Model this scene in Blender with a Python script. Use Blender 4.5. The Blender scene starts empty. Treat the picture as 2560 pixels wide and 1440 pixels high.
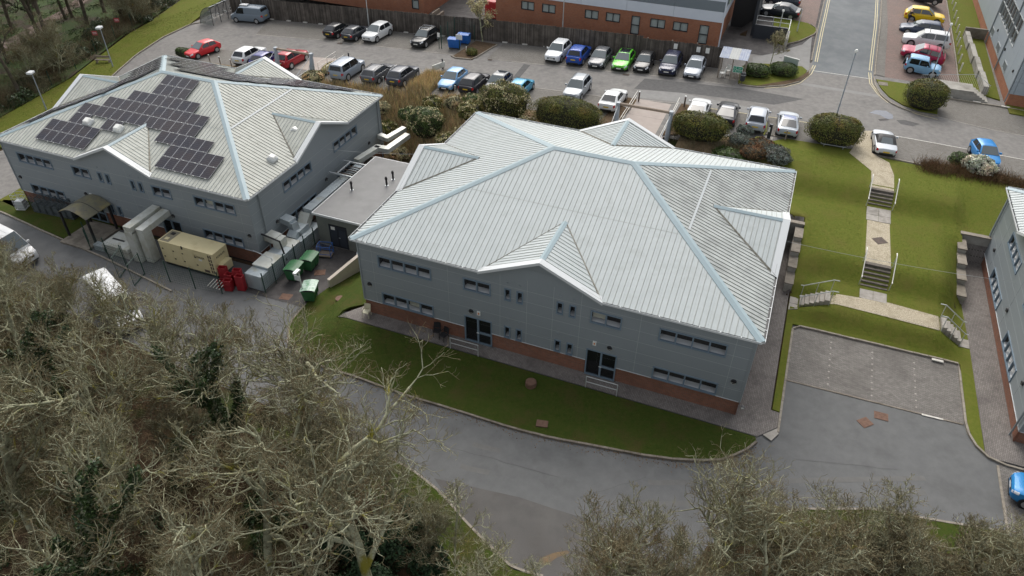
import bpy, bmesh, math, random
import numpy as np
from math import pi, sin, cos, radians, sqrt, atan2
from mathutils import Vector, Matrix, Euler
random.seed(11); rng = np.random.default_rng(11)
S = bpy.context.scene
COL = S.collection
# ------------------------------------------------------------------ camera
cam = bpy.data.cameras.new('camera'); co = bpy.data.objects.new('camera', cam); COL.objects.link(co)
cam.sensor_width = 36; cam.lens = 1824.95 / 2560 * 36; cam.clip_start = .5; cam.clip_end = 1500
_y, _p, _r = radians(21.13762), radians(38.47828), radians(.8028)
_f = Vector((-sin(_y) * cos(_p), cos(_y) * cos(_p), -sin(_p))); _rt = Vector((cos(_y), sin(_y), 0)); _u = _rt.cross(_f)
_r2 = _rt * cos(_r) + _u * sin(_r); _u2 = -_rt * sin(_r) + _u * cos(_r)
m = Matrix((_r2, _u2, -_f)).transposed().to_4x4(); m.translation = (23.5527, -32.7381, 33.3837)
co.matrix_world = m; S.camera = co
# ------------------------------------------------------------------ sky, sun, exposure
SUN_EL, SUN_AZ = radians(46), radians(20)          # azimuth measured from +Y towards -X (the sun stands beyond the car park)
w = bpy.data.worlds.new('World'); S.world = w; w.use_nodes = True
nt = w.node_tree; bg = nt.nodes['Background']; bg.inputs[1].default_value = .15
sky = nt.nodes.new('ShaderNodeTexSky'); sky.sky_type = 'NISHITA'; sky.sun_disc = False
sky.sun_elevation = SUN_EL; sky.sun_rotation = -SUN_AZ; sky.dust_density = 4; sky.air_density = 1.1; sky.ozone_density = 1
hs = nt.nodes.new('ShaderNodeHueSaturation'); hs.inputs['Saturation'].default_value = .26
nt.links.new(sky.outputs[0], hs.inputs['Color'])
tc = nt.nodes.new('ShaderNodeTexCoord'); nz = nt.nodes.new('ShaderNodeTexNoise')   # broken cloud cover over the whole dome
nz.inputs['Scale'].default_value = 3.2; nz.inputs['Detail'].default_value = 7; nz.inputs['Roughness'].default_value = .6
nt.links.new(tc.outputs['Generated'], nz.inputs['Vector'])
cr = nt.nodes.new('ShaderNodeValToRGB'); cr.color_ramp.elements[0].position = .40; cr.color_ramp.elements[0].color = (.66, .68, .71, 1)
cr.color_ramp.elements[1].position = .62; cr.color_ramp.elements[1].color = (1.25, 1.22, 1.18, 1)
nt.links.new(nz.outputs[0], cr.inputs[0])
mx = nt.nodes.new('ShaderNodeMixRGB'); mx.blend_type = 'MULTIPLY'; mx.inputs[0].default_value = 1
nt.links.new(hs.outputs[0], mx.inputs[1]); nt.links.new(cr.outputs[0], mx.inputs[2]); nt.links.new(mx.outputs[0], bg.inputs[0])
sl = bpy.data.lights.new('sun', 'SUN'); sl.energy = .75; sl.angle = radians(40); sl.color = (1, .955, .89)
so = bpy.data.objects.new('sun', sl); COL.objects.link(so)
so.rotation_euler = Vector((-sin(SUN_AZ) * cos(SUN_EL), cos(SUN_AZ) * cos(SUN_EL), sin(SUN_EL))).to_track_quat('Z', 'Y').to_euler()
S.view_settings.view_transform = 'Standard'; S.view_settings.look = 'None'; S.view_settings.gamma = 1
S.view_settings.use_curve_mapping = False; S.view_settings.exposure = 0.72
S.render.engine = 'CYCLES'; S.render.resolution_x = 1024; S.render.resolution_y = 576
# ------------------------------------------------------------------ materials
MATS = {}
def mat(name, col, rough=.6, metal=0, spec=.5, c2=None, scale=3., detail=5, mixpos=(.35, .65), bump=0, bscale=40., attr=None, c3=None, s3=.35, p3=(.5, .75), alpha=1, emit=None, coat=0):
    """procedural principled material: base colour broken up by noise (c2), large stains (c3), optional per-vertex tint 'col' and bump"""
    if name in MATS: return MATS[name]
    M = bpy.data.materials.new(name); M.use_nodes = True; MATS[name] = M
    n, l = M.node_tree.nodes, M.node_tree.links; b = n['Principled BSDF']
    c = lambda v: (*v, 1) if len(v) == 3 else v
    b.inputs['Base Color'].default_value = c(col); b.inputs['Roughness'].default_value = rough; b.inputs['Metallic'].default_value = metal
    b.inputs['Specular IOR Level'].default_value = spec
    if coat: b.inputs['Coat Weight'].default_value = coat; b.inputs['Coat Roughness'].default_value = .05
    g = n.new('ShaderNodeNewGeometry'); out = None
    def noise(sc, dt=5):
        t = n.new('ShaderNodeTexNoise'); t.inputs['Scale'].default_value = sc; t.inputs['Detail'].default_value = dt; t.inputs['Roughness'].default_value = .62
        l.new(g.outputs['Position'], t.inputs['Vector']); return t
    def mixc(fac, a, bcol):
        m_ = n.new('ShaderNodeMixRGB'); l.new(fac, m_.inputs[0])
        for i, v in ((1, a), (2, bcol)):
            if isinstance(v, tuple): m_.inputs[i].default_value = c(v)
            else: l.new(v, m_.inputs[i])
        return m_.outputs[0]
    def ramp(src, p):
        r = n.new('ShaderNodeMapRange'); r.inputs[1].default_value = p[0]; r.inputs[2].default_value = p[1]; l.new(src, r.inputs[0]); return r.outputs[0]
    if c2: out = mixc(ramp(noise(scale, detail).outputs[0], mixpos), tuple(col), tuple(c2))
    if c3: out = mixc(ramp(noise(s3, 6).outputs[0], p3), out or tuple(col), tuple(c3))
    if attr:
        a = n.new('ShaderNodeAttribute'); a.attribute_name = 'col'
        m_ = n.new('ShaderNodeMixRGB'); m_.blend_type = 'MULTIPLY'; m_.inputs[0].default_value = 1
        l.new(a.outputs[0], m_.inputs[2])
        if out: l.new(out, m_.inputs[1])
        else: m_.inputs[1].default_value = c(col)
        out = m_.outputs[0]
    if out: l.new(out, b.inputs['Base Color'])
    if bump:
        bp = n.new('ShaderNodeBump'); bp.inputs['Strength'].default_value = bump; bp.inputs['Distance'].default_value = .03
        l.new(noise(bscale, 3).outputs[0], bp.inputs['Height']); l.new(bp.outputs[0], b.inputs['Normal'])
    if alpha < 1: b.inputs['Alpha'].default_value = alpha
    if emit: b.inputs['Emission Color'].default_value = c(emit); b.inputs['Emission Strength'].default_value = 1
    return M
def brickmat(name, c1, c2, mortar, bw, bh, ms=.01, rough=.85, axis='XY', stain=None, dirt=.5, offs=.5):
    """brick / block paving courses in world units; axis picks the plane the courses lie in"""
    M = bpy.data.materials.new(name); M.use_nodes = True; MATS[name] = M
    n, l = M.node_tree.nodes, M.node_tree.links; b = n['Principled BSDF']; b.inputs['Roughness'].default_value = rough
    b.inputs['Specular IOR Level'].default_value = .3
    g = n.new('ShaderNodeNewGeometry'); sp = n.new('ShaderNodeSeparateXYZ'); l.new(g.outputs['Position'], sp.inputs[0])
    cb = n.new('ShaderNodeCombineXYZ')
    if axis == 'XY': l.new(sp.outputs[0], cb.inputs[0]); l.new(sp.outputs[1], cb.inputs[1])
    elif axis == 'YX': l.new(sp.outputs[1], cb.inputs[0]); l.new(sp.outputs[0], cb.inputs[1])
    else:
        ad = n.new('ShaderNodeMath'); ad.operation = 'ADD'; l.new(sp.outputs[0], ad.inputs[0]); l.new(sp.outputs[1], ad.inputs[1])
        l.new(ad.outputs[0], cb.inputs[0]); l.new(sp.outputs[2], cb.inputs[1])
    t = n.new('ShaderNodeTexBrick'); l.new(cb.outputs[0], t.inputs[0])
    t.inputs['Color1'].default_value = (*c1, 1); t.inputs['Color2'].default_value = (*c2, 1); t.inputs['Mortar'].default_value = (*mortar, 1)
    t.inputs['Scale'].default_value = 1; t.inputs['Mortar Size'].default_value = ms; t.inputs['Brick Width'].default_value = bw; t.inputs['Row Height'].default_value = bh
    t.inputs['Mortar Smooth'].default_value = .2; t.offset = offs; t.inputs['Bias'].default_value = 0
    out = t.outputs[0]
    for sc, st, p in ((.45, stain, (.45, .75)), (2.3, stain, (.5, .85))):
        if not st: continue
        no = n.new('ShaderNodeTexNoise'); no.inputs['Scale'].default_value = sc; no.inputs['Detail'].default_value = 7; l.new(g.outputs['Position'], no.inputs['Vector'])
        r = n.new('ShaderNodeMapRange'); r.inputs[1].default_value = p[0]; r.inputs[2].default_value = p[1]; r.inputs[4].default_value = dirt; l.new(no.outputs[0], r.inputs[0])
        m_ = n.new('ShaderNodeMixRGB'); l.new(r.outputs[0], m_.inputs[0]); l.new(out, m_.inputs[1]); m_.inputs[2].default_value = (*st, 1); out = m_.outputs[0]
    l.new(out, b.inputs['Base Color'])
    bp = n.new('ShaderNodeBump'); bp.inputs['Strength'].default_value = .5; bp.inputs['Distance'].default_value = .01; bp.invert = True
    l.new(t.outputs['Fac'], bp.inputs['Height']); l.new(bp.outputs[0], b.inputs['Normal'])
    return M
def glassmat(name, col=(.02, .025, .03), rough=.04, alpha=1, spec=.9):
    return mat(name, col, rough, 0, spec, alpha=alpha)
# ------------------------------------------------------------------ mesh building
class MB:
    def __init__(s): s.v = []; s.f = []; s.mi = []; s.cols = []
    def add(s, vs, fs, mi=0, T=None):
        o = len(s.v)
        if T is not None: vs = [tuple(T @ Vector(v)) for v in vs]
        s.v += [tuple(v) for v in vs]; s.f += [tuple(i + o for i in f) for f in fs]; s.mi += [mi] * len(fs); return s
    def box(s, a, b, mi=0, T=None):
        x0, y0, z0 = a; x1, y1, z1 = b
        return s.add([(x0, y0, z0), (x1, y0, z0), (x1, y1, z0), (x0, y1, z0), (x0, y0, z1), (x1, y0, z1), (x1, y1, z1), (x0, y1, z1)],
                     [(3, 2, 1, 0), (4, 5, 6, 7), (0, 1, 5, 4), (1, 2, 6, 5), (2, 3, 7, 6), (3, 0, 4, 7)], mi, T)
    def rbox(s, a, b, r=.05, mi=0, T=None):
        """box with chamfered vertical and top edges"""
        x0, y0, z0 = a; x1, y1, z1 = b
        def ring(i, z): return [(x0 + r, y0 + i, z), (x1 - r, y0 + i, z), (x1 - i, y0 + r, z), (x1 - i, y1 - r, z), (x1 - r, y1 - i, z), (x0 + r, y1 - i, z), (x0 + i, y1 - r, z), (x0 + i, y0 + r, z)]
        vs = ring(0, z0) + ring(0, z1 - r) + ring(r * .9, z1)
        fs = [tuple(range(7, -1, -1)), tuple(range(16, 24))]
        for k in (0, 8):
            for i in range(8): j = (i + 1) % 8; fs.append((k + i, k + j, k + 8 + j, k + 8 + i))
        return s.add(vs, fs, mi, T)
    def prism(s, poly, z0, z1, mi=0, T=None):
        n = len(poly); vs = [(p[0], p[1], z0) for p in poly] + [(p[0], p[1], z1) for p in poly]
        fs = [tuple(range(n - 1, -1, -1)), tuple(range(n, 2 * n))] + [(i, (i + 1) % n, n + (i + 1) % n, n + i) for i in range(n)]
        return s.add(vs, fs, mi, T)
    def tube(s, pts, r, n=6, mi=0, T=None, cap=True):
        pts = [Vector(p) for p in pts]; rs = r if isinstance(r, (list, tuple)) else [r] * len(pts)
        vs = []; fs = []
        up = Vector((0, 0, 1))
        for i, p in enumerate(pts):
            d = (pts[min(i + 1, len(pts) - 1)] - pts[max(i - 1, 0)]).normalized()
            a = d.cross(up) if abs(d.z) < .95 else d.cross(Vector((1, 0, 0))); a.normalize(); b = a.cross(d)
            for k in range(n): t = 2 * pi * k / n; vs.append(p + (a * cos(t) + b * sin(t)) * rs[i])
        for i in range(len(pts) - 1):
            for k in range(n): j = (k + 1) % n; fs.append((i * n + k, i * n + j, (i + 1) * n + j, (i + 1) * n + k))
        if cap: fs += [tuple(range(n))[::-1], tuple(range((len(pts) - 1) * n, len(pts) * n))]
        return s.add(vs, fs, mi, T)
    def cyl(s, c, r, z0, z1, n=12, mi=0, T=None, r1=None):
        r1 = r if r1 is None else r1
        vs = [(c[0] + r * cos(2 * pi * k / n), c[1] + r * sin(2 * pi * k / n), z0) for k in range(n)] + [(c[0] + r1 * cos(2 * pi * k / n), c[1] + r1 * sin(2 * pi * k / n), z1) for k in range(n)]
        return s.add(vs, [tuple(range(n))[::-1], tuple(range(n, 2 * n))] + [(k, (k + 1) % n, n + (k + 1) % n, n + k) for k in range(n)], mi, T)
    def grid(s, rows, mi=0, T=None, close=False):
        nr, nc = len(rows), len(rows[0]); vs = [p for r in rows for p in r]; fs = []
        for i in range(nr - 1):
            for j in range(nc - 1 + (1 if close else 0)):
                k = (j + 1) % nc; fs.append((i * nc + j, i * nc + k, (i + 1) * nc + k, (i + 1) * nc + j))
        return s.add(vs, fs, mi, T)
    def mesh(s, name, mats, smooth=False):
        me = bpy.data.meshes.new(name); me.from_pydata(s.v, [], s.f)
        for m_ in (mats if isinstance(mats, (list, tuple)) else [mats]): me.materials.append(m_)
        if any(s.mi): me.polygons.foreach_set('material_index', s.mi)
        if smooth: me.polygons.foreach_set('use_smooth', [True] * len(s.f))
        me.update(); return me
    def obj(s, name, mats, parent=None, smooth=False, **kw):
        return link(name, s.mesh(name, mats, smooth), parent, **kw)
def link(name, me, parent=None, loc=None, rot=None, label=None, cat=None, group=None, kind=None):
    o = bpy.data.objects.new(name, me); COL.objects.link(o)
    if parent: o.parent = parent
    if loc is not None: o.location = loc
    if rot is not None: o.rotation_euler = (0, 0, rot) if not hasattr(rot, '__len__') else rot
    tag(o, label, cat, group, kind); return o
def tag(o, label=None, cat=None, group=None, kind=None):
    for k, v in (('label', label), ('category', cat), ('group', group), ('kind', kind)):
        if v: o[k] = v
    return o
def thing(name, label, cat, loc=(0, 0, 0), rot=0, group=None, scale=None):
    o = link(name, None, None, loc, rot, label, cat, group)
    if scale: o.scale = (scale,) * 3 if not hasattr(scale, '__len__') else scale
    return o
def copy_tree(o, parent=None, label=None, loc=None, rot=None):
    c = o.copy(); COL.objects.link(c); c.parent = parent
    if label: c['label'] = label
    if loc is not None: c.location = loc
    if rot is not None: c.rotation_euler = (0, 0, rot)
    for ch in o.children: copy_tree(ch, c)
    return c
def smooth_by_angle(me, ang=40):
    me.polygons.foreach_set('use_smooth', [True] * len(me.polygons))
    bm = bmesh.new(); bm.from_mesh(me)
    for e in bm.edges:
        if len(e.link_faces) == 2 and e.calc_face_angle(0) > radians(ang): e.smooth = False
    bm.to_mesh(me); bm.free()
def lerp_tab(t, x):
    if x <= t[0][0]: return t[0][1]
    for (a, va), (b, vb) in zip(t, t[1:]):
        if x <= b: return va + (vb - va) * (x - a) / (b - a)
    return t[-1][1]
def sst(a, b, x):
    t = min(1., max(0., (x - a) / (b - a))); return t * t * (3 - 2 * t)
UP = [(-70, -0.4), (-40, 1.05), (-30, 1.6), (-19, 2.15), (-12, 2.5), (-5, 2.8), (5, 3.15), (14, 3.45), (25, 3.4), (32, 3.25), (46, 2.85), (90, 2.5)]
FR = [(-80, -3.4), (-40, -2.6), (-25, -2.3), (-12, -2.15), (-2, -1.35), (8, -.6), (20, -.05), (26, 0), (90, 0)]
HL = [(9.9, 0), (10.4, .12), (11.4, .82), (12, .98), (14.4, 1.04), (15, 1.2), (16.2, 1.95), (16.8, 2.08), (23.8, 2.16), (24.5, 2.32), (25.8, 3.0), (26.6, 3.15), (29, 3.25)]
SL1 = [(13.4, 0), (14, .55), (15.5, .85), (17, 1.25), (18.5, 1.7), (20, 2.1), (20.6, 2.15)]
SL2 = [(16.6, 0), (17, .5), (18.5, .8), (20, 1.2), (21.5, 1.6), (23, 2.0), (23.6, 2.1)]
def zT(x, y):
    zu = lerp_tab(UP, x)
    if y > 50 and x > 17.5 and (x > 22.3 or y > 57.2): zu += 1.4 * sst(50, 66, y) * (1 - sst(34, 43, x))
    zf = lerp_tab(FR, x)
    # ---- plateau level beside the buildings
    if x < -13: zp = -2.12
    elif x < -4.2: zp = -2.12 + (x + 13) / 8.8 * .25
    elif x < -1.5: zp = -1.87 + (x + 4.2) / 2.7 * 1.87
    else: zp = 0.
    if y < -1.3:
        return zp + (zf - zp) * sst(-1.3, -5.2, y)
    if x > 27.3 and x < 38.9:                      # lawn with the stepped path
        h = lerp_tab(HL, y)
        s1 = lerp_tab(SL1, y); s2 = lerp_tab(SL2, y)
        k1 = min(1, (x - 27.3) / 2.2); k2 = min(1, (38.9 - x) / 1.8)
        k1 = k1 * k1 * (3 - 2 * k1); k2 = k2 * k2 * (3 - 2 * k2)
        if 11.8 < y < 13.4:                        # the lawn is cut down where the side steps run
            k1 = min(1, max(0, (x - 28.1) / 2.0) * .9); k2 = min(1, max(0, (38.5 - x) / 1.4) * .85)
            k1 = k1 if x < 30.1 else 1; k2 = k2 if x > 37.1 else 1
        if y < 20.6: h = min(h, s1) + (h - min(h, s1)) * k1
        if y < 23.6: h = min(h, s2) + (h - min(h, s2)) * k2
        if y > 27: h = h + (zu - 3.25) * min(1, (y - 27) / 3)
        return h
    if x >= 38.9:
        if y < 23.4: return 0.
        return 2.0 + (zu - 2.0) * sst(23.4, 30, y)
    if x > 22 and y > 20.6:                        # behind the north-east corner
        k = min(1, (x - 22) / 4.)
    else: k = 0
    y0, y1 = 21.2, 27.5
    if x < -4: 
        w = min(1, (-4 - x) / 6); y0 = 21.2 + 3.2 * w; y1 = 27.5 + 2.3 * w
    if x < -40:
        w = min(1, (-40 - x) / 8); y0 = y0 - 14 * w; y1 = y1 + 6 * w
    t = min(1., max(0., (y - y0) / (y1 - y0)))
    z = zp + (zu - zp) * t
    if k:
        h = lerp_tab(HL, y)
        if y > 27: h = h + (zu - 3.25) * min(1, (y - 27) / 3)
        z = z + (max(h, z) - z) * k
    return z

def gz(x, y, d=0): return (x, y, zT(x, y) + d)
def clipcell(poly, x0, x1, y0, y1):
    for ax, v, sg in ((0, x0, 1), (0, x1, -1), (1, y0, 1), (1, y1, -1)):
        out = []; n = len(poly)
        for i in range(n):
            a, b = poly[i], poly[(i + 1) % n]; da, db = sg * (a[ax] - v), sg * (b[ax] - v)
            if da >= 0: out.append(a)
            if (da > 0 > db) or (da < 0 < db): t = da / (da - db); out.append((a[0] + (b[0] - a[0]) * t, a[1] + (b[1] - a[1]) * t))
        poly = out
        if len(poly) < 3: return []
    return poly
def sheet(name, poly, m_, dz=0, step=1., skirt=0, kind='structure', parent=None, **kw):
    """a polygon draped over the terrain, cut along a world grid; skirt > 0 gives it a real edge"""
    poly = [(p[0], p[1]) for p in poly]; mb = MB()
    if sum(a[0] * b[1] - b[0] * a[1] for a, b in zip(poly, poly[1:] + poly[:1])) < 0: poly = poly[::-1]
    xs = [p[0] for p in poly]; ys = [p[1] for p in poly]
    ix0, ix1 = math.floor(min(xs) / step), math.ceil(max(xs) / step); iy0, iy1 = math.floor(min(ys) / step), math.ceil(max(ys) / step)
    idx = {}
    def vid(x, y):
        k = (round(x, 3), round(y, 3))
        if k not in idx: idx[k] = len(mb.v); mb.v.append((x, y, zT(x, y) + dz))
        return idx[k]
    for i in range(ix0, ix1):
        strip = clipcell(poly, i * step, (i + 1) * step, -1e4, 1e4)
        if not strip: continue
        for j in range(iy0, iy1):
            c = clipcell(strip, i * step, (i + 1) * step, j * step, (j + 1) * step)
            if len(c) >= 3:
                f = []
                for p in c:
                    k = vid(*p)
                    if not f or (k != f[-1] and k != f[0]): f.append(k)
                if len(f) >= 3: mb.f.append(tuple(f)); mb.mi.append(0)
    if skirt:
        for a, b in zip(poly, poly[1:] + poly[:1]):
            n = max(1, int(math.dist(a, b) / .5))
            for k in range(n):
                p, q_ = [(a[0] + (b[0] - a[0]) * t, a[1] + (b[1] - a[1]) * t) for t in (k / n, (k + 1) / n)]
                za, zb = zT(*p) + dz, zT(*q_) + dz
                mb.add([(p[0], p[1], za), (q_[0], q_[1], zb), (q_[0], q_[1], zb - skirt), (p[0], p[1], za - skirt)], [(0, 3, 2, 1)])
    return mb.obj(name, m_, parent, smooth=True, kind=None if parent else kind, **kw)
def kerb(name, pts, m_, w_=.13, h=.12, base=0, seg=.915, gap=.008):
    """row of kerb stones along a polyline; one mesh of separate blocks"""
    mb = MB(); pts = [Vector((p[0], p[1])) for p in pts]
    L = [0]
    for a, b in zip(pts, pts[1:]): L.append(L[-1] + (b - a).length)
    def at(d):
        for i in range(len(pts) - 1):
            if d <= L[i + 1] or i == len(pts) - 2: t = (d - L[i]) / max(1e-6, L[i + 1] - L[i]); return pts[i].lerp(pts[i + 1], t), (pts[i + 1] - pts[i]).normalized()
    n = max(1, round(L[-1] / seg))
    for k in range(n):
        a, da = at(L[-1] * k / n + gap); b, db = at(L[-1] * (k + 1) / n - gap); vs = []
        h_ = h + random.uniform(-.008, .008)
        for p, d in ((a, da), (b, db)):
            q_ = Vector((-d.y, d.x)) * w_ / 2; z = zT(p.x, p.y) + base
            vs += [(p.x - q_.x, p.y - q_.y, z - .1), (p.x + q_.x, p.y + q_.y, z - .1), (p.x + q_.x, p.y + q_.y, z + h_), (p.x - q_.x, p.y - q_.y, z + h_)]
        mb.add(vs, [(0, 1, 2, 3), (7, 6, 5, 4), (3, 2, 6, 7), (0, 3, 7, 4), (1, 5, 6, 2)])
    return mb.obj(name, m_, kind='structure')
def text_obj(name, txt, size, m_, parent, loc, rot, align='CENTER'):
    cu = bpy.data.curves.new(name, 'FONT'); cu.body = txt; cu.size = size; cu.extrude = .004; cu.align_x = align; cu.align_y = 'CENTER'
    o = bpy.data.objects.new(name, cu); me = bpy.data.meshes.new_from_object(o); bpy.data.objects.remove(o); me.materials.clear(); me.materials.append(m_)
    o = link(name, me, parent); o.location = loc; o.rotation_euler = rot; return o

# ================================================================== ground, roads, paving
m_asph = mat('asphalt_worn', (.155, .148, .138), .92, c2=(.205, .195, .182), scale=2.2, c3=(.10, .097, .094), s3=.5, p3=(.55, .8), bump=.25, bscale=90)
m_asph_dk = mat('asphalt_front', (.112, .114, .114), .93, c2=(.132, .134, .133), scale=1.3, c3=(.088, .089, .088), s3=.55, p3=(.5, .8), bump=.3, bscale=80)
m_asph_yard = mat('asphalt_yard', (.05, .046, .045), .9, c2=(.085, .078, .075), scale=1.6, c3=(.03, .028, .027), s3=.6, bump=.3, bscale=80)
m_asph_bl = mat('asphalt_access', (.125, .138, .142), .9, c2=(.16, .17, .175), scale=.8, c3=(.105, .115, .122), s3=.3, bump=.2, bscale=90)
m_asph_patch = mat('asphalt_patch', (.075, .073, .072), .92, c2=(.1, .098, .095), scale=3, bump=.25, bscale=80)
m_asph_new = mat('asphalt_light', (.2, .197, .188), .92, c2=(.235, .23, .22), scale=1.5, bump=.2, bscale=80)
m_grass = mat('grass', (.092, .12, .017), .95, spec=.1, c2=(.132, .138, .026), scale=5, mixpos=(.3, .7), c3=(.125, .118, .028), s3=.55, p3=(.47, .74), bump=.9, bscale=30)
m_grass_dk = mat('grass_front_shaded', (.038, .064, .01), .95, spec=.1, c2=(.06, .07, .015), scale=4, mixpos=(.3, .7), c3=(.075, .06, .022), s3=.55, p3=(.5, .74), bump=.9, bscale=30)  # darker green has the front lawn's shade put into it; brown patches are its own
m_litter = mat('leaf_litter', (.034, .022, .014), .97, spec=.1, c2=(.075, .05, .03), scale=2.2, c3=(.028, .042, .012), s3=.25, p3=(.5, .66), bump=1., bscale=14)
m_bank = mat('leaf_bank', (.17, .122, .07), .97, spec=.1, c2=(.25, .185, .11), scale=3.5, c3=(.05, .036, .022), s3=.6, bump=1., bscale=18)
m_soil = mat('soil', (.075, .052, .034), .97, spec=.1, c2=(.125, .088, .055), scale=4, bump=.8, bscale=20)
m_gravel = mat('gravel', (.54, .48, .36), .95, spec=.2, c2=(.3, .255, .185), scale=16, detail=3, mixpos=(.4, .62), c3=(.3, .26, .18), s3=1.2, bump=1., bscale=55)
m_pave = brickmat('paving_grey', (.215, .202, .185), (.16, .149, .137), (.06, .055, .048), .2, .1, .008, stain=(.075, .068, .062), dirt=.5)
m_pave_y = brickmat('paving_path', (.235, .213, .196), (.18, .163, .15), (.08, .073, .066), .2, .1, .008, stain=(.07, .062, .058), dirt=.6, axis='YX')
m_pave_cp = brickmat('paving_carpark', (.212, .2, .18), (.165, .156, .139), (.075, .068, .06), .2, .1, .008, stain=(.11, .1, .085), dirt=.5)
m_pave_red = brickmat('paving_red', (.25, .17, .145), (.185, .135, .118), (.09, .075, .065), .2, .1, .008, stain=(.13, .115, .1), dirt=.5)
m_slab = mat('concrete_slab', (.27, .25, .22), .9, c2=(.36, .335, .3), scale=2.5, c3=(.17, .155, .13), s3=.9, bump=.2)
m_conc = mat('concrete', (.29, .275, .245), .9, c2=(.36, .345, .31), scale=1.6, c3=(.17, .16, .135), s3=.7, p3=(.48, .72), bump=.2)
m_conc_dk = mat('concrete_weathered', (.2, .175, .14), .95, c2=(.27, .24, .2), scale=2, c3=(.1, .088, .065), s3=.8, bump=.3)
m_kerb = mat('kerb_stone', (.3, .27, .225), .95, c2=(.2, .175, .14), scale=3, bump=.3)
m_kerb_dk = mat('kerb_dirty', (.165, .14, .11), .95, c2=(.25, .22, .18), scale=3, c3=(.1, .085, .06), s3=.7, bump=.3)
m_pink = mat('footway_pink', (.37, .32, .285), .9, c2=(.33, .285, .255), scale=1.2, bump=.15)
m_line_w = mat('line_white', (.62, .6, .55), .85, c2=(.42, .4, .36), scale=5)
m_line_y = mat('line_yellow', (.62, .54, .33), .85, c2=(.45, .4, .27), scale=5)
m_rust = mat('rusty_iron', (.125, .07, .048), .85, c2=(.175, .1, .068), scale=5, bump=.3)
m_iron = mat('cast_iron', (.12, .085, .065), .8, c2=(.07, .055, .048), scale=6, bump=.3)
m_path_dirt = mat('woodland_path', (.15, .105, .085), .97, c2=(.2, .15, .125), scale=1.5, bump=.4)
m_wgrass = mat('woodland_green', (.032, .058, .01), .96, c2=(.052, .085, .012), scale=1.2, c3=(.05, .034, .02), s3=.3, p3=(.5, .62), bump=.9, bscale=14)

def ground_sheet():
    xs = list(range(-240, -80, 8)) + list(range(-80, 70, 1)) + list(range(70, 241, 8)); ys = list(range(-120, -40, 8)) + list(range(-40, 70, 1)) + list(range(70, 321, 8))
    MB().grid([[(x, y, zT(x, y) - .09) for x in xs] for y in ys]).obj('ground', m_litter, kind='structure')
ground_sheet()
# asphalt
sheet('front_road', [(-60, -8), (-30, -9), (-10, -13), (4, -14.5), (14, -22), (30, -22), (46, -9), (46, 10.2), (28, 10.2), (27.6, -.3), (-4.4, -.3), (-4.4, 8.4), (-12, 8.4), (-12.1, 3.6), (-39, 3.6), (-39.4, 8), (-60, 8)], m_asph_dk, -.02)
sheet('service_yard', [(-12.1, .6), (-5.6, .6), (-3.8, 8.6), (-4.5, 20.5), (-12.2, 20.5)], m_asph_yard, .0)
sheet('west_road', [(-49.6, 3), (-39.3, 3), (-39.3, 29), (-40.5, 47), (-51, 47), (-50.4, 31), (-48.6, 23), (-48, 12)], m_asph, -.015)
sheet('car_park_road', [(-50, 29), (-36, 28.4), (-12, 28.4), (0, 27.6), (24, 27.8), (28, 31.5), (31, 32.2), (75, 31.5), (75, 50), (44, 49), (31.7, 52), (25.4, 52), (19, 47), (17.5, 51.9), (16, 52), (16, 45.9), (-50, 46.1)], m_asph, 0)
sheet('access_road', [(25.72, 48.94, 3.38), (31.93, 49.86, 3.25), (32.0, 60), (32.3, 80), (32.8, 110), (33.5, 180), (26.4, 180), (25.8, 110), (25.7, 75), (25.6, 60)], m_asph_bl, .006)
sheet('unit_forecourt', [(-70, 46.2), (15.9, 46.2), (15.9, 51.9), (25.6, 51.5), (25.8, 110), (-70, 110)], m_asph_yard, .004)
sheet('footway_base', [(16, 46), (45, 46), (45, 120), (16, 120)], m_asph, -.03)
sheet('repair_strip', [(9.76, 40.45, 3.31), (13.38, 40.67, 3.43), (19.73, 41.53, 3.42), (25.58, 41.39, 3.39), (22.96, 38.81, 3.41), (18.58, 38.51, 3.43), (9.37, 37.44, 3.30)], m_asph_patch, .005, kind='structure')
sheet('repair_strip', [(-3.63, 40.25, 2.85), (-2.84, 40.14, 2.88), (-2.65, 36.27, 2.88), (-3.36, 36.03, 2.86)], m_asph_patch, .006)
sheet('repair_strip', [(10.07, 35.46, 3.32), (14.39, 35.67, 3.45), (22.55, 35.74, 3.41), (22.51, 37.05, 3.41), (13.93, 37.94, 3.45), (10.01, 37.34, 3.32)], m_asph_new, .006)
sheet('joint_strip', [(24.93, 44.90, 3.40), (25.27, 45.62, 3.39), (32.64, 45.81, 3.23), (32.49, 45.11, 3.24)], m_asph_new, .007)
sheet('puddle', [(31.63, 40.89, 3.26), (32.28, 41.88, 3.24), (33.19, 42.13, 3.22), (33.80, 41.47, 3.20), (33.82, 40.53, 3.20), (33.29, 40.18, 3.21), (32.64, 40.81, 3.23)], mat('wet_asphalt', (.05, .06, .085), .12, c2=(.07, .08, .1), scale=2), .008)
sheet('puddle', [(32.47, 39.78, 3.24), (33.18, 40.31, 3.22), (33.54, 40.11, 3.21), (32.64, 39.40, 3.23)], m_asph_yard, .008)
sheet('puddle', [(34.07, 40.38, 3.19), (34.86, 40.76, 3.17), (36.19, 40.48, 3.13), (35.53, 39.62, 3.15), (34.48, 39.65, 3.18)], m_asph_patch, .008)
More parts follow.
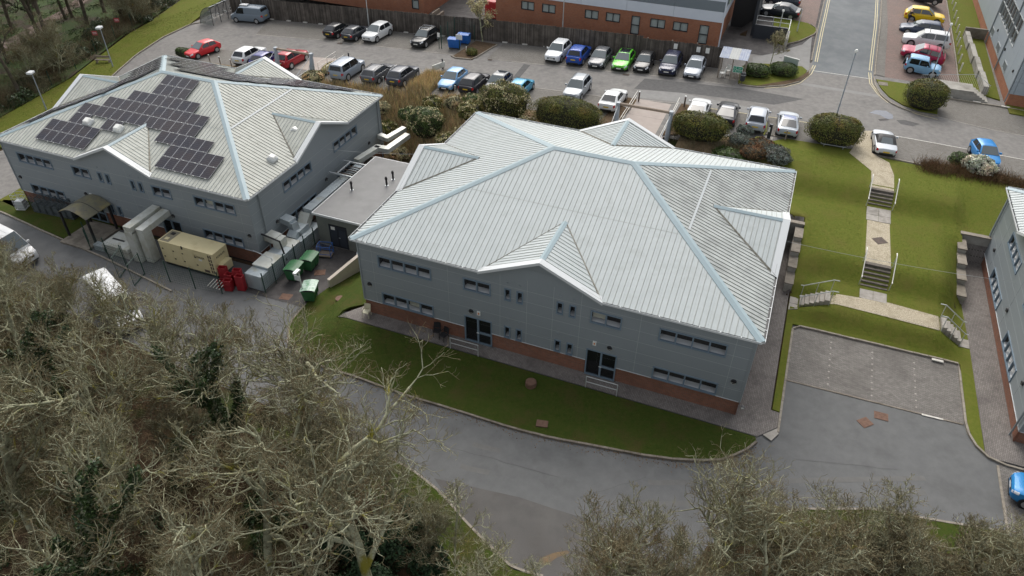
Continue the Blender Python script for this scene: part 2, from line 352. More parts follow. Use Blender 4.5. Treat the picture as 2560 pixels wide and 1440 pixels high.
sheet('resurfaced_strip', [(10.46, -10.58, -0.49), (12.23, -10.42, -0.41), (14.31, -10.22, -0.31), (15.44, -10.11, -0.26), (17.30, -10.16, -0.17), (19.08, -10.16, -0.09), (21.27, -10.22, -0.04), (26, -12), (24, -22), (14, -22), (17, -15), (15.50, -13.64, -0.26), (12.88, -12.34, -0.38)], mat('asphalt_bottom', (.088, .084, .08), .93, c2=(.108, .103, .097), scale=1.0, c3=(.066, .06, .055), s3=.5, bump=.3, bscale=80), -.012)
sheet('sand_streak', [(17.73, -13.52, -0.15), (17.71, -13.18, -0.16), (18.27, -12.65, -0.13), (18.85, -12.29, -0.10), (19.03, -12.37, -0.09), (18.46, -12.89, -0.12), (18.12, -13.43, -0.14)], mat('sand_stain', (.2, .125, .055), .95, c2=(.13, .1, .07), scale=3), -.004)
# block paving
sheet('parking_bays', [(-39.46, 40.30, 1.08), (-30.22, 40.62, 1.59), (-19.20, 40.57, 2.14), (-12.14, 40.56, 2.49), (-9.2, 40.1), (-8.6, 45.7), (-41.5, 45.7)], m_pave_cp, .01)
sheet('parking_bays', [(-8.2, 40.4), (-2.38, 40.67, 2.89), (14.01, 41.67, 3.45), (18.71, 41.96, 3.43), (18.9, 45.6), (-8.2, 45.7)], m_pave_cp, .01)
sheet('parking_bays', [(-41, 30.4), (-30.3, 30.4), (-30.3, 34.8), (-41, 34.4)], m_pave_cp, .01)
sheet('parking_bays', [(-22.6, 29.6), (-12.6, 29.4), (-12.4, 34.3), (-22.6, 34.6)], m_pave_cp, .01)
sheet('parking_bays', [(-9.6, 29.3), (9.6, 29.0), (9.7, 34.4), (-9.4, 34.3)], m_pave_cp, .01)
sheet('parking_bays', [(15.00, 32.64, 3.45), (16.4, 35.3), (27.6, 36.0), (26.27, 32.09, 3.37), (22.41, 32.25, 3.41)], m_pave_cp, .01)
sheet('parking_bays', [(31.50, 31.92, 3.26), (31.78, 36.55, 3.25), (36.06, 36.89, 3.13), (46, 36.9), (75, 36.4), (75, 31.6), (45, 31.4), (37.44, 31.61, 3.09)], m_pave_cp, .01)
sheet('parking_bays', [(37.89, 42.99, 3.08), (42, 42.2), (75, 41.6), (75, 47.2), (42.5, 48.2), (38.14, 47.81, 3.07)], m_pave_cp, .012)
sheet('footway', [(32.2, 51.2), (33.1, 51.0), (33.0, 80), (33.3, 120), (32.9, 120), (32.5, 80)], m_pave_cp, .05)
sheet('parking_bays', [(33.1, 51), (40.3, 51.3), (40.9, 84), (41.6, 120), (33.3, 120), (33.0, 80)], m_pave_red, .012)
sheet('parking_bays', [(25.2, 57.8), (25.1, 120), (18.6, 120), (18.9, 63)], m_pave_red, .012)
sheet('driveway_apron', [(19.46, 50.71, 3.43), (24.20, 55.73, 3.81), (25.05, 58.22, 4.13), (25.52, 49.44, 3.39), (23.12, 47.18, 3.41), (19.95, 46.13, 3.42)], m_asph_new, .012)
sheet('parking_bays', [(28.05, 4.37), (38.35, 4.55), (38.42, 10.02), (28.05, 9.92)], m_pave, .01)
sheet('parking_bays', [(39.85, -9), (47, -9), (47, 2.0), (39.95, 2.02)], m_pave, .01)
sheet('paved_path', [(-1.7, -1.1), (26.9, -1.15), (28, .1), (28, 1.25), (27.42, 1.3), (27.4, 21), (25, 21), (25, .2), (-.4, .2), (-.4, .6)], m_pave_y, .06)
sheet('paved_path', [(39.3, 2.3), (42.5, 2.3), (42.5, 23.4), (38.95, 23.4)], m_pave_y, .06)
# lawns
def lawn(poly, m_=m_grass, dz=.1, sk=.14, name='lawn', step=1.): return sheet(name, poly, m_, dz, step=step, skirt=sk)
NK = [(-0.08, -4.92, -1.19), (1.80, -4.97, -1.05), (5.91, -5.43, -0.76), (7.65, -5.51, -0.63), (10.15, -5.57, -0.50), (13.10, -5.70, -0.37), (15.73, -5.62, -0.25), (18.36, -5.30, -0.13), (20.66, -5.06, -0.04), (22.61, -4.65, -0.03), (24.11, -4.17, -0.01), (25.26, -3.65, -0.00), (26.34, -2.57, -0.00), (26.90, -1.58, -0.00)]
WK = [(-6.05, .9), (-5.9, -1.4), (-4.6, -3.4), (-2.4, -4.6)]
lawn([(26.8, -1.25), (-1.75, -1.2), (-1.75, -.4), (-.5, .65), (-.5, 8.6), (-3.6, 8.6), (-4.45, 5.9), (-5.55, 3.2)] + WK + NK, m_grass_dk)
lawn([(27.5, 1.35), (27.95, 1.3), (27.95, 10.05), (38.5, 10.15), (38.5, 4.4), (38.75, 3.3), (39.25, 2.5), (39.22, 12), (38.85, 23.5), (45, 23.6), (62, 23.6), (62, 31.2), (37.43, 31.38, 3.09), (31.50, 31.61, 3.26), (31.66, 32.48, 3.26), (29.34, 31.88, 3.31), (26.29, 31.77, 3.37), (24.6, 31.6), (22, 29), (21.5, 25), (27.5, 20.2)], step=.5)
lawn([(18.99, 42.52, 3.43), (18.58, 46.96, 3.43), (19.63, 48.64, 3.42), (22.89, 49.71, 3.41), (24.74, 49.92, 3.40), (25.31, 48.98, 3.39), (25.13, 47.49, 3.40), (24.47, 45.59, 3.40), (23.39, 44.34, 3.41), (21.16, 42.81, 3.42), (20.00, 42.52, 3.42)])
lawn([(20.28, 62.12, 4.61), (22.20, 61.59, 4.55), (24.31, 61.15, 4.50), (25.31, 60.07, 4.36), (25.41, 59.06, 4.23), (23.89, 56.63, 3.93), (22.49, 55.37, 3.78), (20.79, 57.20, 3.63)])
lawn([(32.24, 49.78, 3.24), (36.15, 50.05, 3.13), (38.14, 47.81, 3.07), (37.84, 43.55, 3.08), (36.30, 43.47, 3.13), (34.68, 44.25, 3.17), (33.47, 45.70, 3.21), (32.72, 47.57, 3.23)])
lawn([(40.5, 51.4), (44.0, 50), (44.6, 96), (41.3, 96)], m_grass)
lawn([(44.5, 46.9), (75, 46.4), (75, 49), (44.5, 49)], m_grass)
lawn([(-48.7, 11.5), (-48.4, 23), (-50.2, 31), (-50.6, 41.2), (-55, 55), (-63, 60), (-56.5, 40), (-53.4, 24), (-54, 11), (-62, 2), (-55, 2), (-49.5, 6)], m_grass)
lawn([(-40.2, 3.0), (-37.5, 2.6), (-37.4, 24.5), (-40.3, 25)], m_grass)
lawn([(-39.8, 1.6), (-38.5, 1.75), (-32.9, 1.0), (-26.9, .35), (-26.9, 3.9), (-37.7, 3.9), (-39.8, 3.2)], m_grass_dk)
sheet('soil_bed', [(-12.08, 39.91, 2.50), (-9.59, 39.64, 2.60), (-8.91, 44.95, 2.63), (-11.60, 45.27, 2.52)], m_soil, .09, skirt=.12)
sheet('soil_bed', [(23.15, 44.79, 3.41), (24.44, 46.03, 3.40), (25.52, 48.85, 3.39), (25.56, 47.70, 3.39), (24.86, 45.76, 3.40), (23.61, 44.10, 3.41), (20.80, 42.54, 3.42)], m_soil, .13)
sheet('bark_bed', [(9.0, 35), (10.5, 34.9), (9.9, 29), (8.8, 27.6), (8.2, 28.5)], m_soil, .08, skirt=.1)
sheet('bark_bed', [(14.6, 35.3), (15.9, 35.3), (15.6, 28.6), (14.3, 28)], m_soil, .08, skirt=.1)
# planted banks behind the buildings
sheet('planted_bank', [(-12.4, 20.6), (-.2, 20.4), (9.4, 20.4), (9.4, 29), (-9.6, 29.3), (-12.5, 29.5), (-22.5, 29.6), (-22.5, 24)], m_bank, .07)
sheet('planted_bank', [(-39, 24.1), (-31, 24.1), (-30.4, 30.3), (-39, 30.3)], m_bank, .07)
sheet('planted_bank', [(15.2, 20.4), (22.5, 20.4), (24.6, 24), (25, 27), (25.4, 30.4), (16, 29.6)], m_bank, .075)
# woods
sheet('woodland_floor', [(-64, -4.2), (-30.9, -4.9), (-25.5, -5.8), (-14, -7.4), (-4, -8.8), (2.5, -9.7), (5.73, -10.03, -0.77), (8.88, -10.48, -0.56), (11.2, -11.4), (13.6, -12.8), (16.6, -14.3), (17.2, -17), (16, -30), (-64, -40)], m_litter, .07, skirt=.12)
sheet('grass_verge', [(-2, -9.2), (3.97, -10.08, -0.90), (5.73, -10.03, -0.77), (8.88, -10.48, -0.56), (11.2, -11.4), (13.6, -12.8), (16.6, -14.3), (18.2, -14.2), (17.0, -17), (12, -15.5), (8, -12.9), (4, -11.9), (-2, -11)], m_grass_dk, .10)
sheet('woodland_floor', [(24.2, -14), (25.4, -9.5), (27.75, -6.85, -0.00), (29.66, -5.44, -0.00), (33.25, -3.98, -0.00), (36.60, -3.42, -0.00), (39.49, -2.89, -0.00), (40, -9), (60, -9), (60, -40), (20, -40)], m_litter, .07, skirt=.12)
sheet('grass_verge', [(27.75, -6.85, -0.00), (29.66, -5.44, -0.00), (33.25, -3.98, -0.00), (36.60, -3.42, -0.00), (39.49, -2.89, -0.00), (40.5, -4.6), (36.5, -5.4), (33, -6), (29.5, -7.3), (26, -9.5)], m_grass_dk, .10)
sheet('woodland_floor', [(-57, 40), (-53.6, 24), (-54.2, 11), (-62, 2), (-64, -4), (-130, -10), (-130, 110), (-72, 110), (-63, 60)], m_wgrass, .09)
sheet('woodland_path', [(-67.99, 26.69, -0.95), (-70.70, 28.99, -0.86), (-70.91, 32.87, -0.60), (-72.57, 40.23, -0.40), (-74.77, 45.07, -0.40), (-80, 60), (-77, 60), (-72.95, 45.87, -0.40), (-71.07, 40.89, -0.40), (-67.58, 31.81, -0.57), (-66.97, 28.19, -0.81)], m_path_dirt, .12)
# gravel path with its steps is cut into the lawn
PX = 32.83
sheet('gravel_path', [(31.27, 36.31, 3.27), (31.96, 36.64, 3.25), (31.93, 32.04, 3.25), (33.36, 30.79, 3.21), (PX + .88, 28.6), (PX + .88, 26.0), (PX - .88, 26.0), (PX - .88, 28.6), (30.10, 31.19, 3.29), (30.79, 34.20, 3.28)], m_gravel, .125)
sheet('gravel_path', [(PX - .82, 22.4), (PX + .82, 22.4), (PX + .88, 16.6), (PX - .88, 16.6)], m_gravel, .125)
sheet('gravel_path', [(29.9, 12.1), (37.2, 11.85), (37.2, 13.3), (PX + 1, 13.6), (PX - 1, 13.4), (29.9, 13.2)], m_gravel, .13, step=.5)
for (x0, x1, y0, y1) in ((PX - .9, PX, 22.45, 23.3), (PX, PX + .9, 22.45, 23.3), (PX - .9, PX, 23.34, 24.3), (PX, PX + .9, 23.34, 24.3), (PX - .9, PX, 13.45, 14.5), (PX, PX + .9, 13.45, 14.5),
                         (27.5, 28.1, 11.5, 12.3), (27.5, 28.1, 12.34, 13.1), (38.55, 39.2, 11.9, 12.8)):
    sheet('paving_slab', [(x0 + .01, y0), (x1 - .01, y0), (x1 - .01, y1), (x0 + .01, y1)], m_slab, .135, skirt=.06)
sheet('paving_slab', [(28.05, -.5), (28.05, .05), (27.2, -.9), (27.7, -1.2)], m_slab, .09, skirt=.05)
# kerbs
kerb('kerb', NK, m_kerb_dk); kerb('kerb', WK + [NK[0]], m_kerb_dk)
kerb('kerb', [(28.0, -.4), (28.0, 10.0), (38.42, 10.1), (38.42, 4.4), (38.6, 3.4), (39.0, 2.7), (39.5, 2.25), (40.1, 2.05), (43, 2.05)], m_kerb)
kerb('kerb', [(39.88, 1.9), (39.83, -9)], m_kerb, h=.03)
kerb('kerb', [(3.97, -10.08, -0.90), (5.73, -10.03, -0.77), (8.88, -10.48, -0.56), (11.2, -11.35), (13.6, -12.75), (16.7, -14.25), (18.2, -14.1)], m_kerb)
kerb('kerb', [(27.75, -6.85, -0.00), (29.66, -5.41, -0.00), (33.25, -3.95, -0.00), (36.60, -3.39, -0.00), (39.49, -2.86, -0.00)], m_kerb)
kerb('kerb', [(-39.8, 1.65), (-38.5, 1.7), (-32.9, .9), (-24.3, -.2), (-16.6, -1.5)], m_kerb)
kerb('kerb', [(-48.6, 11.5), (-48.3, 23), (-50.1, 31), (-50.5, 41.2), (-49.2, 42.6)], m_kerb)
kerb('kerb', [(19.14, 42.36, 3.43), (20.03, 42.31, 3.42), (21.20, 42.50, 3.42), (23.43, 43.92, 3.41), (24.68, 45.46, 3.40), (25.52, 47.68, 3.39), (25.66, 49.87, 3.39)], m_kerb)
kerb('kerb', [(32.00, 50.12, 3.25), (32.17, 48.06, 3.25), (32.64, 45.92, 3.23), (33.57, 44.21, 3.21), (34.84, 43.14, 3.17), (36.27, 42.78, 3.13), (37.89, 42.99, 3.08)], m_kerb)
kerb('kerb', [(22.39, 55.13, 3.75), (23.91, 56.44, 3.90), (25.46, 58.98, 4.22), (25.35, 60.19, 4.37), (24.63, 61.04, 4.48)], m_kerb_dk)
kerb('kerb', [(25.55, 52), (25.5, 60), (25.6, 75), (25.7, 110), (26.2, 180)], m_kerb, h=.1); kerb('kerb', [(32.1, 51), (32.15, 60), (32.45, 80), (32.9, 110), (33.6, 180)], m_kerb, h=.1)
kerb('kerb', [(40.35, 51), (40.95, 84), (41.6, 120)], m_kerb); kerb('kerb', [(38.15, 47.91, 3.07), (44, 48.3), (75, 47.3)], m_kerb)
kerb('kerb', [(-12.32, 39.98, 2.48), (-11.61, 39.53, 2.52), (-9.59, 39.64, 2.60), (-8.72, 44.87, 2.64)], m_kerb); kerb('kerb', [(26.29, 31.77, 3.37), (22.44, 32.00, 3.41)], m_kerb, h=.08)
kerb('kerb', [(31.75, 36.54, 3.26), (31.53, 31.94, 3.26), (37.45, 31.84, 3.09), (45, 31.4), (62, 31.3)], m_kerb, h=.08); kerb('kerb', [(19.14, 42.36, 3.43), (18.69, 46.77, 3.43)], m_kerb, h=.08)
kerb('channel_line', [(-39.46, 40.30, 1.08), (-30.22, 40.62, 1.59), (-19.20, 40.57, 2.14), (-12.08, 40.44, 2.50)], m_slab, .12, .02); kerb('channel_line', [(-6.81, 40.50, 2.72), (-2.38, 40.67, 2.89), (14.01, 41.67, 3.45), (18.71, 41.96, 3.43)], m_slab, .12, .02)
kerb('channel_line', [(-9.4, 34.35), (9.0, 34.5)], m_slab, .12, .02); kerb('channel_line', [(10.4, 35), (14.6, 35.3)], m_slab, .1, .02)
kerb('channel_line', [(16.3, 35.4), (27.6, 36.1)], m_line_y, .1, .02); kerb('channel_line', [(31.89, 36.60, 3.25), (36.05, 36.81, 3.13), (46, 36.95), (75, 36.5)], m_line_w, .1, .02)
kerb('channel_line', [(37.89, 42.99, 3.08), (42, 42.25), (75, 41.65)], m_slab, .1, .02); kerb('channel_line', [(28.1, 4.36), (38.3, 4.53)], m_kerb_dk, .1, .02)
kerb('channel_line', [(-22.6, 34.6), (-12.4, 34.4)], m_slab, .1, .02)
# cracks, tar seams and worn tracks in the asphalt
m_tar = mat('tar_seam', (.07, .068, .066), .85)
def wander(a, b, n, amp, seed):
    r_ = random.Random(seed); return [(a[0] + (b[0] - a[0]) * t / n + r_.uniform(-amp, amp), a[1] + (b[1] - a[1]) * t / n + r_.uniform(-amp, amp)) for t in range(n + 1)]
def seam(pts, w_=.025, dz=-.008, m_=None, name='tar_seam'):
    pts = [Vector((p[0], p[1])) for p in pts]; L = []; R_ = []
    for i, p in enumerate(pts): d = (pts[min(i + 1, len(pts) - 1)] - pts[max(i - 1, 0)]).normalized(); q_ = Vector((-d.y, d.x)) * w_ / 2; L.append(p + q_); R_.append(p - q_)
    mb = MB(); mb.grid([[gz(p.x, p.y, dz) for p in L], [gz(p.x, p.y, dz) for p in R_]][::-1]); return mb.obj(name, m_ or m_tar, kind='structure')
for k, (a, b) in enumerate([((29, -2), (34.5, -.6)), ((8, -8.3), (17, -8.1)), ((-24, -2.9), (-12, -5.0)), ((18.5, -9), (21.5, -6.4))]): seam(wander(a, b, 14, .05, k), .014)
m_worn = mat('worn_track', (.135, .134, .128), .9, c2=(.118, .116, .111), scale=2.5)
for k, o in enumerate((0, 1.7)): seam([(-20, -4.4 - o * .6), (-8, -5.6 - o), (2, -6.8 - o), (12, -7.6 - o), (22, -6.6 - o * .9), (30, -3.2 - o * .7), (36, -.6 - o * .6)], .34, -.011, m_worn, 'worn_track')
for k, (a, b) in enumerate([((24.94, 39.87, 3.40), (26.81, 39.96, 3.36)), ((31.16, 43.03, 3.27), (32.27, 44.38, 3.24)), ((30.81, 42.06, 3.28), (32.09, 43.07, 3.25)), ((27.15, 47.32, 3.35), (27.64, 47.21, 3.34)), ((13.06, 42.26, 3.42), (21.04, 43.86, 3.42)), ((-23.37, 38.56, 1.93), (-6.33, 38.76, 2.74))]): seam(wander(a, b, 8, .1, 40 + k), .03, .012)
# painted lines
def stripe(name, pts, w_, m_, dz=.02):
    pts = [Vector((p[0], p[1])) for p in pts]; L = []; Rr = []
    for i, p in enumerate(pts):
        d = (pts[min(i + 1, len(pts) - 1)] - pts[max(i - 1, 0)]).normalized(); q_ = Vector((-d.y, d.x)) * w_ / 2; L.append(p + q_); Rr.append(p - q_)
    return sheet(name, [tuple(v) for v in L] + [tuple(v) for v in Rr[::-1]], m_, dz)
for o in (0, .22):
    stripe('yellow_line', [(25.95 + o, 52.0), (25.9 + o, 60), (26.0 + o, 75), (26.1 + o, 110), (26.7 + o, 170)], .09, m_line_y)
    stripe('yellow_line', [(31.75 - o, 52.0), (31.8 - o, 60), (32.0 - o, 80), (32.5 - o, 110), (33.2 - o, 170)], .09, m_line_y)
    stripe('yellow_line', [(25.85 + o, 51), (25.6 + o, 48.4), (24.7 + o, 45.6 - o), (23.3 + o, 43.9 - o), (21.4 + o, 42.7 - o)], .09, m_line_y)
    stripe('yellow_line', [(31.7 - o, 51.5), (31.85 - o, 48.5), (32.6 - o, 46.0), (33.6 - o, 44.4 - o)], .09, m_line_y)
stripe('yellow_line', [(34.4, 43.6), (35.9, 42.7), (37.8, 42.3)], .1, m_line_y)
stripe('stop_line', [(25.90, 49.39, 3.38), (31.85, 49.82, 3.25)], .12, m_line_w)
for k in range(9):
    for x in (30.55, 33.15, 35.72): sheet('bay_marker', [(x - .05, 4.9 + k * .6), (x + .05, 4.9 + k * .6), (x + .05, 5.02 + k * .6), (x - .05, 5.02 + k * .6)], m_slab, .018)
sheet('white_mark', [(36.0, 4.52), (37.2, 4.55), (37.2, 4.42), (36.0, 4.38)], m_line_w, .03)
for (x, y, _z) in ((-41.04, 45.74, 1.00), (-38.41, 45.75, 1.14), (-35.86, 45.74, 1.28), (-33.46, 45.69, 1.41), (-21.16, 45.70, 2.04), (-16.17, 45.73, 2.29), (-8.13, 45.75, 2.67), (-5.65, 45.80, 2.77), (-3.09, 45.94, 2.87)):
    sheet('bay_number_plate', [(x - .3, y - .08), (x + .3, y - .08), (x + .3, y + .1), (x - .3, y + .1)], m_line_w, .16, skirt=.12)
for (x, y, _z) in ((39.13, 48.30, 3.05), (41.70, 48.22, 2.97), (44.27, 48.27, 2.90), (37.13, 9.83, -0.00)):
    sheet('bay_number_plate', [(x - .35, y - .09), (x + .35, y - .09), (x + .35, y + .09), (x - .35, y + .09)], m_line_w, .17, skirt=.08)
def cover(p, w_, h_, m_, rot, label, dz=.03):
    mb = MB().box((-w_ / 2, -h_ / 2, 0), (w_ / 2, h_ / 2, .012))
    for k in range(5): mb.box((-w_ / 2 + .06, -h_ / 2 + h_ * (k + .5) / 5 - .02, .012), (w_ / 2 - .06, -h_ / 2 + h_ * (k + .5) / 5 + .02, .02))
    z = zT(*p[:2]) + dz; return mb.obj('manhole_cover', m_, loc=(p[0], p[1], z), rot=rot, label=label, cat='manhole cover')
cover((-7.31, 4.72, -1.96), .85, .7, m_rust, .5, 'rusty square cover on the dark yard beside the green bins')
cover((-8.03, 1.18, -1.98), .9, .7, m_rust, .2, 'rusty cover near the lamp post at the yard mouth', .0)
cover((32.81, 2.47, -0.00), .75, .65, m_rust, .78, 'rusty diamond-set cover on the empty asphalt lot', .0)
cover((33.71, 3.38, -0.00), .8, .62, m_rust, .02, 'rusty ribbed grating on the empty asphalt lot', .0)
cover((32.94, 19.72, 2.11), .85, .8, m_iron, .6, 'brown cover set in the gravel path between the stair flights', .13)
cover((7.67, 40.78, 3.24), .7, .4, m_iron, .05, 'iron gully grate in front of the green hatchback')
cover((-27.11, 40.17, 1.74), .6, .4, m_iron, .05, 'iron gully grate in front of the two black hatchbacks')
cover((-7.67, 40.24, 2.69), .5, .35, m_iron, .05, 'iron gully grate by the kerbed tree bed')
cover((32.91, 48.77, 3.22), .9, .9, m_conc_dk, .05, 'square stone cover in the lawn by the road junction', .11)
mb = MB().cyl((0, 0), .36, -.1, .32, 16); mb.cyl((0, 0), .33, .32, .36, 16); mb.obj('drain_shaft', m_rust, loc=gz(*(13.14, -2.27, -0.06)[:2], .05), label='round brown raised drain cap standing in the front lawn', cat='drain')
MB().box((-.35, -.25, 0), (.35, .25, .12)).obj('drain_cover', m_rust, loc=gz(*(14.82, -4.84, -0.28)[:2], .05), rot=.2, label='rusty flat drain lid in bare soil near the road kerb', cat='drain')
MB().cyl((0, 0), .33, 0, .04, 16).obj('drain_cover', m_rust, loc=gz(*(-3.70, 2.00, -1.53)[:2], .1), label='round reddish drain lid on the grass slope left of the building', cat='drain')

# ================================================================== the three grey office buildings (one design)
m_clad = mat('cladding_grey', (.238, .266, .28), .42, spec=.5, c2=(.248, .277, .291), scale=.4)
m_clad_l = mat('cladding_joint', (.4, .43, .43), .5)
m_roof = mat('roof_sheet', (.435, .47, .465), .55, spec=.35, c2=(.47, .505, .5), scale=.7, c3=(.395, .422, .41), s3=1.1, p3=(.52, .78))
m_roofA = mat('roof_sheet_lichened', (.40, .41, .365), .6, spec=.35, c2=(.46, .47, .42), scale=.8, c3=(.32, .325, .28), s3=1.3, p3=(.5, .76))
m_rib = mat('roof_rib', (.40, .42, .40), .6, spec=.3, c2=(.33, .345, .325), scale=3)
m_rib_d = mat('roof_rib_dark', (.24, .245, .225), .7, spec=.3, c2=(.17, .17, .155), scale=4)
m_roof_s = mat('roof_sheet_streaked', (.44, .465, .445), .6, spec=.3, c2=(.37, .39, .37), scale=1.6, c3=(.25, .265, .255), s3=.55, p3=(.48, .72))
m_cap = mat('ridge_flashing', (.285, .36, .385), .5, spec=.3, c2=(.31, .385, .41), scale=.6)
m_gut = mat('gutter_white', (.56, .58, .58), .45)
m_valley = mat('valley_moss', (.16, .145, .11), .95, c2=(.32, .31, .27), scale=6)
m_brick = brickmat('plinth_brick', (.30, .105, .055), (.20, .075, .045), (.21, .17, .14), .225, .075, .012, axis='Z', stain=(.12, .06, .04), dirt=.5)
m_frame = mat('window_frame', (.16, .215, .265), .45, spec=.5)
m_glass = glassmat('window_glass', (.03, .036, .04), .03, alpha=.14); m_glass_dk = glassmat('door_glass', (.015, .018, .02), .03, alpha=.5)
m_dark = mat('room_dark', (.032, .03, .029), .9)
m_board = mat('window_board', (.88, .9, .9), .6)
m_blind = mat('blind', (.5, .5, .42), .8)
m_black = mat('black_plastic', (.015, .015, .017), .5)
m_white = mat('white_plastic', (.72, .72, .68), .5)
m_orange = mat('orange_mark', (.6, .2, .06), .6)
m_steel = mat('galvanised_steel', (.42, .45, .47), .45, metal=.4, c2=(.5, .53, .54), scale=4)
BW, BD, BE, BR, OH = 25.46, 19.89, 6.4, 3.62, .27
TAN = BR / (BD / 2)
# ---- sloping roof faces given in (u along the eave, v up the slope)
def slope_face(root, poly, P, mr, pitch=1.0 / 3, sheetw=1.0, flip=False, notch=None, rib=None):
    """poly: convex (u, h) outline with h the horizontal run; P maps (u, h, n) to a point, n = offset normal to the face"""
    us = [p[0] for p in poly]; u0, u1 = min(us), max(us)
    def span(u):
        lo, hi = 1e9, -1e9
        for a, b in zip(poly, poly[1:] + poly[:1]):
            if (a[0] - u) * (b[0] - u) <= 0:
                if abs(a[0] - b[0]) < 1e-9: c_ = [a[1], b[1]]
                else: t = (u - a[0]) / (b[0] - a[0]); c_ = [a[1] + (b[1] - a[1]) * t]
                lo = min(lo, *c_); hi = max(hi, *c_)
        if notch and abs(u - notch[0]) < notch[1]: lo = max(lo, (1 - abs(u - notch[0]) / notch[1]) * notch[2])
        return lo, max(lo, hi)
    brk = sorted(set(us + ([notch[0] - notch[1], notch[0], notch[0] + notch[1]] if notch else []))); n = max(1, round((u1 - u0) / sheetw)); k0 = u0
    for k in range(n):
        a, b = u0 + (u1 - u0) * k / n, u0 + (u1 - u0) * (k + 1) / n - .004
        cuts = [a] + [q_ for q_ in brk if a + 1e-3 < q_ < b - 1e-3] + [b]
        sp = [span(min(max(q_, u0 + 1e-4), u1 - 1e-4)) for q_ in cuts]
        lo = [P(q_, s_[0], 0) for q_, s_ in zip(cuts, sp)]; hi = [P(q_, s_[1], 0) for q_, s_ in zip(cuts, sp)]
        mb = MB(); m_ = len(cuts)
        mb.add(lo + hi, [(i, i + 1, m_ + i + 1, m_ + i) if not flip else (i, m_ + i, m_ + i + 1, i + 1) for i in range(m_ - 1)])
        q_ = a + pitch / 2
        while q_ < b - .02:
            h0, h1 = span(q_)
            if h1 - h0 > .08:
                w_, t_ = .024, .034
                pr = [(q_ - w_, 0), (q_ - w_ * .45, t_), (q_ + w_ * .45, t_), (q_ + w_, 0)]
                vs = [P(u_, h0, n_) for u_, n_ in pr] + [P(u_, h1, n_) for u_, n_ in pr]
                fs = [(0, 1, 5, 4), (1, 2, 6, 5), (2, 3, 7, 6), (0, 3, 2, 1)]
                mb.add(vs, fs if flip else [f[::-1] for f in fs], 1)
            q_ += pitch
        mb.obj('roof_sheet', [mr, rib or m_rib], root)
def cap_strip(root, pts, w_, name='ridge_cap', m_=m_cap, lift=.055, sides=None):
    """folded flashing along an edge: two wings given by their downhill directions"""
    a, b = Vector(pts[0]), Vector(pts[1]); mb = MB()
    vs = [a + Vector((0, 0, lift)), b + Vector((0, 0, lift))]
    for s_ in sides: s_ = Vector(s_).normalized() * w_; vs += [a + s_ + Vector((0, 0, lift * .7)), b + s_ + Vector((0, 0, lift * .7))]
    vs += [v - Vector((0, 0, .05)) for v in vs[2:]]
    mb.add(vs, [(0, 1, 3, 2), (1, 0, 4, 5), (2, 3, 7, 6), (5, 4, 8, 9)]); return mb.obj(name, m_, root)
GAB = 3.85                                       # half width of the gables
def P_front(u, h, n): return (u, -OH + h - n * .34, BE + h * TAN + n * .94)
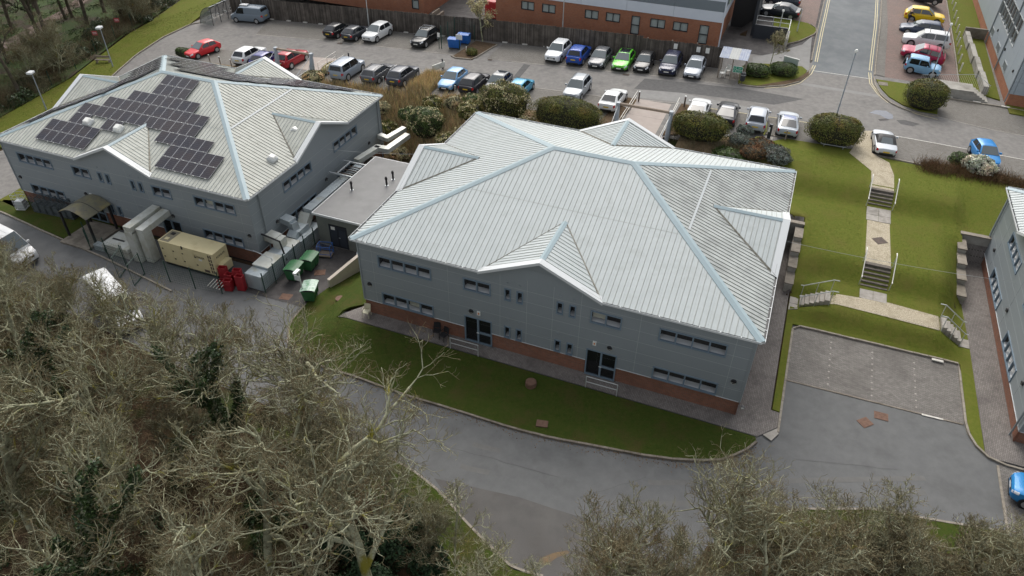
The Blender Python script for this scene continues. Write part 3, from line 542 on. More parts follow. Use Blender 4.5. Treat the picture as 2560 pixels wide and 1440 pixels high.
def build_office(name, label, loc, rot, mr, doors=True):
    root = thing(name, label, 'office building', loc, rot)
    W, D = BW, BD; ex0, ex1, ey0, ey1 = -OH, W + OH, -OH, D + OH; half = D / 2 + OH
    # roof
    base = MB(); rz = BE + half * TAN
    zi = BE + (OH + .02) * TAN - .03; A_, B_, C_, D_ = (.02, .02, zi), (W - .02, .02, zi), (W - .02, D - .02, zi), (.02, D - .02, zi); E_, F_ = (ex0 + half, D / 2, rz - .03), (ex1 - half, D / 2, rz - .03)
    base.add([A_, B_, C_, D_, E_, F_], [(0, 1, 5, 4), (1, 2, 5), (2, 3, 4, 5), (3, 0, 4), (3, 2, 1, 0)])
    roof = base.obj('roof', m_valley, root)
    LW, LD = ex1 - ex0, ey1 - ey0
    long_ = [(0, 0), (LW, 0), (LW - half, half), (half, half)]; short = [(0, 0), (LD, 0), (LD / 2, half)]
    nl, ns = (LW / 2, GAB, GAB * .44 / TAN), (LD / 2, GAB, GAB * .44 / TAN)
    slope_face(roof, long_, lambda u, h, n: (ex0 + u, ey0 + h - n * .34, BE + h * TAN + n * .94), mr, notch=nl)
    slope_face(roof, long_, lambda u, h, n: (ex1 - u, ey1 - h + n * .34, BE + h * TAN + n * .94), mr, notch=nl)
    slope_face(roof, short, lambda u, h, n: (ex1 - h + n * .34, ey0 + u, BE + h * TAN + n * .94), m_roof_s if mr is m_roof else mr, notch=ns, rib=m_rib_d)  # this slope alone gets the darker ribs
    slope_face(roof, short, lambda u, h, n: (ex0 + h - n * .34, ey1 - u, BE + h * TAN + n * .94), mr, notch=ns)
    dn = {'f': (0, -1, -TAN), 'b': (0, 1, -TAN), 'r': (1, 0, -TAN), 'l': (-1, 0, -TAN)}
    E_, F_ = (ex0 + half, D / 2, rz), (ex1 - half, D / 2, rz)
    cap_strip(roof, (E_, F_), .27, sides=(dn['f'], dn['b']))
    for pt, cor, s1, s2 in ((E_, (ex0, ey0, BE), 'f', 'l'), (F_, (ex1, ey0, BE), 'r', 'f'), (F_, (ex1, ey1, BE), 'b', 'r'), (E_, (ex0, ey1, BE), 'l', 'b')):
        e = (Vector(cor) - Vector(pt)).normalized(); ss = []
        for k in (s1, s2):
            g_ = Vector(dn[k]); nrm = Vector((g_.x * TAN, g_.y * TAN, 1)); nrm = Vector((-0, 0, 0)) + Vector((g_.x, g_.y, 0)).normalized() * (TAN / sqrt(1 + TAN * TAN)) + Vector((0, 0, 1 / sqrt(1 + TAN * TAN)))
            d_ = nrm.cross(e); d_ = d_ if d_.z < 0 else -d_; ss.append(d_)
        cap_strip(roof, (pt, cor), .27, 'hip_cap', sides=ss)
    # sealed sheet laps half way up the slopes
    lm_ = mat('lap_sealant', (.43, .455, .46), .6); hl = 5.58; yl = 6.0 if mr is m_roof else 5.7
    Pr = lambda u, h, n: (ex1 - h + n * .34, ey0 + u, BE + h * TAN + n * .94); Pf = lambda u, h, n: (ex0 + u, ey0 + h - n * .34, BE + h * TAN + n * .94)
    MB().add([Pr(yl + OH, hl - .07, .04), Pr(D - yl + OH, hl - .07, .04), Pr(D - yl + OH, hl + .07, .044), Pr(yl + OH, hl + .07, .044)], [(0, 1, 2, 3)]).obj('sheet_lap', lm_, roof)
    MB().add([Pf(hl + .6, hl - .02, .004), Pf(LW - hl - .6, hl - .02, .004), Pf(LW - hl - .6, hl + .02, .012), Pf(hl + .6, hl + .02, .012)], [(0, 1, 2, 3)]).obj('sheet_lap', m_rib, roof)
    # gables on the four sides: (centre, outward direction)
    GR = GAB * .44; run = GR / TAN
    for cx_, cy_, ox, oy in ((W / 2, ey0, 0, -1), (ex1, D / 2, 1, 0), (W / 2, ey1, 0, 1), (ex0, D / 2, -1, 0)):
        ax, ay = -oy, ox                            # along the wall
        def Q(a, i, z): return (cx_ + ax * a - ox * i, cy_ + ay * a - oy * i, z)
        for s_ in (-1, 1):
            sl = GR / GAB; nn = sqrt(1 + sl * sl)
            # u = distance inward from the gable face, h = distance down from the ridge towards the eave
            poly = [(-.12, 0), (run, 0), (-.12, GAB + .02)]
            slope_face(roof, poly, lambda u, h, n, s_=s_: Q(s_ * (h + n * sl / nn), u, BE + .06 + GR - h * sl + n / nn), mr, flip=(s_ > 0))
            a0, b0 = Vector(Q(s_ * GAB, 0, BE + .03)), Vector(Q(0, run, BE + .03 + GR)); d_ = (b0 - a0).normalized()
            vt = MB(); vt.tube([a0, b0], .07, 4); vt.obj('valley_gutter', m_valley, roof)
            bp = MB(); th = .30
            for i0, i1 in ((-.16, th),):
                vs = [Q(s_ * (GAB + .12), i0, BE + .03), Q(0, i0, BE + .1 + GR + .02), Q(0, i1, BE + .1 + GR + .02), Q(s_ * (GAB - .05), i1, BE + .12)]
                vs += [(v[0], v[1], v[2] - .2) for v in vs[:2]]
                bp.add(vs, [(0, 1, 2, 3), (1, 0, 4, 5)] if s_ * 1 > 0 else [(3, 2, 1, 0), (0, 1, 5, 4)])
            bp.obj('verge_flashing', m_gut, roof)
        cap_strip(roof, (Q(0, -.14, BE + .06 + GR), Q(0, run, BE + .06 + GR)), .2, 'gable_ridge_cap', sides=((ax, ay, -.44), (-ax, -ay, -.44)))
    # gutters: interrupted at the gables
    def gut(a, b):
        a, b = Vector(a), Vector(b); d_ = (b - a).normalized(); o_ = Vector((d_.y, -d_.x, 0)); mb = MB()
        prof = [(0, .02), (.13, .03), (.14, -.09), (.02, -.12)]
        vs = [a + o_ * x_ + Vector((0, 0, z_)) for x_, z_ in prof] + [b + o_ * x_ + Vector((0, 0, z_)) for x_, z_ in prof]
        mb.add(vs, [(1, 2, 6, 5), (2, 3, 7, 6), (0, 1, 2, 3), (7, 6, 5, 4)])
        vs = [a + o_ * .02, a + o_ * .12, b + o_ * .12, b + o_ * .02]; mb.add([(v.x, v.y, v.z - .03) for v in vs], [(0, 3, 2, 1)], 1)
        mb.tube([a + o_ * .135 + Vector((0, 0, .03)), b + o_ * .135 + Vector((0, 0, .03))], .018, 5)
        n = int((b - a).length / 1.05)
        for k in range(1, n): p = a.lerp(b, k / n); mb.box((p.x - .02 + min(0, o_.x * .13), p.y - .02 + min(0, o_.y * .13), p.z + .015), (p.x + .02 + max(0, o_.x * .13), p.y + .02 + max(0, o_.y * .13), p.z + .03))
        mb.obj('gutter', [m_gut, m_black], roof)
    z = BE - .0; c = W / 2; e = D / 2
    for a, b in (((ex0, ey0, z), (c - GAB, ey0, z)), ((c + GAB, ey0, z), (ex1, ey0, z)), ((ex1, ey0, z), (ex1, e - GAB, z)), ((ex1, e + GAB, z), (ex1, ey1, z)),
                 ((ex1, ey1, z), (c + GAB, ey1, z)), ((c - GAB, ey1, z), (ex0, ey1, z)), ((ex0, ey1, z), (ex0, e + GAB, z)), ((ex0, e - GAB, z), (ex0, ey0, z))): gut(a, b)
    # walls: brick plinth and core
    core = MB()
    core.box((.62, .62, .05), (W - .62, D - .62, BE - .05)); core.box((.05, .05, 2.9), (W - .05, D - .05, 3.25)); core.box((.05, .05, -.6), (W - .05, D - .05, .04))
    core.obj('inner_core', m_dark, root)
    # facades: local frame u along wall (left to right seen from outside), z up, d outwards
    def facade(T, L, wins, nws, doors_, lamps, gable):
        Z0, Z1 = 1.25, BE - .02; rows = 6; holes = wins + nws + doors_
        vcuts = sorted(set([0, L] + [x for x in (1.0, 6.5, 10.1, 11.9, 13.6, 15.35, 19.0, 24.45) if L > 22] + ([3.0, 9.95, 17.0] if L < 22 else [])))
        def rects(u0, u1, z0, z1):
            """rectangle minus window and door holes"""
            us = sorted(set([u0, u1] + [v for h_ in holes for v in h_[:2] if u0 < v < u1])); zs = sorted(set([z0, z1] + [v for h_ in holes for v in h_[2:4] if z0 < v < z1]))
            return [(a, b, c_, d_) for a, b in zip(us, us[1:]) for c_, d_ in zip(zs, zs[1:]) if not any(h_[0] - 1e-6 <= a and b <= h_[1] + 1e-6 and h_[2] - 1e-6 <= c_ and d_ <= h_[3] + 1e-6 for h_ in holes)]
        hgt = (Z1 - Z0) / rows
        wl = MB()                                     # structural wall behind the panels, with the openings left out
        for r_ in rects(0, L, Z0, Z1): wl.add([T(r_[0], r_[2], -.006), T(r_[1], r_[2], -.006), T(r_[1], r_[3], -.006), T(r_[0], r_[3], -.006)], [(0, 1, 2, 3)])
        wall = wl.obj('wall', m_clad_l, root)
        for a, b in zip(vcuts, vcuts[1:]):
            for k in range(rows):
                z0, z1 = Z0 + hgt * k + .012, Z0 + hgt * (k + 1) - .012; rl = [r_ for r_ in rects(a + .01, b - .01, z0, z1) if r_[1] - r_[0] > .02 and r_[3] - r_[2] > .02]
                grp = list(range(len(rl)))               # pieces of one panel that a window parts become panels of their own
                for i, r1 in enumerate(rl):
                    for j, r2 in enumerate(rl[:i]):
                        tx, tz = min(r1[1], r2[1]) - max(r1[0], r2[0]), min(r1[3], r2[3]) - max(r1[2], r2[2])
                        if (tx > 1e-4 and abs(tz) < 1e-4) or (tz > 1e-4 and abs(tx) < 1e-4): o_, n_ = grp[i], grp[j]; grp = [n_ if g_ == o_ else g_ for g_ in grp]
                for gi in sorted(set(grp)):
                  mb = MB()
                  for (p, q_, s_, t_) in [r_ for r_, g_ in zip(rl, grp) if g_ == gi]:
                    vs = [T(p, s_, 0), T(q_, s_, 0), T(q_, t_, 0), T(p, t_, 0), T(p, s_, -.03), T(q_, s_, -.03), T(q_, t_, -.03), T(p, t_, -.03)]
                    mb.add(vs, [(0, 1, 2, 3), (4, 5, 1, 0), (5, 6, 2, 1), (6, 7, 3, 2), (7, 4, 0, 3)])
                  if mb.f: mb.obj('cladding_panel', m_clad, wall)
        # gable triangle panels
        GRr = GAB * .44; cc = L / 2; mb = MB()
        for k in range(2):
            z0, z1 = BE - .02 + GRr * k / 2, BE - .02 + GRr * (k + 1) / 2 - .012; w0, w1 = GAB * (1 - k / 2) + .05, GAB * (1 - (k + 1) / 2) + .05
            MB().add([T(cc - w0, z0, 0.02), T(cc + w0, z0, .02), T(cc + w1, z1, .02), T(cc - w1, z1, .02), T(cc - w0, z0, -.2), T(cc + w0, z0, -.2), T(cc + w1, z1, -.2), T(cc - w1, z1, -.2)], [(0, 1, 2, 3), (4, 5, 1, 0), (7, 6, 5, 4)]).obj('gable_panel', m_clad, wall)
        fb = MB(); fb.add([T(cc - GAB - .05, BE - .14, .05), T(cc + GAB + .05, BE - .14, .05), T(cc + GAB + .05, BE - .02, .05), T(cc - GAB - .05, BE - .02, .05)], [(0, 1, 2, 3)])
        # brick plinth and drip trim
        pl = MB(); tr = MB()
        for r_ in rects(0, L, -.6, 1.24):
            pl.add([T(r_[0], r_[2], -.06), T(r_[1], r_[2], -.06), T(r_[1], r_[3], -.06), T(r_[0], r_[3], -.06)], [(0, 1, 2, 3)])
        pl.obj('brick_plinth', m_brick, wall)
        xs_ = [0] + [v for h_ in doors_ for v in h_[:2]] + [L]
        for a, b in zip(xs_[::2], xs_[1::2]):
            vs = [T(a, 1.235, .035), T(b, 1.235, .035), T(b, 1.262, .035), T(a, 1.262, .035), T(a, 1.235, -.05), T(b, 1.235, -.05), T(b, 1.262, -.05), T(a, 1.262, -.05)]
            tr.add(vs, [(0, 1, 2, 3), (3, 2, 6, 7), (4, 5, 1, 0)])
        if tr.f: tr.obj('drip_trim', m_gut, wall)
        # windows
        for (u0, u1, z0, z1, n) in [(*w_, 4 if w_[1] - w_[0] > 3 else 2) for w_ in wins] + [(*w_, 1) for w_ in nws]:
            fr = MB(); ft = .055 if n > 1 else .05
            def bar(a, b, c_, d_, o0=-.1, o1=.05):
                vs = [T(a, c_, o1), T(b, c_, o1), T(b, d_, o1), T(a, d_, o1), T(a, c_, o0), T(b, c_, o0), T(b, d_, o0), T(a, d_, o0)]
                fr.add(vs, [(0, 1, 2, 3), (4, 5, 1, 0), (5, 6, 2, 1), (6, 7, 3, 2), (7, 4, 0, 3), (7, 6, 5, 4)])
            bar(u0 - .03, u1 + .03, z0 - .03, z0 + ft + .01, -.1, .075); bar(u0 - .03, u1 + .03, z1 - ft, z1 + .03); bar(u0 - .03, u0 + ft, z0 + ft + .01, z1 - ft); bar(u1 - ft, u1 + .03, z0 + ft + .01, z1 - ft)
            for k in range(1, n): x_ = u0 + (u1 - u0) * k / n; bar(x_ - .045, x_ + .045, z0 + ft + .01, z1 - ft)
            wn = fr.obj('window', m_frame, wall)
            for k in range(n):
                a, b = u0 + (u1 - u0) * k / n + .045, u0 + (u1 - u0) * (k + 1) / n - .045
                MB().add([T(a, z0 + .05, -.03), T(b, z0 + .05, -.03), T(b, z1 - .04, -.03), T(a, z1 - .04, -.03)], [(0, 1, 2, 3)]).obj('pane', m_glass, wn)
            rm = MB()                                  # reveal, sill board and dim room behind
            dp = -.5
            vs = [T(u0, z0 + .07, -.05), T(u1, z0 + .07, -.05), T(u1, z1, -.1), T(u0, z1, -.1), T(u0, z0 + .07, dp), T(u1, z0 + .07, dp), T(u1, z1, dp), T(u0, z1, dp)]
            rm.add(vs, [(4, 5, 6, 7)], 0); rm.add(vs, [(0, 1, 5, 4)], 1); rm.add(vs, [(1, 2, 6, 5), (3, 0, 4, 7), (2, 3, 7, 6)], 0)
            if n > 1 and random.random() < .3: k = random.randrange(n); a, b = u0 + (u1 - u0) * k / n + .06, u0 + (u1 - u0) * (k + 1) / n - .06; rm.add([T(a, z0 + .3, -.2), T(b, z0 + .3, -.2), T(b, z1, -.2), T(a, z1, -.2)], [(0, 1, 2, 3)], 2)
            rm.obj('window_reveal', [m_dark, m_board, m_blind], wn)
        for (u0, u1, z0, z1) in doors_:
            fr = MB()
            def bar(a, b, c_, d_, o1=.04):
                vs = [T(a, c_, o1), T(b, c_, o1), T(b, d_, o1), T(a, d_, o1), T(a, c_, -.1), T(b, c_, -.1), T(b, d_, -.1), T(a, d_, -.1)]
                fr.add(vs, [(0, 1, 2, 3), (4, 5, 1, 0), (5, 6, 2, 1), (6, 7, 3, 2), (7, 4, 0, 3)])
            bar(u0, u0 + .08, z0, z1 - .08); bar(u1 - .08, u1, z0, z1 - .08); bar(u0, u1, z1 - .08, z1); um = (u0 + u1) / 2; bar(um - .06, um + .06, z0, z1 - .08); bar(u0 + .08, um - .06, z0, z0 + .09); bar(um + .06, u1 - .08, z0, z0 + .09); bar(um + .06, u1 - .08, .95, 1.08, .03)
            dr = fr.obj('entrance_door', m_frame, wall)
            for a, b in ((u0 + .08, um - .06), (um + .06, u1 - .08)): MB().add([T(a, z0 + .05, -.04), T(b, z0 + .05, -.04), T(b, z1 - .06, -.04), T(a, z1 - .06, -.04)], [(0, 1, 2, 3)]).obj('pane', m_glass_dk, dr)
            rm = MB(); vs = [T(u0, z0, -.1), T(u1, z0, -.1), T(u1, z1, -.1), T(u0, z1, -.1), T(u0, z0, -.56), T(u1, z0, -.56), T(u1, z1, -.56), T(u0, z1, -.56)]
            rm.add(vs, [(4, 5, 6, 7), (0, 1, 5, 4), (1, 2, 6, 5), (3, 0, 4, 7), (2, 3, 7, 6)]); rm.obj('lobby_recess', m_dark, dr)
            MB().box((-.09, -.02, -.02), (.09, .02, .02), T=Matrix.Translation(T(um, 1.02, .06))).obj('door_handle', m_gut, dr)
            st = MB(); vs = [T(u0 - .05, -.05, .06), T(u1 + .05, -.05, .06), T(u1 + .05, z0, .06), T(u0 - .05, z0, .06), T(u0 - .05, -.05, -.2), T(u1 + .05, -.05, -.2), T(u1 + .05, z0, -.2), T(u0 - .05, z0, -.2)]
            st.add(vs, [(0, 1, 2, 3), (3, 2, 6, 7)]); st.obj('door_sill', m_gut, dr)
        for (u, z_) in lamps:
            mb = MB(); rr = .17; ring = [(rr * cos(2 * pi * k / 14), rr * sin(2 * pi * k / 14)) for k in range(14)]
            mb.add([T(u + a, z_ + b, .002) for a, b in ring] + [T(u + a * .8, z_ + b * .8, .1) for a, b in ring], [tuple(range(14, 28))] + [(k, (k + 1) % 14, 14 + (k + 1) % 14, 14 + k) for k in range(14)])
            lo = mb.obj('bulkhead_lamp', m_black, wall)
            hr = [(rr * .85 * cos(pi + pi * k / 8), rr * .85 * sin(pi + pi * k / 8)) for k in range(9)]
            MB().add([T(u + a, z_ + b - .02, .108 if abs(b) < .05 else .09) for a, b in hr], [tuple(range(9))]).obj('lamp_diffuser', m_white, lo)
    main_w = [(1.45, 5.3, 4.43, 5.33), (7.6, 9.45, 4.43, 5.33), (16.0, 17.87, 4.43, 5.33), (20.16, 24.03, 4.43, 5.33), (1.45, 5.3, 1.3, 2.24), (20.16, 24.03, 1.3, 2.24)]
    nar = [(x_, x_ + .38, z_, z_ + h_) for x_ in (10.42, 11.23, 13.84, 14.65) for z_, h_ in ((4.43, .9), (1.3, .94))]
    drs = [(7.57, 9.53, .06, 2.25), (15.93, 17.9, .06, 2.25)]
    lm = [(8.08, 2.72), (.55, 2.7), (17.36, 2.75), (24.85, 2.75)]
    side_w = [(4.25, 8.2, 4.43, 5.33), (11.7, 15.65, 4.43, 5.33)]; side_g = [(4.25, 8.2, 1.3, 2.24), (11.7, 15.65, 1.3, 2.24)]
    facade(lambda u, z_, d: (u, -d, z_), W, main_w, nar, drs, lm, True)
    facade(lambda u, z_, d: (W + d, u, z_), D, side_w + (side_g if name != 'office_block' or True else []), [], [], [(2.7, 2.6), (9.95, 2.65), (17.4, 2.65)], True)
    facade(lambda u, z_, d: (W - u, D + d, z_), W, main_w, [], [], [], True)
    facade(lambda u, z_, d: (-d, D - u, z_), D, side_w + side_g, [], [], [(2.5, 2.65), (9.95, 2.65), (17.2, 2.65)], True)
    cp = MB()                                        # corner trims
    for x_, y_ in ((0, 0), (W, 0), (W, D), (0, D)): cp.box((x_ - .05, y_ - .05, 1.262), (x_ + .05, y_ + .05, BE - .1))
    cp.obj('corner_trim', m_clad, root)
    bc = MB()
    for x_, y_ in ((.06, .06), (W - .06, .06), (W - .06, D - .06), (.06, D - .06)): bc.box((x_ - .03, y_ - .03, -.6), (x_ + .03, y_ + .03, 1.235))
    bc.obj('plinth_corner', m_brick, root)
    for x_, y_ in ((W + .1, D - .45), (W + .1, 1.2), (-.1, D - .45), (-.1, .5)):
        MB().tube([(x_, y_, BE - .15), (x_, y_, .1)], .06, 8).obj('downpipe', m_clad, root)
    for x_, z_ in ((8.62, 2.72), (16.4, 2.83)):
        q_ = MB().box((x_ - .11, -.06, z_ - .16), (x_ + .11, -.002, z_ + .16)).obj('alarm_box', m_white, root)
        MB().box((x_ - .05, -.066, z_ - .08), (x_ + .05, -.0605, z_ + .06)).obj('alarm_mark', m_orange, q_)
    for x_ in (10.6, 11.4, 14.0, 14.85):
        for z_ in (2.78, 5.75): MB().box((x_ - .07, -.045, z_), (x_ + .07, -.002, z_ + .09)).obj('vent_cowl', m_clad, root)
    return root
office_B = build_office('office_building', 'grey two-storey office with pale ribbed hipped roof, bare of solar panels, beside the front lawn', (0, 0, 0), 0, m_roof)
office_A = build_office('office_building', 'grey two-storey office at left with solar panels across its hipped ribbed roof', (-37.69, 3.87, -2.12), .004, m_roofA)
office_C = build_office('office_building', 'pale grey office cut off by the right edge beside the stepped lawn', (40.86, 4.12, -.3), 0, m_roof)

# ================================================================== other buildings
m_ubrick = brickmat('unit_brick', (.42, .145, .06), (.32, .105, .048), (.25, .19, .15), .225, .075, .012, axis='Z', stain=(.2, .075, .04), dirt=.4)
m_uwhite = mat('unit_white_cladding', (.6, .64, .7), .5, c2=(.64, .68, .73), scale=.5)
m_ugrey = mat('unit_grey_cladding', (.17, .2, .22), .5)
m_uframe = mat('unit_frame_black', (.014, .02, .026), .4)
m_ublind = mat('unit_blind', (.5, .55, .52), .7, c2=(.45, .5, .47), scale=2)
m_dclad = mat('pale_blue_cladding', (.30, .345, .385), .42, c2=(.32, .365, .4), scale=.5)
m_uglass = glassmat('unit_glass', (.02, .024, .026), .05, alpha=.12)
m_fencew = mat('fence_timber', (.072, .06, .05), .92, c2=(.125, .108, .092), scale=1.2, c3=(.045, .038, .032), s3=.7, attr='col')
m_green = mat('mesh_green', (.012, .05, .035), .5); m_char = mat('charcoal_panel', (.022, .026, .034), .6)
m_tan_tube = mat('portal_tube', (.24, .18, .13), .6, c2=(.3, .24, .18), scale=3); m_gsteel = mat('portal_steel', (.26, .3, .34), .5, c2=(.33, .36, .39), scale=2)
m_rail = mat('rail_galvanised', (.52, .54, .53), .4, metal=.3); m_railw = mat('rail_white', (.68, .66, .6), .5)
m_timber = mat('weathered_timber', (.2, .165, .13), .9, c2=(.27, .225, .18), scale=3)
def tinted(mb, me):
    """per-piece tint stored as a colour attribute"""
    a = me.color_attributes.new('col', 'FLOAT_COLOR', 'POINT'); arr = np.ones((len(me.vertices), 4), np.float32); arr[:, :3] = np.array(mb.cols, np.float32).reshape(-1, 1) if np.ndim(mb.cols) == 1 else np.array(mb.cols)
    a.data.foreach_set('color', arr.ravel())
def unit(name, label, x0, x1, y0, y1, z0, H, bands, wins, doors_, east=True):
    r = thing(name, label, 'industrial unit', (0, 0, 0)); zb = 6.2
    def wallface(nm, mm, a, b, o=0):
        mb = MB(); mb.box((x0 - o, y0 - o, a), (x1 + o, y1, b)); return mb.obj(nm, mm, r)
    # front brick wall with openings: built as cells round them
    hol = wins + doors_; us = sorted({x0, x1, *[v for h in hol for v in h[:2]]}); zs = sorted({z0 - .8, zb, *[v for h in hol for v in h[2:]]})
    mb = MB()
    for a, b in zip(us, us[1:]):
        for c, d in zip(zs, zs[1:]):
            if not any(h[0] <= a + 1e-4 and b <= h[1] + 1e-4 and h[2] <= c + 1e-4 and d <= h[3] + 1e-4 for h in hol): mb.add([(a, y0, c), (b, y0, c), (b, y0, d), (a, y0, d)], [(0, 1, 2, 3)])
    mb.add([(x1, y0, z0 - .8), (x1, y1, z0 - .8), (x1, y1, zb), (x1, y0, zb)], [(0, 1, 2, 3)]); mb.add([(x0, y1, z0 - .8), (x0, y0, z0 - .8), (x0, y0, zb), (x0, y1, zb)], [(0, 1, 2, 3)])
    mb.obj('brick_wall', m_ubrick, r)
    MB().box((x0 + .02, y0 + .3, z0 - .8), (x1 - .02, y1, H - .1)).obj('inner_core', m_dark, r)
    z = zb
    for h, mm in bands:
        n = max(1, round((x1 - x0) / 6))
        for k in range(n):
            a, b = x0 + (x1 - x0) * k / n, x0 + (x1 - x0) * (k + 1) / n
            MB().box((a + .01 - (.06 if k == 0 else 0), y0 - .06, z + .005), (b - .01 + (.06 if k == n - 1 else 0), y0 + .2, z + h - .005)).obj('cladding_panel', mm, r)
        MB().box((x1 - .15, y0 + .21, z + .005), (x1 + .06, y1, z + h - .005)).obj('side_panel', mm, r)
        z += h
    MB().box((x0 - .1, y0 - .1, z), (x1 + .1, y1 + .1, z + .2)).obj('roof', m_ugrey, r)
    for (a, b, c, d) in wins + doors_:
        isd = (a, b, c, d) in doors_; fr = MB(); f = .07
        parts = [(a, b, c, c + f), (a, b, d - f, d), (a, a + f, c + f, d - f), (b - f, b, c + f, d - f)] + ([(a + f, b - f, (c + d) / 2 - .03, (c + d) / 2 + .03)] if isd else [((a + b) / 2 - .035, (a + b) / 2 + .035, c + f, d - f)])
        for (p, q_, s_, t_) in parts: fr.box((p, y0 - .03, s_), (q_, y0 + .1, t_))
        w_ = fr.obj('unit_door' if isd else 'window', m_uframe, r)
        cells = [(a, b, c, (c + d) / 2), (a, b, (c + d) / 2, d)] if isd else [(a, (a + b) / 2, c, d), ((a + b) / 2, b, c, d)]
        for (p, q_, s_, t_) in cells:
            MB().add([(p + .02, y0 + .03, s_ + .02), (q_ - .02, y0 + .03, s_ + .02), (q_ - .02, y0 + .03, t_ - .02), (p + .02, y0 + .03, t_ - .02)], [(0, 1, 2, 3)]).obj('pane', m_uglass, w_)
            MB().add([(p + .02, y0 + .16, s_ + .02), (q_ - .02, y0 + .16, s_ + .02), (q_ - .02, y0 + .16, t_ - .02), (p + .02, y0 + .16, t_ - .02)], [(0, 1, 2, 3)]).obj('blind', m_ublind, w_)
    return r
uE = unit('industrial_unit', 'red brick industrial unit with pale and grey cladding bands behind the dark timber fence', -11.9, 15.3, 52.1, 80, 3.4, 11.5, [(1.15, m_uwhite), (1.1, m_ugrey), (3, m_uwhite)],
          [(-8.55, -6.88, 4.68, 5.68), (-5.87, -4.18, 4.68, 5.68), (-.5, 1.16, 4.68, 5.68), (2.08, 3.77, 4.68, 5.68), (7.36, 9.08, 4.68, 5.68), (10.0, 11.7, 4.68, 5.68)], [(5.15, 6.15, 3.6, 5.7), (13.02, 14.05, 3.6, 5.7)])
MB().tube([(15.45, 52.0, 11), (15.45, 52.0, 3.4)], .07, 8).obj('downpipe', m_uwhite, uE)
for (x, z, w_) in ((15.42, 8.2, 2.4),):
    MB().box((15.4, 55, 7.4), (15.5, 60, 9.4)).obj('sign_board', mat('faded_sign', (.42, .47, .38), .6, c2=(.3, .36, .28), scale=1.5), uE)
unit('industrial_unit', 'red brick unit at the top edge left of the fenced yard', -48, -21.9, 52.1, 75, 2.8, 10.5, [(1.3, m_uwhite), (3, m_ugrey)], [(-34, -32.4, 4.6, 5.6), (-31, -29.4, 4.6, 5.6)], [(-23.6, -22.6, 2.85, 5.0)])
# red skip and timber stack in the yard between the units
MB().rbox((-14.0, 53.4, 2.6), (-12.2, 55.2, 4.6), .12).obj('red_skip', mat('skip_red', (.42, .02, .02), .5, c2=(.3, .015, .015), scale=3), label='red metal container against the brick unit behind the blossom tree', cat='container')
mb = MB()
for k in range(5): mb.box((-20.6 + k * .28, 50.5, 2.5), (-20.4 + k * .28, 52.6, 2.7 + .25 * (k % 3)), T=None)
mb.obj('timber_stack', m_timber, label='stack of pale timber in the yard between the brick units', cat='timber')
# pale blue-grey building at the top right
rD = thing('office_building', 'pale blue-grey building with brick base at the top right corner', 'office building', (0, 0, 0)); X0, Y0, Y1, Z0 = 44.35, 49.05, 98, 3.0
MB().box((X0 + .05, Y0 + .05, Z0 - 1), (X0 + 22, Y1, Z0 + 1.05)).obj('brick_base', m_ubrick, rD)
MB().box((X0 + .3, Y0 + .3, Z0 + 1), (X0 + 21.8, Y1, Z0 + 8.4)).obj('inner_core', m_dark, rD)
ycuts = [Y0, 52.6, 58, 63, 68, 73, 78, 84, 90, Y1]; zc = [Z0 + 1.06 + 1.22 * k for k in range(7)]
dw = [(54.2, 55.9, 4.25, 5.1), (59.9, 61.8, 4.25, 5.1), (65.5, 67.5, 4.25, 5.1)]; big = (55.2, 67.2, 6.6, 9.3)
def dcell(a, b, c, d):
    hol = dw + [big]; us = sorted({a, b, *[v for h in hol for v in h[:2] if a < v < b]}); zs = sorted({c, d, *[v for h in hol for v in h[2:] if c < v < d]}); mb = MB()
    for p, q_ in zip(us, us[1:]):
        for s_, t_ in zip(zs, zs[1:]):
            if any(h[0] <= p + 1e-4 and q_ <= h[1] + 1e-4 and h[2] <= s_ + 1e-4 and t_ <= h[3] + 1e-4 for h in hol): continue
            mb.box((X0 - .02, p, s_), (X0 + .28, q_, t_))
    if mb.f: mb.obj('cladding_panel', m_dclad, rD)
for a, b in zip(ycuts, ycuts[1:]):
    for c, d in zip(zc, zc[1:]): dcell(a + .012, b - .012, c + .008, d - .008)
for k in range(4):
    for c, d in zip(zc, zc[1:]): MB().box((X0 + 5.4 * k + (.3 if k == 0 else .012), Y0 - .02, c + .008), (X0 + 5.4 * (k + 1) - .012, Y0 + .28, d - .008)).obj('cladding_panel', m_dclad, rD)
MB().add([(X0 - .4, Y0 - .4, zc[-1]), (X0 + 22, Y0 - .4, zc[-1]), (X0 + 22, Y1, zc[-1] + 1), (X0 - .4, Y1, zc[-1]), (X0 + 11, Y0 + 11, zc[-1] + 4), (X0 + 11, Y1, zc[-1] + 4)], [(0, 1, 4), (0, 4, 5, 3), (1, 2, 5, 4), (3, 2, 1, 0)]).obj('roof', m_roof, rD)
for (a, b, c, d), n in [(w_, 4) for w_ in dw] + [(big, 8)]:
    fr = MB(); f = .06
    fr.box((X0 - .06, a, c), (X0 + .1, b, c + f)); fr.box((X0 - .06, a, d - f), (X0 + .1, b, d))
    for k in range(n + 1): y = a + (b - a) * k / n; fr.box((X0 - .06, y - f / 2, c + f), (X0 + .1, y + f / 2, d - f))
    if n == 8: fr.box((X0 - .05, a, (c + d) / 2 - .03), (X0 + .08, b, (c + d) / 2 + .03))
    wn = fr.obj('window', m_clad_l, rD)
    for k in range(n): p, q_ = a + (b - a) * k / n + .03, a + (b - a) * (k + 1) / n - .03; MB().add([(X0 + .02, q_, c + .03), (X0 + .02, p, c + .03), (X0 + .02, p, d - .03), (X0 + .02, q_, d - .03)], [(0, 1, 2, 3)]).obj('pane', m_glass, wn)
for y in (52.5, 61.5, 70.5): MB().tube([(X0 - .08, y - 3.2, Z0 + 8.3), (X0 - .08, y - 3.2, Z0 + .1)], .07, 8).obj('downpipe', m_clad, rD)
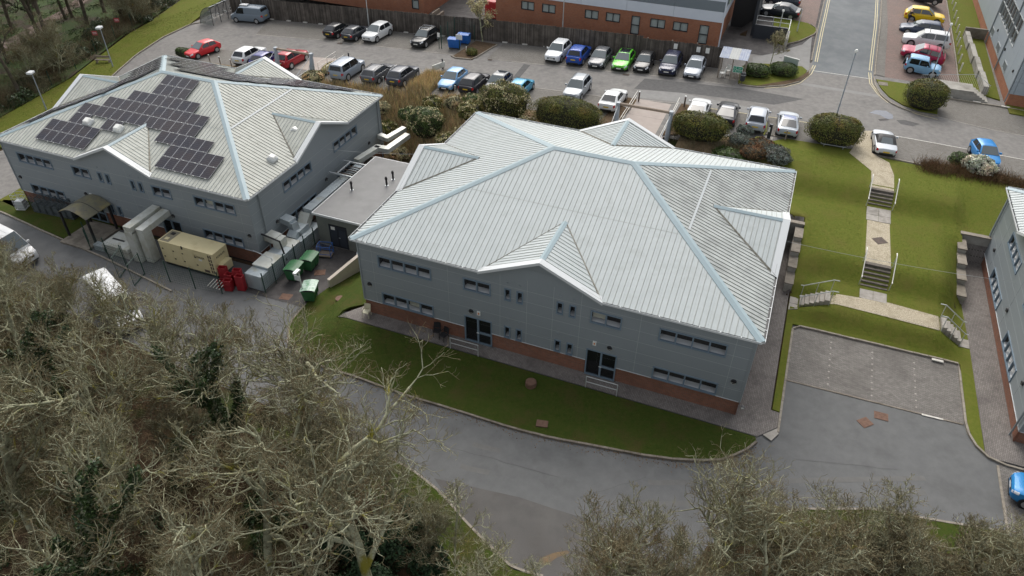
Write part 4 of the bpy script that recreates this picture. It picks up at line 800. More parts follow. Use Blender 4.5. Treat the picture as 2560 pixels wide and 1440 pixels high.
for y in (51.2, 57.6, 64): MB().cyl((0, 0), .15, 0, .1, 12, T=Matrix.Translation((X0 - .021, y, 5.6)) @ Matrix.Rotation(-pi / 2, 4, 'Y')).obj('bulkhead_lamp', m_black, rD)
# ---- low annexe with flat roof between the two offices
rN = thing('flat_roofed_annexe', 'low annexe with flat grey roof, horizontal boards and black double door, between the offices', 'annexe', (0, 0, 0))
ax0, ax1, ay0, ay1, az, at_ = -9.55, -5.2, 8.25, 18.1, -2.0, .95
m_bd = mat('annexe_boards', (.13, .14, .125), .7, c2=(.15, .16, .14), scale=1.5); m_flat = mat('flat_roof', (.19, .19, .188), .75, c2=(.212, .212, .208), scale=1.1, c3=(.158, .157, .153), s3=.35)
MB().box((ax0 + .04, ay0 + .04, az - .5), (ax1 - .04, ay1 - .04, at_)).obj('core', m_dark, rN); MB().box((ax0, ay0, az - .5), (ax1, ay1, az + .12)).obj('base_course', m_conc, rN)
nb = 17
for k in range(nb):
    z0 = az + .14 + (at_ - az - .14) * k / nb; z1 = az + .14 + (at_ - az - .14) * (k + 1) / nb - .006
    dx0, dx1 = -8.45, -6.75
    for (a, b) in (((ax0, dx0), (dx1, ax1)) if z0 < .2 else ((ax0, ax1),)):
        MB().add([(a, ay0 - .025, z0), (b, ay0 - .025, z0), (b, ay0, z1), (a, ay0, z1)], [(0, 1, 2, 3)]).obj('wall_board', m_bd, rN)
    MB().add([(ax0 - .025, ay1, z0), (ax0 - .025, ay0, z0), (ax0, ay0, z1), (ax0, ay1, z1)], [(0, 1, 2, 3)]).obj('wall_board', m_bd, rN)
    MB().add([(ax1 + .025, ay0, z0), (ax1 + .025, ay1, z0), (ax1, ay1, z1), (ax1, ay0, z1)], [(0, 1, 2, 3)]).obj('wall_board', m_bd, rN)
rf = MB().box((ax0 - .22, ay0 - .22, at_ + .01), (ax1 + .22, ay1 + .2, at_ + .2)).obj('roof', m_gut, rN); MB().box((ax0 - .12, ay0 - .12, at_ + .2), (ax1 + .12, ay1 + .1, at_ + .225)).obj('roof_membrane', m_flat, rf)
dr = MB().box((dx0, ay0 - .03, az + .1), (dx1, ay0 + .03, .2)).obj('double_door', m_char, rN)
m_doorp = mat('door_leaf', (.035, .042, .055), .4)
for a in (dx0 + .12, (dx0 + dx1) / 2 + .08):
    MB().box((a, ay0 - .05, az + .3), (a + .62, ay0 - .031, -.1)).obj('door_leaf', m_doorp, dr)
MB().box((dx0 + .22, ay0 - .06, -.2), (dx0 + .6, ay0 - .052, .1)).obj('paper_notice', m_white, dr); MB().box(((dx0 + dx1) / 2 + .02, ay0 - .08, az + 1.1), ((dx0 + dx1) / 2 + .16, ay0 - .052, az + 1.14)).obj('door_handle', m_steel, dr)
for p in ((-8.56, 12.31, 1.17), (-6.20, 14.09, 1.17), (-6.19, 15.20, 1.17)):
    f = MB(); f.cyl((0, 0), .085, 0, .85, 12); f.cyl((0, 0), .12, .62, .76, 12); f.cyl((0, 0), .1, .82, .88, 12, r1=.03); f.cyl((0, 0), .15, 0, .03, 12, 1)
    f.obj('flue', [m_black, m_steel], rf, loc=p)
# ================================================================== timber fence
rF = thing('timber_fence', 'long dark close-boarded timber fence behind the car park', 'fence', (0, 0, 0))
xs = np.linspace(-47.5, 16.5, 25)
for i, (a, b) in enumerate(zip(xs, xs[1:])):
    mb = MB(); n = 22; cols = []; za, zb_ = zT(a, 45.5), zT(b, 45.5)
    for k in range(n):
        x = a + (b - a) * k / n; z = za + (zb_ - za) * k / n; h = 2.25 + random.uniform(-.04, .05) + (.25 if x < 8 else 0); d = random.uniform(0, .025)
        mb.box((x + .004, 45.85 + d, z - .1), (x + (b - a) / n * 1.0 - .006, 45.88 + d, z + h)); cols += [random.uniform(.55, 1.35)] * 8
    mb.cols = cols; me = mb.mesh('board_panel', m_fencew); tinted(mb, me); link('board_panel', me, rF, kind='stuff')
    MB().box((a - .06, 45.9, za - .1), (a + .06, 46.02, za + 2.35)).obj('post', m_timber, rF)
for (x, z) in ((11.61, 45.80, 5.15), (14.05, 45.80, 5.16), (15.02, 45.80, 5.17)) if False else (((11.61, 45.80, 5.15)[0], (11.61, 45.80, 5.15)[2]), ((14.05, 45.80, 5.16)[0], (14.05, 45.80, 5.16)[2]), ((15.02, 45.80, 5.17)[0], (15.02, 45.80, 5.17)[2])):
    MB().box((x - .2, 45.8, z - .28), (x + .2, 45.835, z + .28)).obj('bay_sign', m_white, rF)
# ================================================================== footbridges with portal frames
def bridge(label, cx, hw, y0, y1, yp, zd, zpost):
    r = thing('footbridge', label, 'footbridge', (0, 0, 0))
    n = 4
    for k in range(n): a, b = y0 + (y1 - y0) * k / n, y0 + (y1 - y0) * (k + 1) / n; MB().box((cx - hw, a + .01, zd - .2), (cx + hw, b - .01, zd + .02)).obj('deck_slab', m_pink, r)
    for s in (-1, 1):
        px = cx + s * (hw + .35)
        for d in (-.55, .05): MB().tube([(px, yp + d, zT(px, yp) - .5), (px, yp + .1, zpost)], [.2, .17], 8).obj('portal_leg', m_gsteel, r)
        MB().box((px - .16, yp - .1, zpost - .12), (px + .16, yp + .3, zpost + .14)).obj('portal_head', m_gsteel, r)
        for e in (y0 + .6, y1 - 2.2): MB().tube([(px, yp + .1, zpost - .05), (cx + s * (hw + .05), e, zd - .1)], .03, 5).obj('stay_cable', m_steel, r)
        rl = MB(); ye = y1 - .4
        for zz in (1.0, .55): rl.tube([(cx + s * hw, y0, zd + zz), (cx + s * hw, ye, zd + zz)], .028, 6)
        for k in range(6): y = y0 + (ye - y0) * k / 5; rl.tube([(cx + s * hw, y, zd), (cx + s * hw, y, zd + 1.0)], .025, 6)
        rl.obj('handrail', m_railw, r)
    MB().tube([(cx - hw - .3, yp + .1, zpost), (cx + hw + .3, yp + .1, zpost)], .13, 10).obj('portal_beam', m_tan_tube, r)
    return r
bridge('pink footbridge with brown portal beam leading to the near office', 12.4, 2.05, 20.2, 34.9, 28.1, 3.42, 5.65)
bridge('footbridge with brown portal beam and white handrails leading to the solar-roofed office', -26.5, 1.9, 24.0, 31.6, 30.4, 1.62, 4.2)
sheet('footway', [(-28.4, 31.6), (-24.6, 31.6), (-24.4, 35.6), (-28.6, 35.2)], m_pink, .03)
mb = MB()
for (a, b) in (((-24.4, 31.6), (-24.4, 35.2)), ((-22.9, 31.0), (-22.9, 34.6))):
    for zz in (.5, 1.0): mb.tube([gz(*a, zz), gz(*b, zz)], .028, 6)
    for t in (0, .5, 1): x, y = a[0], a[1] + (b[1] - a[1]) * t; mb.tube([gz(x, y, 0), gz(x, y, 1.0)], .028, 6)
mb.obj('handrail', m_railw, label='white double handrail beside the silver off-roader', cat='handrail')
# ================================================================== garden steps
m_tread = mat('step_concrete', (.105, .09, .076), .92, c2=(.155, .135, .115), scale=3, c3=(.06, .052, .042), s3=1.2); m_edge = mat('step_edge', (.34, .31, .26), .9)
def steps(label, p0, d, n, w_, z0, z1, go, mt=m_tread, rails=True, rail_m=m_railw):
    """flight going down from p0 along unit direction d, n risers, top z0 bottom z1"""
    r = thing('garden_steps', label, 'steps', (0, 0, 0)); sx, sy = -d[1], d[0]; rise = (z0 - z1) / n
    for k in range(n):
        a, b = k * go, (k + 1) * go; zt = z0 - rise * k; c = [(p0[0] + d[0] * t + sx * s, p0[1] + d[1] * t + sy * s) for t, s in ((a, -w_ / 2), (b + .04, -w_ / 2), (b + .04, w_ / 2), (a, w_ / 2))]
        if c[0][0] * 0 + (c[1][0] - c[0][0]) * (c[2][1] - c[1][1]) - (c[1][1] - c[0][1]) * (c[2][0] - c[1][0]) < 0: c = c[::-1]
        st = MB().prism(c, zt - .55, zt - .045).obj('step', mt, r)
        MB().prism(c, zt - .045, zt).obj('tread', m_slab if mt is m_edge else mt, st)
    for s in (-1, 1):
        rl = MB(); q0 = (p0[0] + sx * s * (w_ / 2 + .1), p0[1] + sy * s * (w_ / 2 + .1)); e = n * go
        tp = [(q0[0] - d[0] * .35, q0[1] - d[1] * .35, z0 + .95), (q0[0], q0[1], z0 + .95), (q0[0] + d[0] * e, q0[1] + d[1] * e, z1 + .95), (q0[0] + d[0] * (e + .2), q0[1] + d[1] * (e + .2), z1 + .93)]
        rl.tube(tp, .035, 7)
        rl.obj('handrail', rail_m, r)
        for t, zz in ((0, z0), (e / 2, (z0 + z1) / 2), (e, z1)):
            if t == e / 2 and n > 5 and w_ > 1.5: continue
            x, y = q0[0] + d[0] * t, q0[1] + d[1] * t; MB().tube([(x, y, zz - .3), (x, y, zz + .94)], .025, 6).obj('rail_post', m_rail, r)
    return r
steps('upper flight of dark garden steps with pale handrails', (PX, 26.05), (0, -1), 6, 1.75, 3.24, 2.2, .28)
steps('lower flight of dark garden steps with pale handrails', (PX, 16.6), (0, -1), 6, 1.8, 2.2, 1.12, .29)
steps('short steps with steel rails dropping towards the near office', (30.0, 12.62), (-1, 0), 6, 1.15, 1.27, .24, .3, m_edge, rail_m=m_rail)
steps('short steps with steel rails dropping towards the right-hand office', (37.15, 12.6), (1, 0), 5, 1.15, 1.27, .27, .28, m_edge, rail_m=m_rail)
# retaining walls of stepped blocks at the ends of the paths
def retaining(label, xw, ys, tops, ex0, ex1, ey, ez):
    r = thing('retaining_wall', label, 'retaining wall', (0, 0, 0))
    for (a, b), t in zip(ys, tops):
        bl = MB().box((xw - .28, a + .01, -.3), (xw + .28, b - .01, t - .09)).obj('wall_block', m_conc, r); MB().box((xw - .32, a + .012, t - .09), (xw + .32, b - .012, t)).obj('coping', m_conc_dk, bl)
    ew = MB().box((ex0, ey - .12, -.3), (ex1, ey + .12, ez - .1)).obj('end_wall', m_conc, r); MB().box((ex0 - .04, ey - .2, ez - .1), (ex1 + .04, ey + .2, ez)).obj('coping', m_conc_dk, ew)
    return r
retaining('stepped concrete retaining wall beside the path of the near office', 27.2, [(19.6 - 1.5 * k - 1.48, 19.6 - 1.5 * k) for k in range(4)], (2.05, 1.7, 1.3, .85), 25.6, 27.45, 19.9, 2.3)
retaining('stepped concrete retaining wall beside the path of the right-hand office', 38.85, [(22.9 - 1.5 * k - 1.48, 22.9 - 1.5 * k) for k in range(4)], (1.95, 1.6, 1.2, .8), 38.8, 41.0, 23.4, 2.25)
# wing wall above the yard
rW = thing('wing_wall', 'sloping concrete wing wall at the lawn edge above the yard', 'retaining wall', (0, 0, 0))
a, b = (-5.5, 3.3), (-3.6, 8.2); z0, z1, zb_ = -1.1, .25, -2.2; dx, dy = b[0] - a[0], b[1] - a[1]; L = sqrt(dx * dx + dy * dy); nx, ny = -dy / L * .14, dx / L * .14
MB().add([(a[0] + nx, a[1] + ny, zb_), (b[0] + nx, b[1] + ny, zb_), (b[0] - nx, b[1] - ny, zb_), (a[0] - nx, a[1] - ny, zb_), (a[0] + nx, a[1] + ny, z0), (b[0] + nx, b[1] + ny, z1), (b[0] - nx, b[1] - ny, z1), (a[0] - nx, a[1] - ny, z0)], [(0, 1, 5, 4), (1, 2, 6, 5), (2, 3, 7, 6), (3, 0, 4, 7), (4, 5, 6, 7)]).obj('wall_body', mat('pale_render', (.5, .44, .37), .9, c2=(.56, .5, .43), scale=2, c3=(.36, .32, .26), s3=1), rW)
# low wall at the foot of the planted bank, behind the annexe
MB().box((-12.3, 20.4, -2.4), (-1.5, 20.7, -.35)).obj('bank_wall', m_conc_dk, label='low mossy concrete wall at the foot of the brown bank', cat='wall')
# dark retaining wall, railing and loading bay right of the brick unit
rR = thing('deck_wall', 'charcoal retaining wall with grey railing by the loading bay', 'retaining wall', (0, 0, 0))
MB().box((18.6, 56.9, 3.0), (22.3, 57.2, 5.0)).obj('wall_panel', m_char, rR); MB().box((22.3, 54.2, 3.0), (22.6, 57.2, 4.7)).obj('return_wall', m_conc, rR)
mb = MB()
for zz in (5.5, 6.0): mb.tube([(18.7, 57.05, zz), (22.4, 57.05, zz)], .03, 6)
for x in (18.7, 20.5, 22.4): mb.tube([(x, 57.05, 5), (x, 57.05, 6.0)], .03, 6)
mb.tube([(22.4, 57.05, 6.0), (22.45, 54.3, 5.6)], .035, 6); mb.tube([(22.45, 54.3, 4.6), (22.45, 54.3, 5.6)], .035, 6); mb.obj('railing', m_rail, rR)
MB().box((15.6, 60, 3.2), (18.5, 60.4, 8)).obj('loading_door', m_black, uE)
MB().box((18.3, 57.2, 3), (18.6, 63, 8.5)).obj('screen_wall', m_char, label='tall dark screen wall beside the loading bay', cat='wall')
# concrete stair block and ramp rail at the top right
rS = thing('entrance_ramp', 'concrete ramp block with steps and slender railing by the round bush', 'ramp', (0, 0, 0))
MB().box((37.6, 48.5, 2.2), (41.2, 50.6, 3.95)).obj('ramp_block', m_conc, rS)
for k in range(5): MB().box((41.2 + k * .3, 48.6, 2.4), (41.5 + k * .3, 50.2, 3.78 - k * .17)).obj('step', m_conc, rS)
mb = MB(); mb.tube([(36.4, 50.5, 4.2), (41.2, 50.55, 5.0), (42.8, 50.4, 4.1)], .025, 5)
for t in np.linspace(0, 1, 30): mb.tube([(36.4 + 4.8 * t, 50.52, 3.2 + .75 * t), (36.4 + 4.8 * t, 50.52, 4.2 + .8 * t)], .009, 4, cap=False)
for k in range(10): t = k / 9; mb.tube([(41.2 + 1.6 * t, 50.52, 3.9 - .8 * t), (41.2 + 1.6 * t, 50.5, 5 - .9 * t)], .009, 4, cap=False)
mb.obj('railing', m_rail, rS)
r = thing('retaining_wall', 'stepped concrete wall beside the sunken path of the top right building', 'retaining wall', (0, 0, 0))
for k in range(4): MB().box((41.9 + .12 * (3 - k), 50.6 + 4.4 * k, 2.5), (42.4 + .12 * (3 - k), 54.95 + 4.4 * k, 3.9)).obj('wall_block', m_conc, r)
MB().box((41.9, 68.5, 2.5), (44.3, 68.8, 4.2)).obj('end_wall', m_conc_dk, r)
MB().box((36, 100, 2), (60, 100.4, 6.4)).obj('boundary_wall', m_conc, label='long pale concrete wall beyond the bollard lawn', cat='wall')

# ================================================================== vehicles
m_tyre = mat('tyre_rubber', (.014, .014, .015), .9); m_rim = mat('alloy_rim', (.42, .43, .44), .35, metal=.6); m_rimd = mat('dark_rim', (.06, .062, .065), .4, metal=.5)
m_cglass = glassmat('car_glass', (.012, .015, .018), .03); m_screen = glassmat('windscreen_glass', (.10, .12, .125), .05)  # windscreen base is a paler grey, standing in for reflected sky
m_lamp = mat('headlamp', (.7, .72, .74), .12, spec=.8); m_tail = mat('tail_lamp', (.42, .012, .015), .2); m_trim = mat('car_trim_black', (.016, .017, .018), .6)
m_py = mat('plate_yellow', (.62, .42, .02), .5); m_pw = mat('plate_white', (.68, .68, .64), .5); m_chrome = mat('bright_rail', (.5, .51, .52), .25, metal=.8)
PAINT = {}
def paint(c):
    if c not in PAINT: PAINT[c] = mat('car_paint_%d' % len(PAINT), c, .35, metal=.1 if max(c) < .6 else 0, spec=.35, coat=.3)
    return PAINT[c]
# L, W, H, belt, nose height, deck height, cowl, roof front, roof rear, tail base (metres from the nose), wheel radius
CT = dict(
    hatch=(4.2, 1.79, 1.46, .93, .70, .96, 1.12, 2.0, 3.45, 4.06, .32), small=(3.85, 1.70, 1.46, .94, .72, .98, .98, 1.75, 3.2, 3.74, .3),
    suv=(4.45, 1.85, 1.64, 1.05, .86, 1.08, 1.2, 2.0, 3.8, 4.33, .36), bigsuv=(4.9, 1.95, 1.78, 1.12, .95, 1.1, 1.3, 2.05, 4.5, 4.84, .39),
    estate=(4.65, 1.85, 1.5, .98, .74, 1.0, 1.3, 2.15, 4.05, 4.56, .33), saloon=(4.65, 1.83, 1.43, .94, .70, 1.0, 1.35, 2.2, 3.35, 4.2, .33),
    coupe=(4.6, 1.86, 1.37, .92, .68, .98, 1.4, 2.3, 3.2, 4.35, .35), van=(5.0, 1.95, 1.97, 1.15, .92, 1.2, .75, 1.55, 4.75, 4.95, .34),
    bigvan=(5.9, 2.05, 2.5, 1.3, 1.0, 1.3, .8, 1.7, 5.75, 5.88, .36), jeep=(3.6, 1.62, 1.68, 1.02, .92, 1.04, 1.05, 1.5, 3.3, 3.5, .36), boxy=(4.6, 1.92, 1.86, 1.12, .96, 1.14, 1.15, 1.75, 4.35, 4.55, .38),
    roadster=(4.32, 1.8, 1.29, .88, .64, .86, 1.45, 2.15, 2.75, 3.5, .33))
def make_car(kind, colour, label, loc, rot, rails=False, pano=None, rim=None, roofc=None, plate_front=True, soft=False, spare=False, group='parked cars', cat='car', name='parked_car', bars=False, box=False, side_panel=False):
    L, W, H, hb, hn, hd, xc, xf, xr, xt, wr = CT[kind]; hw = W / 2; pm = paint(colour)
    r = thing(name, label, cat, loc, rot, group)
    X = lambda a: L / 2 - a                                  # distance from the nose to local x
    # --- lower body loft
    wtab = [(0, .62), (.015, .78), (.05, .9), (.12, .97), (.24, 1), (.8, 1), (.93, .97), (.98, .9), (1, .78)]
    ztab = [(0, hn - .12), (.02, hn), (.1, hn + .09), (xc / L - .02, hb - .05), (xc / L + .04, hb), (xt / L - .06, hb + .02), (.985, hd - .03), (1, hd - .14)]
    btab = [(0, .34), (.03, .25), (.12, .19), (.85, .2), (.96, .28), (1, .38)]
    def ring(s):
        w_ = lerp_tab(wtab, s) * hw; zt = lerp_tab(ztab, s); zb = lerp_tab(btab, s)
        return [(0, zb), (.82 * w_, zb), (.95 * w_, zb + .07), (w_, zb + .2), (w_ * 1.0, zt - .3 if zt - .3 > zb + .22 else zb + .22), (.985 * w_, zt - .14), (.95 * w_, zt - .045), (.84 * w_, zt), (.4 * w_, zt + .018), (0, zt + .022)]
    ss = [0, .01, .02, .035, .06, .1, .15, .2, .26, .34, .45, .55, .65, .75, .84, .9, .94, .97, .985, 1]; rows = []
    for s in ss:
        h = ring(s); rows.append([(X(s * L), y, z) for y, z in h] + [(X(s * L), -y, z) for y, z in h[-2:0:-1]])
    b = MB(); b.grid(rows, 0, close=True); n = len(rows[0]); b.f += [tuple(range(n))[::-1], tuple(range((len(rows) - 1) * n, len(rows) * n))]; b.mi += [0, 0]
    # --- cabin loft
    zc = [(xc - .02, hb - .06), (xf, H - .045), (xf + .25, H - .008), ((xf + xr) / 2, H), (xr - .2, H - .025), (xr, H - .055), (xt, hd - .04)]
    wb, wt_ = .925 * hw, .72 * hw + (.06 if kind in ('van', 'bigvan', 'boxy', 'jeep') else 0) * hw
    def cw(z): return wb - (wb - wt_) * max(0, min(1, (z - hb) / (H - hb)))
    xs_ = [xc - .02, xc + (xf - xc) * .33, xc + (xf - xc) * .66, xf, xf + .25, (xf + xr) / 2, xr - .2, xr, xr + (xt - xr) * .5, xt]
    rows = []
    for x in xs_:
        z = lerp_tab(zc, x); e = min(.07, max(.01, (z - hb) * .4))
        h = [(wb, hb - .1), (cw(hb + (z - hb) * .5), max(hb - .08, hb + (z - hb) * .5)), (cw(z - e), max(hb - .07, z - e)), (cw(z) - .09, z), (cw(z) * .45, z + .018), (0, z + .022)]
        rows.append([(X(x), y, q) for y, q in h] + [(X(x), -y, q) for y, q in h[-2::-1]])
    if not soft: b.grid([q[::-1] for q in rows], 1 if roofc else 0)
    me = b.mesh('body', [pm, paint(roofc) if roofc else pm]); smooth_by_angle(me, 38); body = link('body', me, r)
    if soft:
        t = MB(); t.grid([q[::-1] for q in rows]); me = t.mesh('soft_top', m_trim); smooth_by_angle(me, 40); link('soft_top', me, r)
    # --- glass
    def roofpatch(nm, x0, x1, fr, mm, up=.012, n=6, par=r):
        g = []
        for i in range(n + 1):
            x = x0 + (x1 - x0) * i / n; z = lerp_tab(zc, x); w_ = (cw(z) - .1) * fr
            g.append([(X(x), w_ * t, z + .02 + up + (.004 if abs(t) < .6 else -.004)) for t in (-1, -.5, 0, .5, 1)])
        q = MB(); q.grid(g); me = q.mesh(nm, mm, True); return link(nm, me, par)
    dx = .012
    if kind != 'roadster':
        roofpatch('windscreen', xc + .06, xf - .02, 1.06, m_screen if rot is not None else m_cglass, .012)
    roofpatch('rear_window', xr + .04, xr + (xt - xr) * (.82 if kind not in ('van', 'bigvan') else .6), .95 if not soft else .7, m_cglass if not soft else m_screen, .012)
    if pano: roofpatch('glass_roof', xf + .1, xr - .12, .96, pano, .006)
    def sidewin(x0, x1, s, lean0=0, lean1=0):
        zb = hb + .035; pts = []
        def top(x): return lerp_tab(zc, x) - .085
        xs2 = np.linspace(x0, x1, 5)
        bot = [(x0 - lean0, zb), (x1 + lean1, zb)]; tp = [(x, max(zb + .02, top(x))) for x in xs2[::-1]]
        poly = [(X(x), s * (cw(z) + .012), z) for x, z in bot + tp]
        q = MB().add(poly, [tuple(range(len(poly)))[::(-1 if s > 0 else 1)]]); return q.obj('side_window', m_cglass, r)
    xm = xf + (xr - xf) * .44
    for s in (-1, 1):
        if kind in ('van', 'bigvan'): sidewin(xf - .05, xf + .75, s, .45)
        elif soft or kind == 'roadster': pass
        else: sidewin(xf - .02, xm - .04, s, (xf - xc) * .62); sidewin(xm + .04, xr - .1 if kind in ('boxy', 'jeep', 'bigsuv') else xr - .04, s, 0, (xt - xr) * .25)
        # lamps follow the body surface
        def patch(nm, s0, s1, i0, i1, mm):
            g = []
            for sv in np.linspace(s0, s1, 4):
                h = ring(sv); row = []
                for v in np.linspace(i0, i1, 4):
                    k = min(int(v), len(h) - 2); t = v - k; y = h[k][0] * (1 - t) + h[k + 1][0] * t; z = h[k][1] * (1 - t) + h[k + 1][1] * t; row.append((X(sv * L) + (.01 if sv < .5 else -.01), s * (y + .01), z + .008))
                g.append(row)
            q = MB(); q.grid(g if s > 0 else [w2[::-1] for w2 in g]); me = q.mesh(nm, mm, True); link(nm, me, r)
        patch('headlight', .004, .075, 5.0, 6.7, m_lamp); patch('tail_light', .955, .998, 4.2, 6.3, m_tail)
        m_ = MB().rbox((X(xc + .42) - .06, -.1, hb + .02), (X(xc + .42) + .09, .1, hb + .16), .03, T=Matrix.Translation((0, s * (hw + .07), 0))); m_.obj('mirror', pm if not roofc else m_trim, r)
        if rails:
            q = MB(); q.tube([(X(xf + .15), s * (cw(H) - .07), H + .01), (X(xf + .35), s * (cw(H) - .07), H + .06), (X(xr - .35), s * (cw(H) - .07), H + .055), (X(xr - .1), s * (cw(H) - .07), H - .02)], .022, 6); q.obj('roof_rail', m_chrome if rails == 1 else m_trim, r)
        for x in (.19 * L, .805 * L):
            T = Matrix.Translation((X(x), s * (hw - .1), wr)) @ Matrix.Rotation(-s * pi / 2, 4, 'X')
            q = MB(); q.cyl((0, 0), wr * 1.14, -.02, .103, 18, T=T); q.obj('wheel_arch', m_trim, r)
            q = MB(); q.cyl((0, 0), wr, -.12, .112, 18, T=T); wl = q.obj('wheel', m_tyre, r)
            q = MB(); q.cyl((0, 0), wr * .68, .1, .12, 14, T=T)
            q.obj('rim', rim or m_rim, wl)
    if bars:
        for x in (xf + .45, xr - .5): MB().tube([(X(x), -.62 * hw * 1.2, H + .1), (X(x), .62 * hw * 1.2, H + .1)], .03, 6).obj('roof_bar', m_chrome if bars == 1 else m_trim, r)
    # front and rear furniture
    q = MB(); q.box((L / 2 - .06, -.42 * hw * 1.2, hn - .32), (L / 2 + .012, .42 * hw * 1.2, hn - .16)); q.obj('grille', m_trim, r)
    q = MB(); q.box((L / 2 - .2, -.66 * hw, .3), (L / 2 + .004, .66 * hw, .42)); q.obj('lower_grille', m_trim, r)
    if plate_front: MB().box((L / 2, -.26, hn - .33), (L / 2 + .022, .26, hn - .22)).obj('number_plate', m_pw, r)
    MB().box((-L / 2 - .02, -.26, hd - .36), (-L / 2 + .03, .26, hd - .25)).obj('number_plate', m_py, r)
    MB().box((-L / 2 - .006, -.62 * hw, .34), (-L / 2 + .2, .62 * hw, .48)).obj('rear_bumper_trim', m_trim, r)
    if spare:
        T = Matrix.Translation((-L / 2 - .1, -.1, .95)) @ Matrix.Rotation(pi / 2, 4, 'Y'); MB().cyl((0, 0), .33, -.1, .1, 16, T=T).obj('spare_wheel', m_tyre, r)
    if side_panel:
        for k in range(3): MB().box((X(xf + .2), -wt_ * .8 + wt_ * .55 * k, H + .0), (X(xr - .2), -wt_ * .8 + wt_ * .55 * k + .04, H + .035)).obj('roof_rib', pm, r)
    if box: MB().box((X(2.0) - .6, -.35, H), (X(2.0) + .5, .35, H + .14)).obj('roof_unit', m_rim, r)
    return r
def park(px, yaw, kind, colour, label, **kw):
    z = zT(px[0], px[1]) + .015
    c = make_car(kind, colour, label, (px[0], px[1], z), yaw, **kw)
    d = 1.2; sl = (zT(px[0] + cos(yaw) * d, px[1] + sin(yaw) * d) - zT(px[0] - cos(yaw) * d, px[1] - sin(yaw) * d)) / (2 * d); sr = (zT(px[0] - sin(yaw) * d, px[1] + cos(yaw) * d) - zT(px[0] + sin(yaw) * d, px[1] - cos(yaw) * d)) / (2 * d)
    if abs(sl) < .12 and abs(sr) < .12: c.rotation_euler = (atan2(sr, 1), -atan2(sl, 1), yaw)
    return c
UPY, DNY = pi / 2, -pi / 2
WHT, SIL, GRY, DGR, BLK, NAV = (.66, .67, .665), (.46, .49, .52), (.2, .215, .235), (.05, .053, .058), (.012, .013, .015), (.012, .016, .05)
park((-43.46, 44.56, 0.88), pi + .06, 'van', (.17, .21, .25), 'grey panel van parked along the timber fence at the far left', cat='van', name='parked_van', box=True)
park((-29.04, 43.05, 1.65), UPY - .1, 'hatch', BLK, 'black hatchback, leftmost of the pair backed out beside the white off-roader')
park((-26.29, 42.76, 1.79), UPY - .1, 'hatch', (.035, .04, .05), 'dark blue-grey hatchback with red tail lights next to the white off-roader', rim=m_rim)
park((-23.65, 43.20, 1.92), DNY - .08, 'suv', WHT, 'white crossover facing the road by the fence, right of two dark hatchbacks')
park((-17.16, 43.12, 2.24), DNY - .04, 'suv', BLK, 'black crossover with silver roof bars beside the mesh bin enclosure', bars=1, rails=1)
park((-0.76, 43.37, 2.95), DNY - .03, 'suv', (.7, .72, .73), 'white crossover, leftmost in the row before the brick unit')
park((1.69, 43.28, 3.03), UPY, 'suv', (.012, .065, .33), 'bright blue crossover showing its rear with yellow plate')
park((4.16, 43.09, 3.12), DNY, 'hatch', (.095, .1, .11), 'dark grey hatchback between the blue crossover and the green hatchback')
park((6.73, 43.21, 3.21), DNY, 'hatch', (.1, .48, .02), 'lime green hatchback with black glass roof', pano=m_cglass)
park((8.98, 43.36, 3.28), DNY, 'small', BLK, 'small black hatchback right of the green car')
park((11.74, 43.57, 3.37), DNY, 'suv', NAV, 'navy crossover with big grille, second from the right before the shelter')
park((14.29, 43.52, 3.45), DNY, 'hatch', (.3, .33, .37), 'silver-grey hatchback nearest the wooden shelter')
park((-41.02, 32.54, 1.00), DNY - .25, 'hatch', (.6, .022, .03), 'bright red hatchback parked behind the solar-roofed office')
park((-34.04, 32.32, 1.38), UPY, 'suv', WHT, 'white crossover seen from behind above the solar roof', pano=None)
park((-31.55, 31.96, 1.51), UPY, 'hatch', (.02, .025, .16), 'deep blue hatchback hidden behind the left portal post')
park((-28.61, 32.79, 1.67), UPY - .03, 'suv', (.34, .012, .022), 'dark red crossover beyond the portal frame')
park((-20.62, 31.67, 2.07), UPY - .03, 'boxy', (.27, .31, .36), 'silver-blue boxy off-roader by the white handrails', rails=0)
park((-17.00, 31.91, 2.25), UPY - .03, 'estate', (.1, .105, .115), 'dark grey estate with black roof rails between off-roader and crossover', rails=2)
park((-13.98, 31.88, 2.40), UPY - .03, 'suv', (.05, .058, .075), 'dark slate crossover at the end of the left row', rails=1)
park((-8.55, 32.54, 2.65), DNY - .02, 'hatch', (.16, .36, .62), 'light blue hatchback facing out beside the bamboo bank')
park((-5.93, 32.27, 2.76), UPY - .03, 'suv', (.018, .018, .026), 'black crossover with full-width red tail light bar')
park((-3.67, 33.02, 2.85), DNY - .02, 'hatch', (.13, .14, .15), 'grey hatchback half hidden by the flowering shrub', pano=m_cglass)
park((-1.09, 32.81, 2.94), UPY - .04, 'small', (.03, .26, .42), 'turquoise small car behind the big shrub')
park((4.37, 34.24, 3.13), DNY - .02, 'suv', (.33, .36, .385), 'silver high-roofed estate above the clipped hedge', rails=2)
park((8.39, 32.97, 3.26), UPY - .04, 'saloon', WHT, 'white car beside the portal of the pink footbridge')
park((16.49, 33.57, 3.44), UPY + .01, 'coupe', WHT, 'white coupe-backed car right of the pink footbridge')
park((19.10, 33.87, 3.43), UPY + .03, 'coupe', (.013, .015, .02), 'black car with glass roof beside the white coupe', pano=glassmat('roof_glass_sky', (.02, .03, .05), .04))
park((21.85, 33.60, 3.41), UPY + .02, 'suv', (.4, .43, .47), 'silver electric crossover plugged into the charging post')
park((24.58, 33.89, 3.40), UPY + .05, 'coupe', (.38, .415, .45), 'pale silver electric car with blue-tinted glass roof', pano=glassmat('roof_glass_blue', (.02, .06, .2), .03))
park((32.81, 33.84, 3.23), UPY + .08, 'roadster', (.5, .53, .56), 'silver two-seater with black soft top beside the gravel path', soft=True)
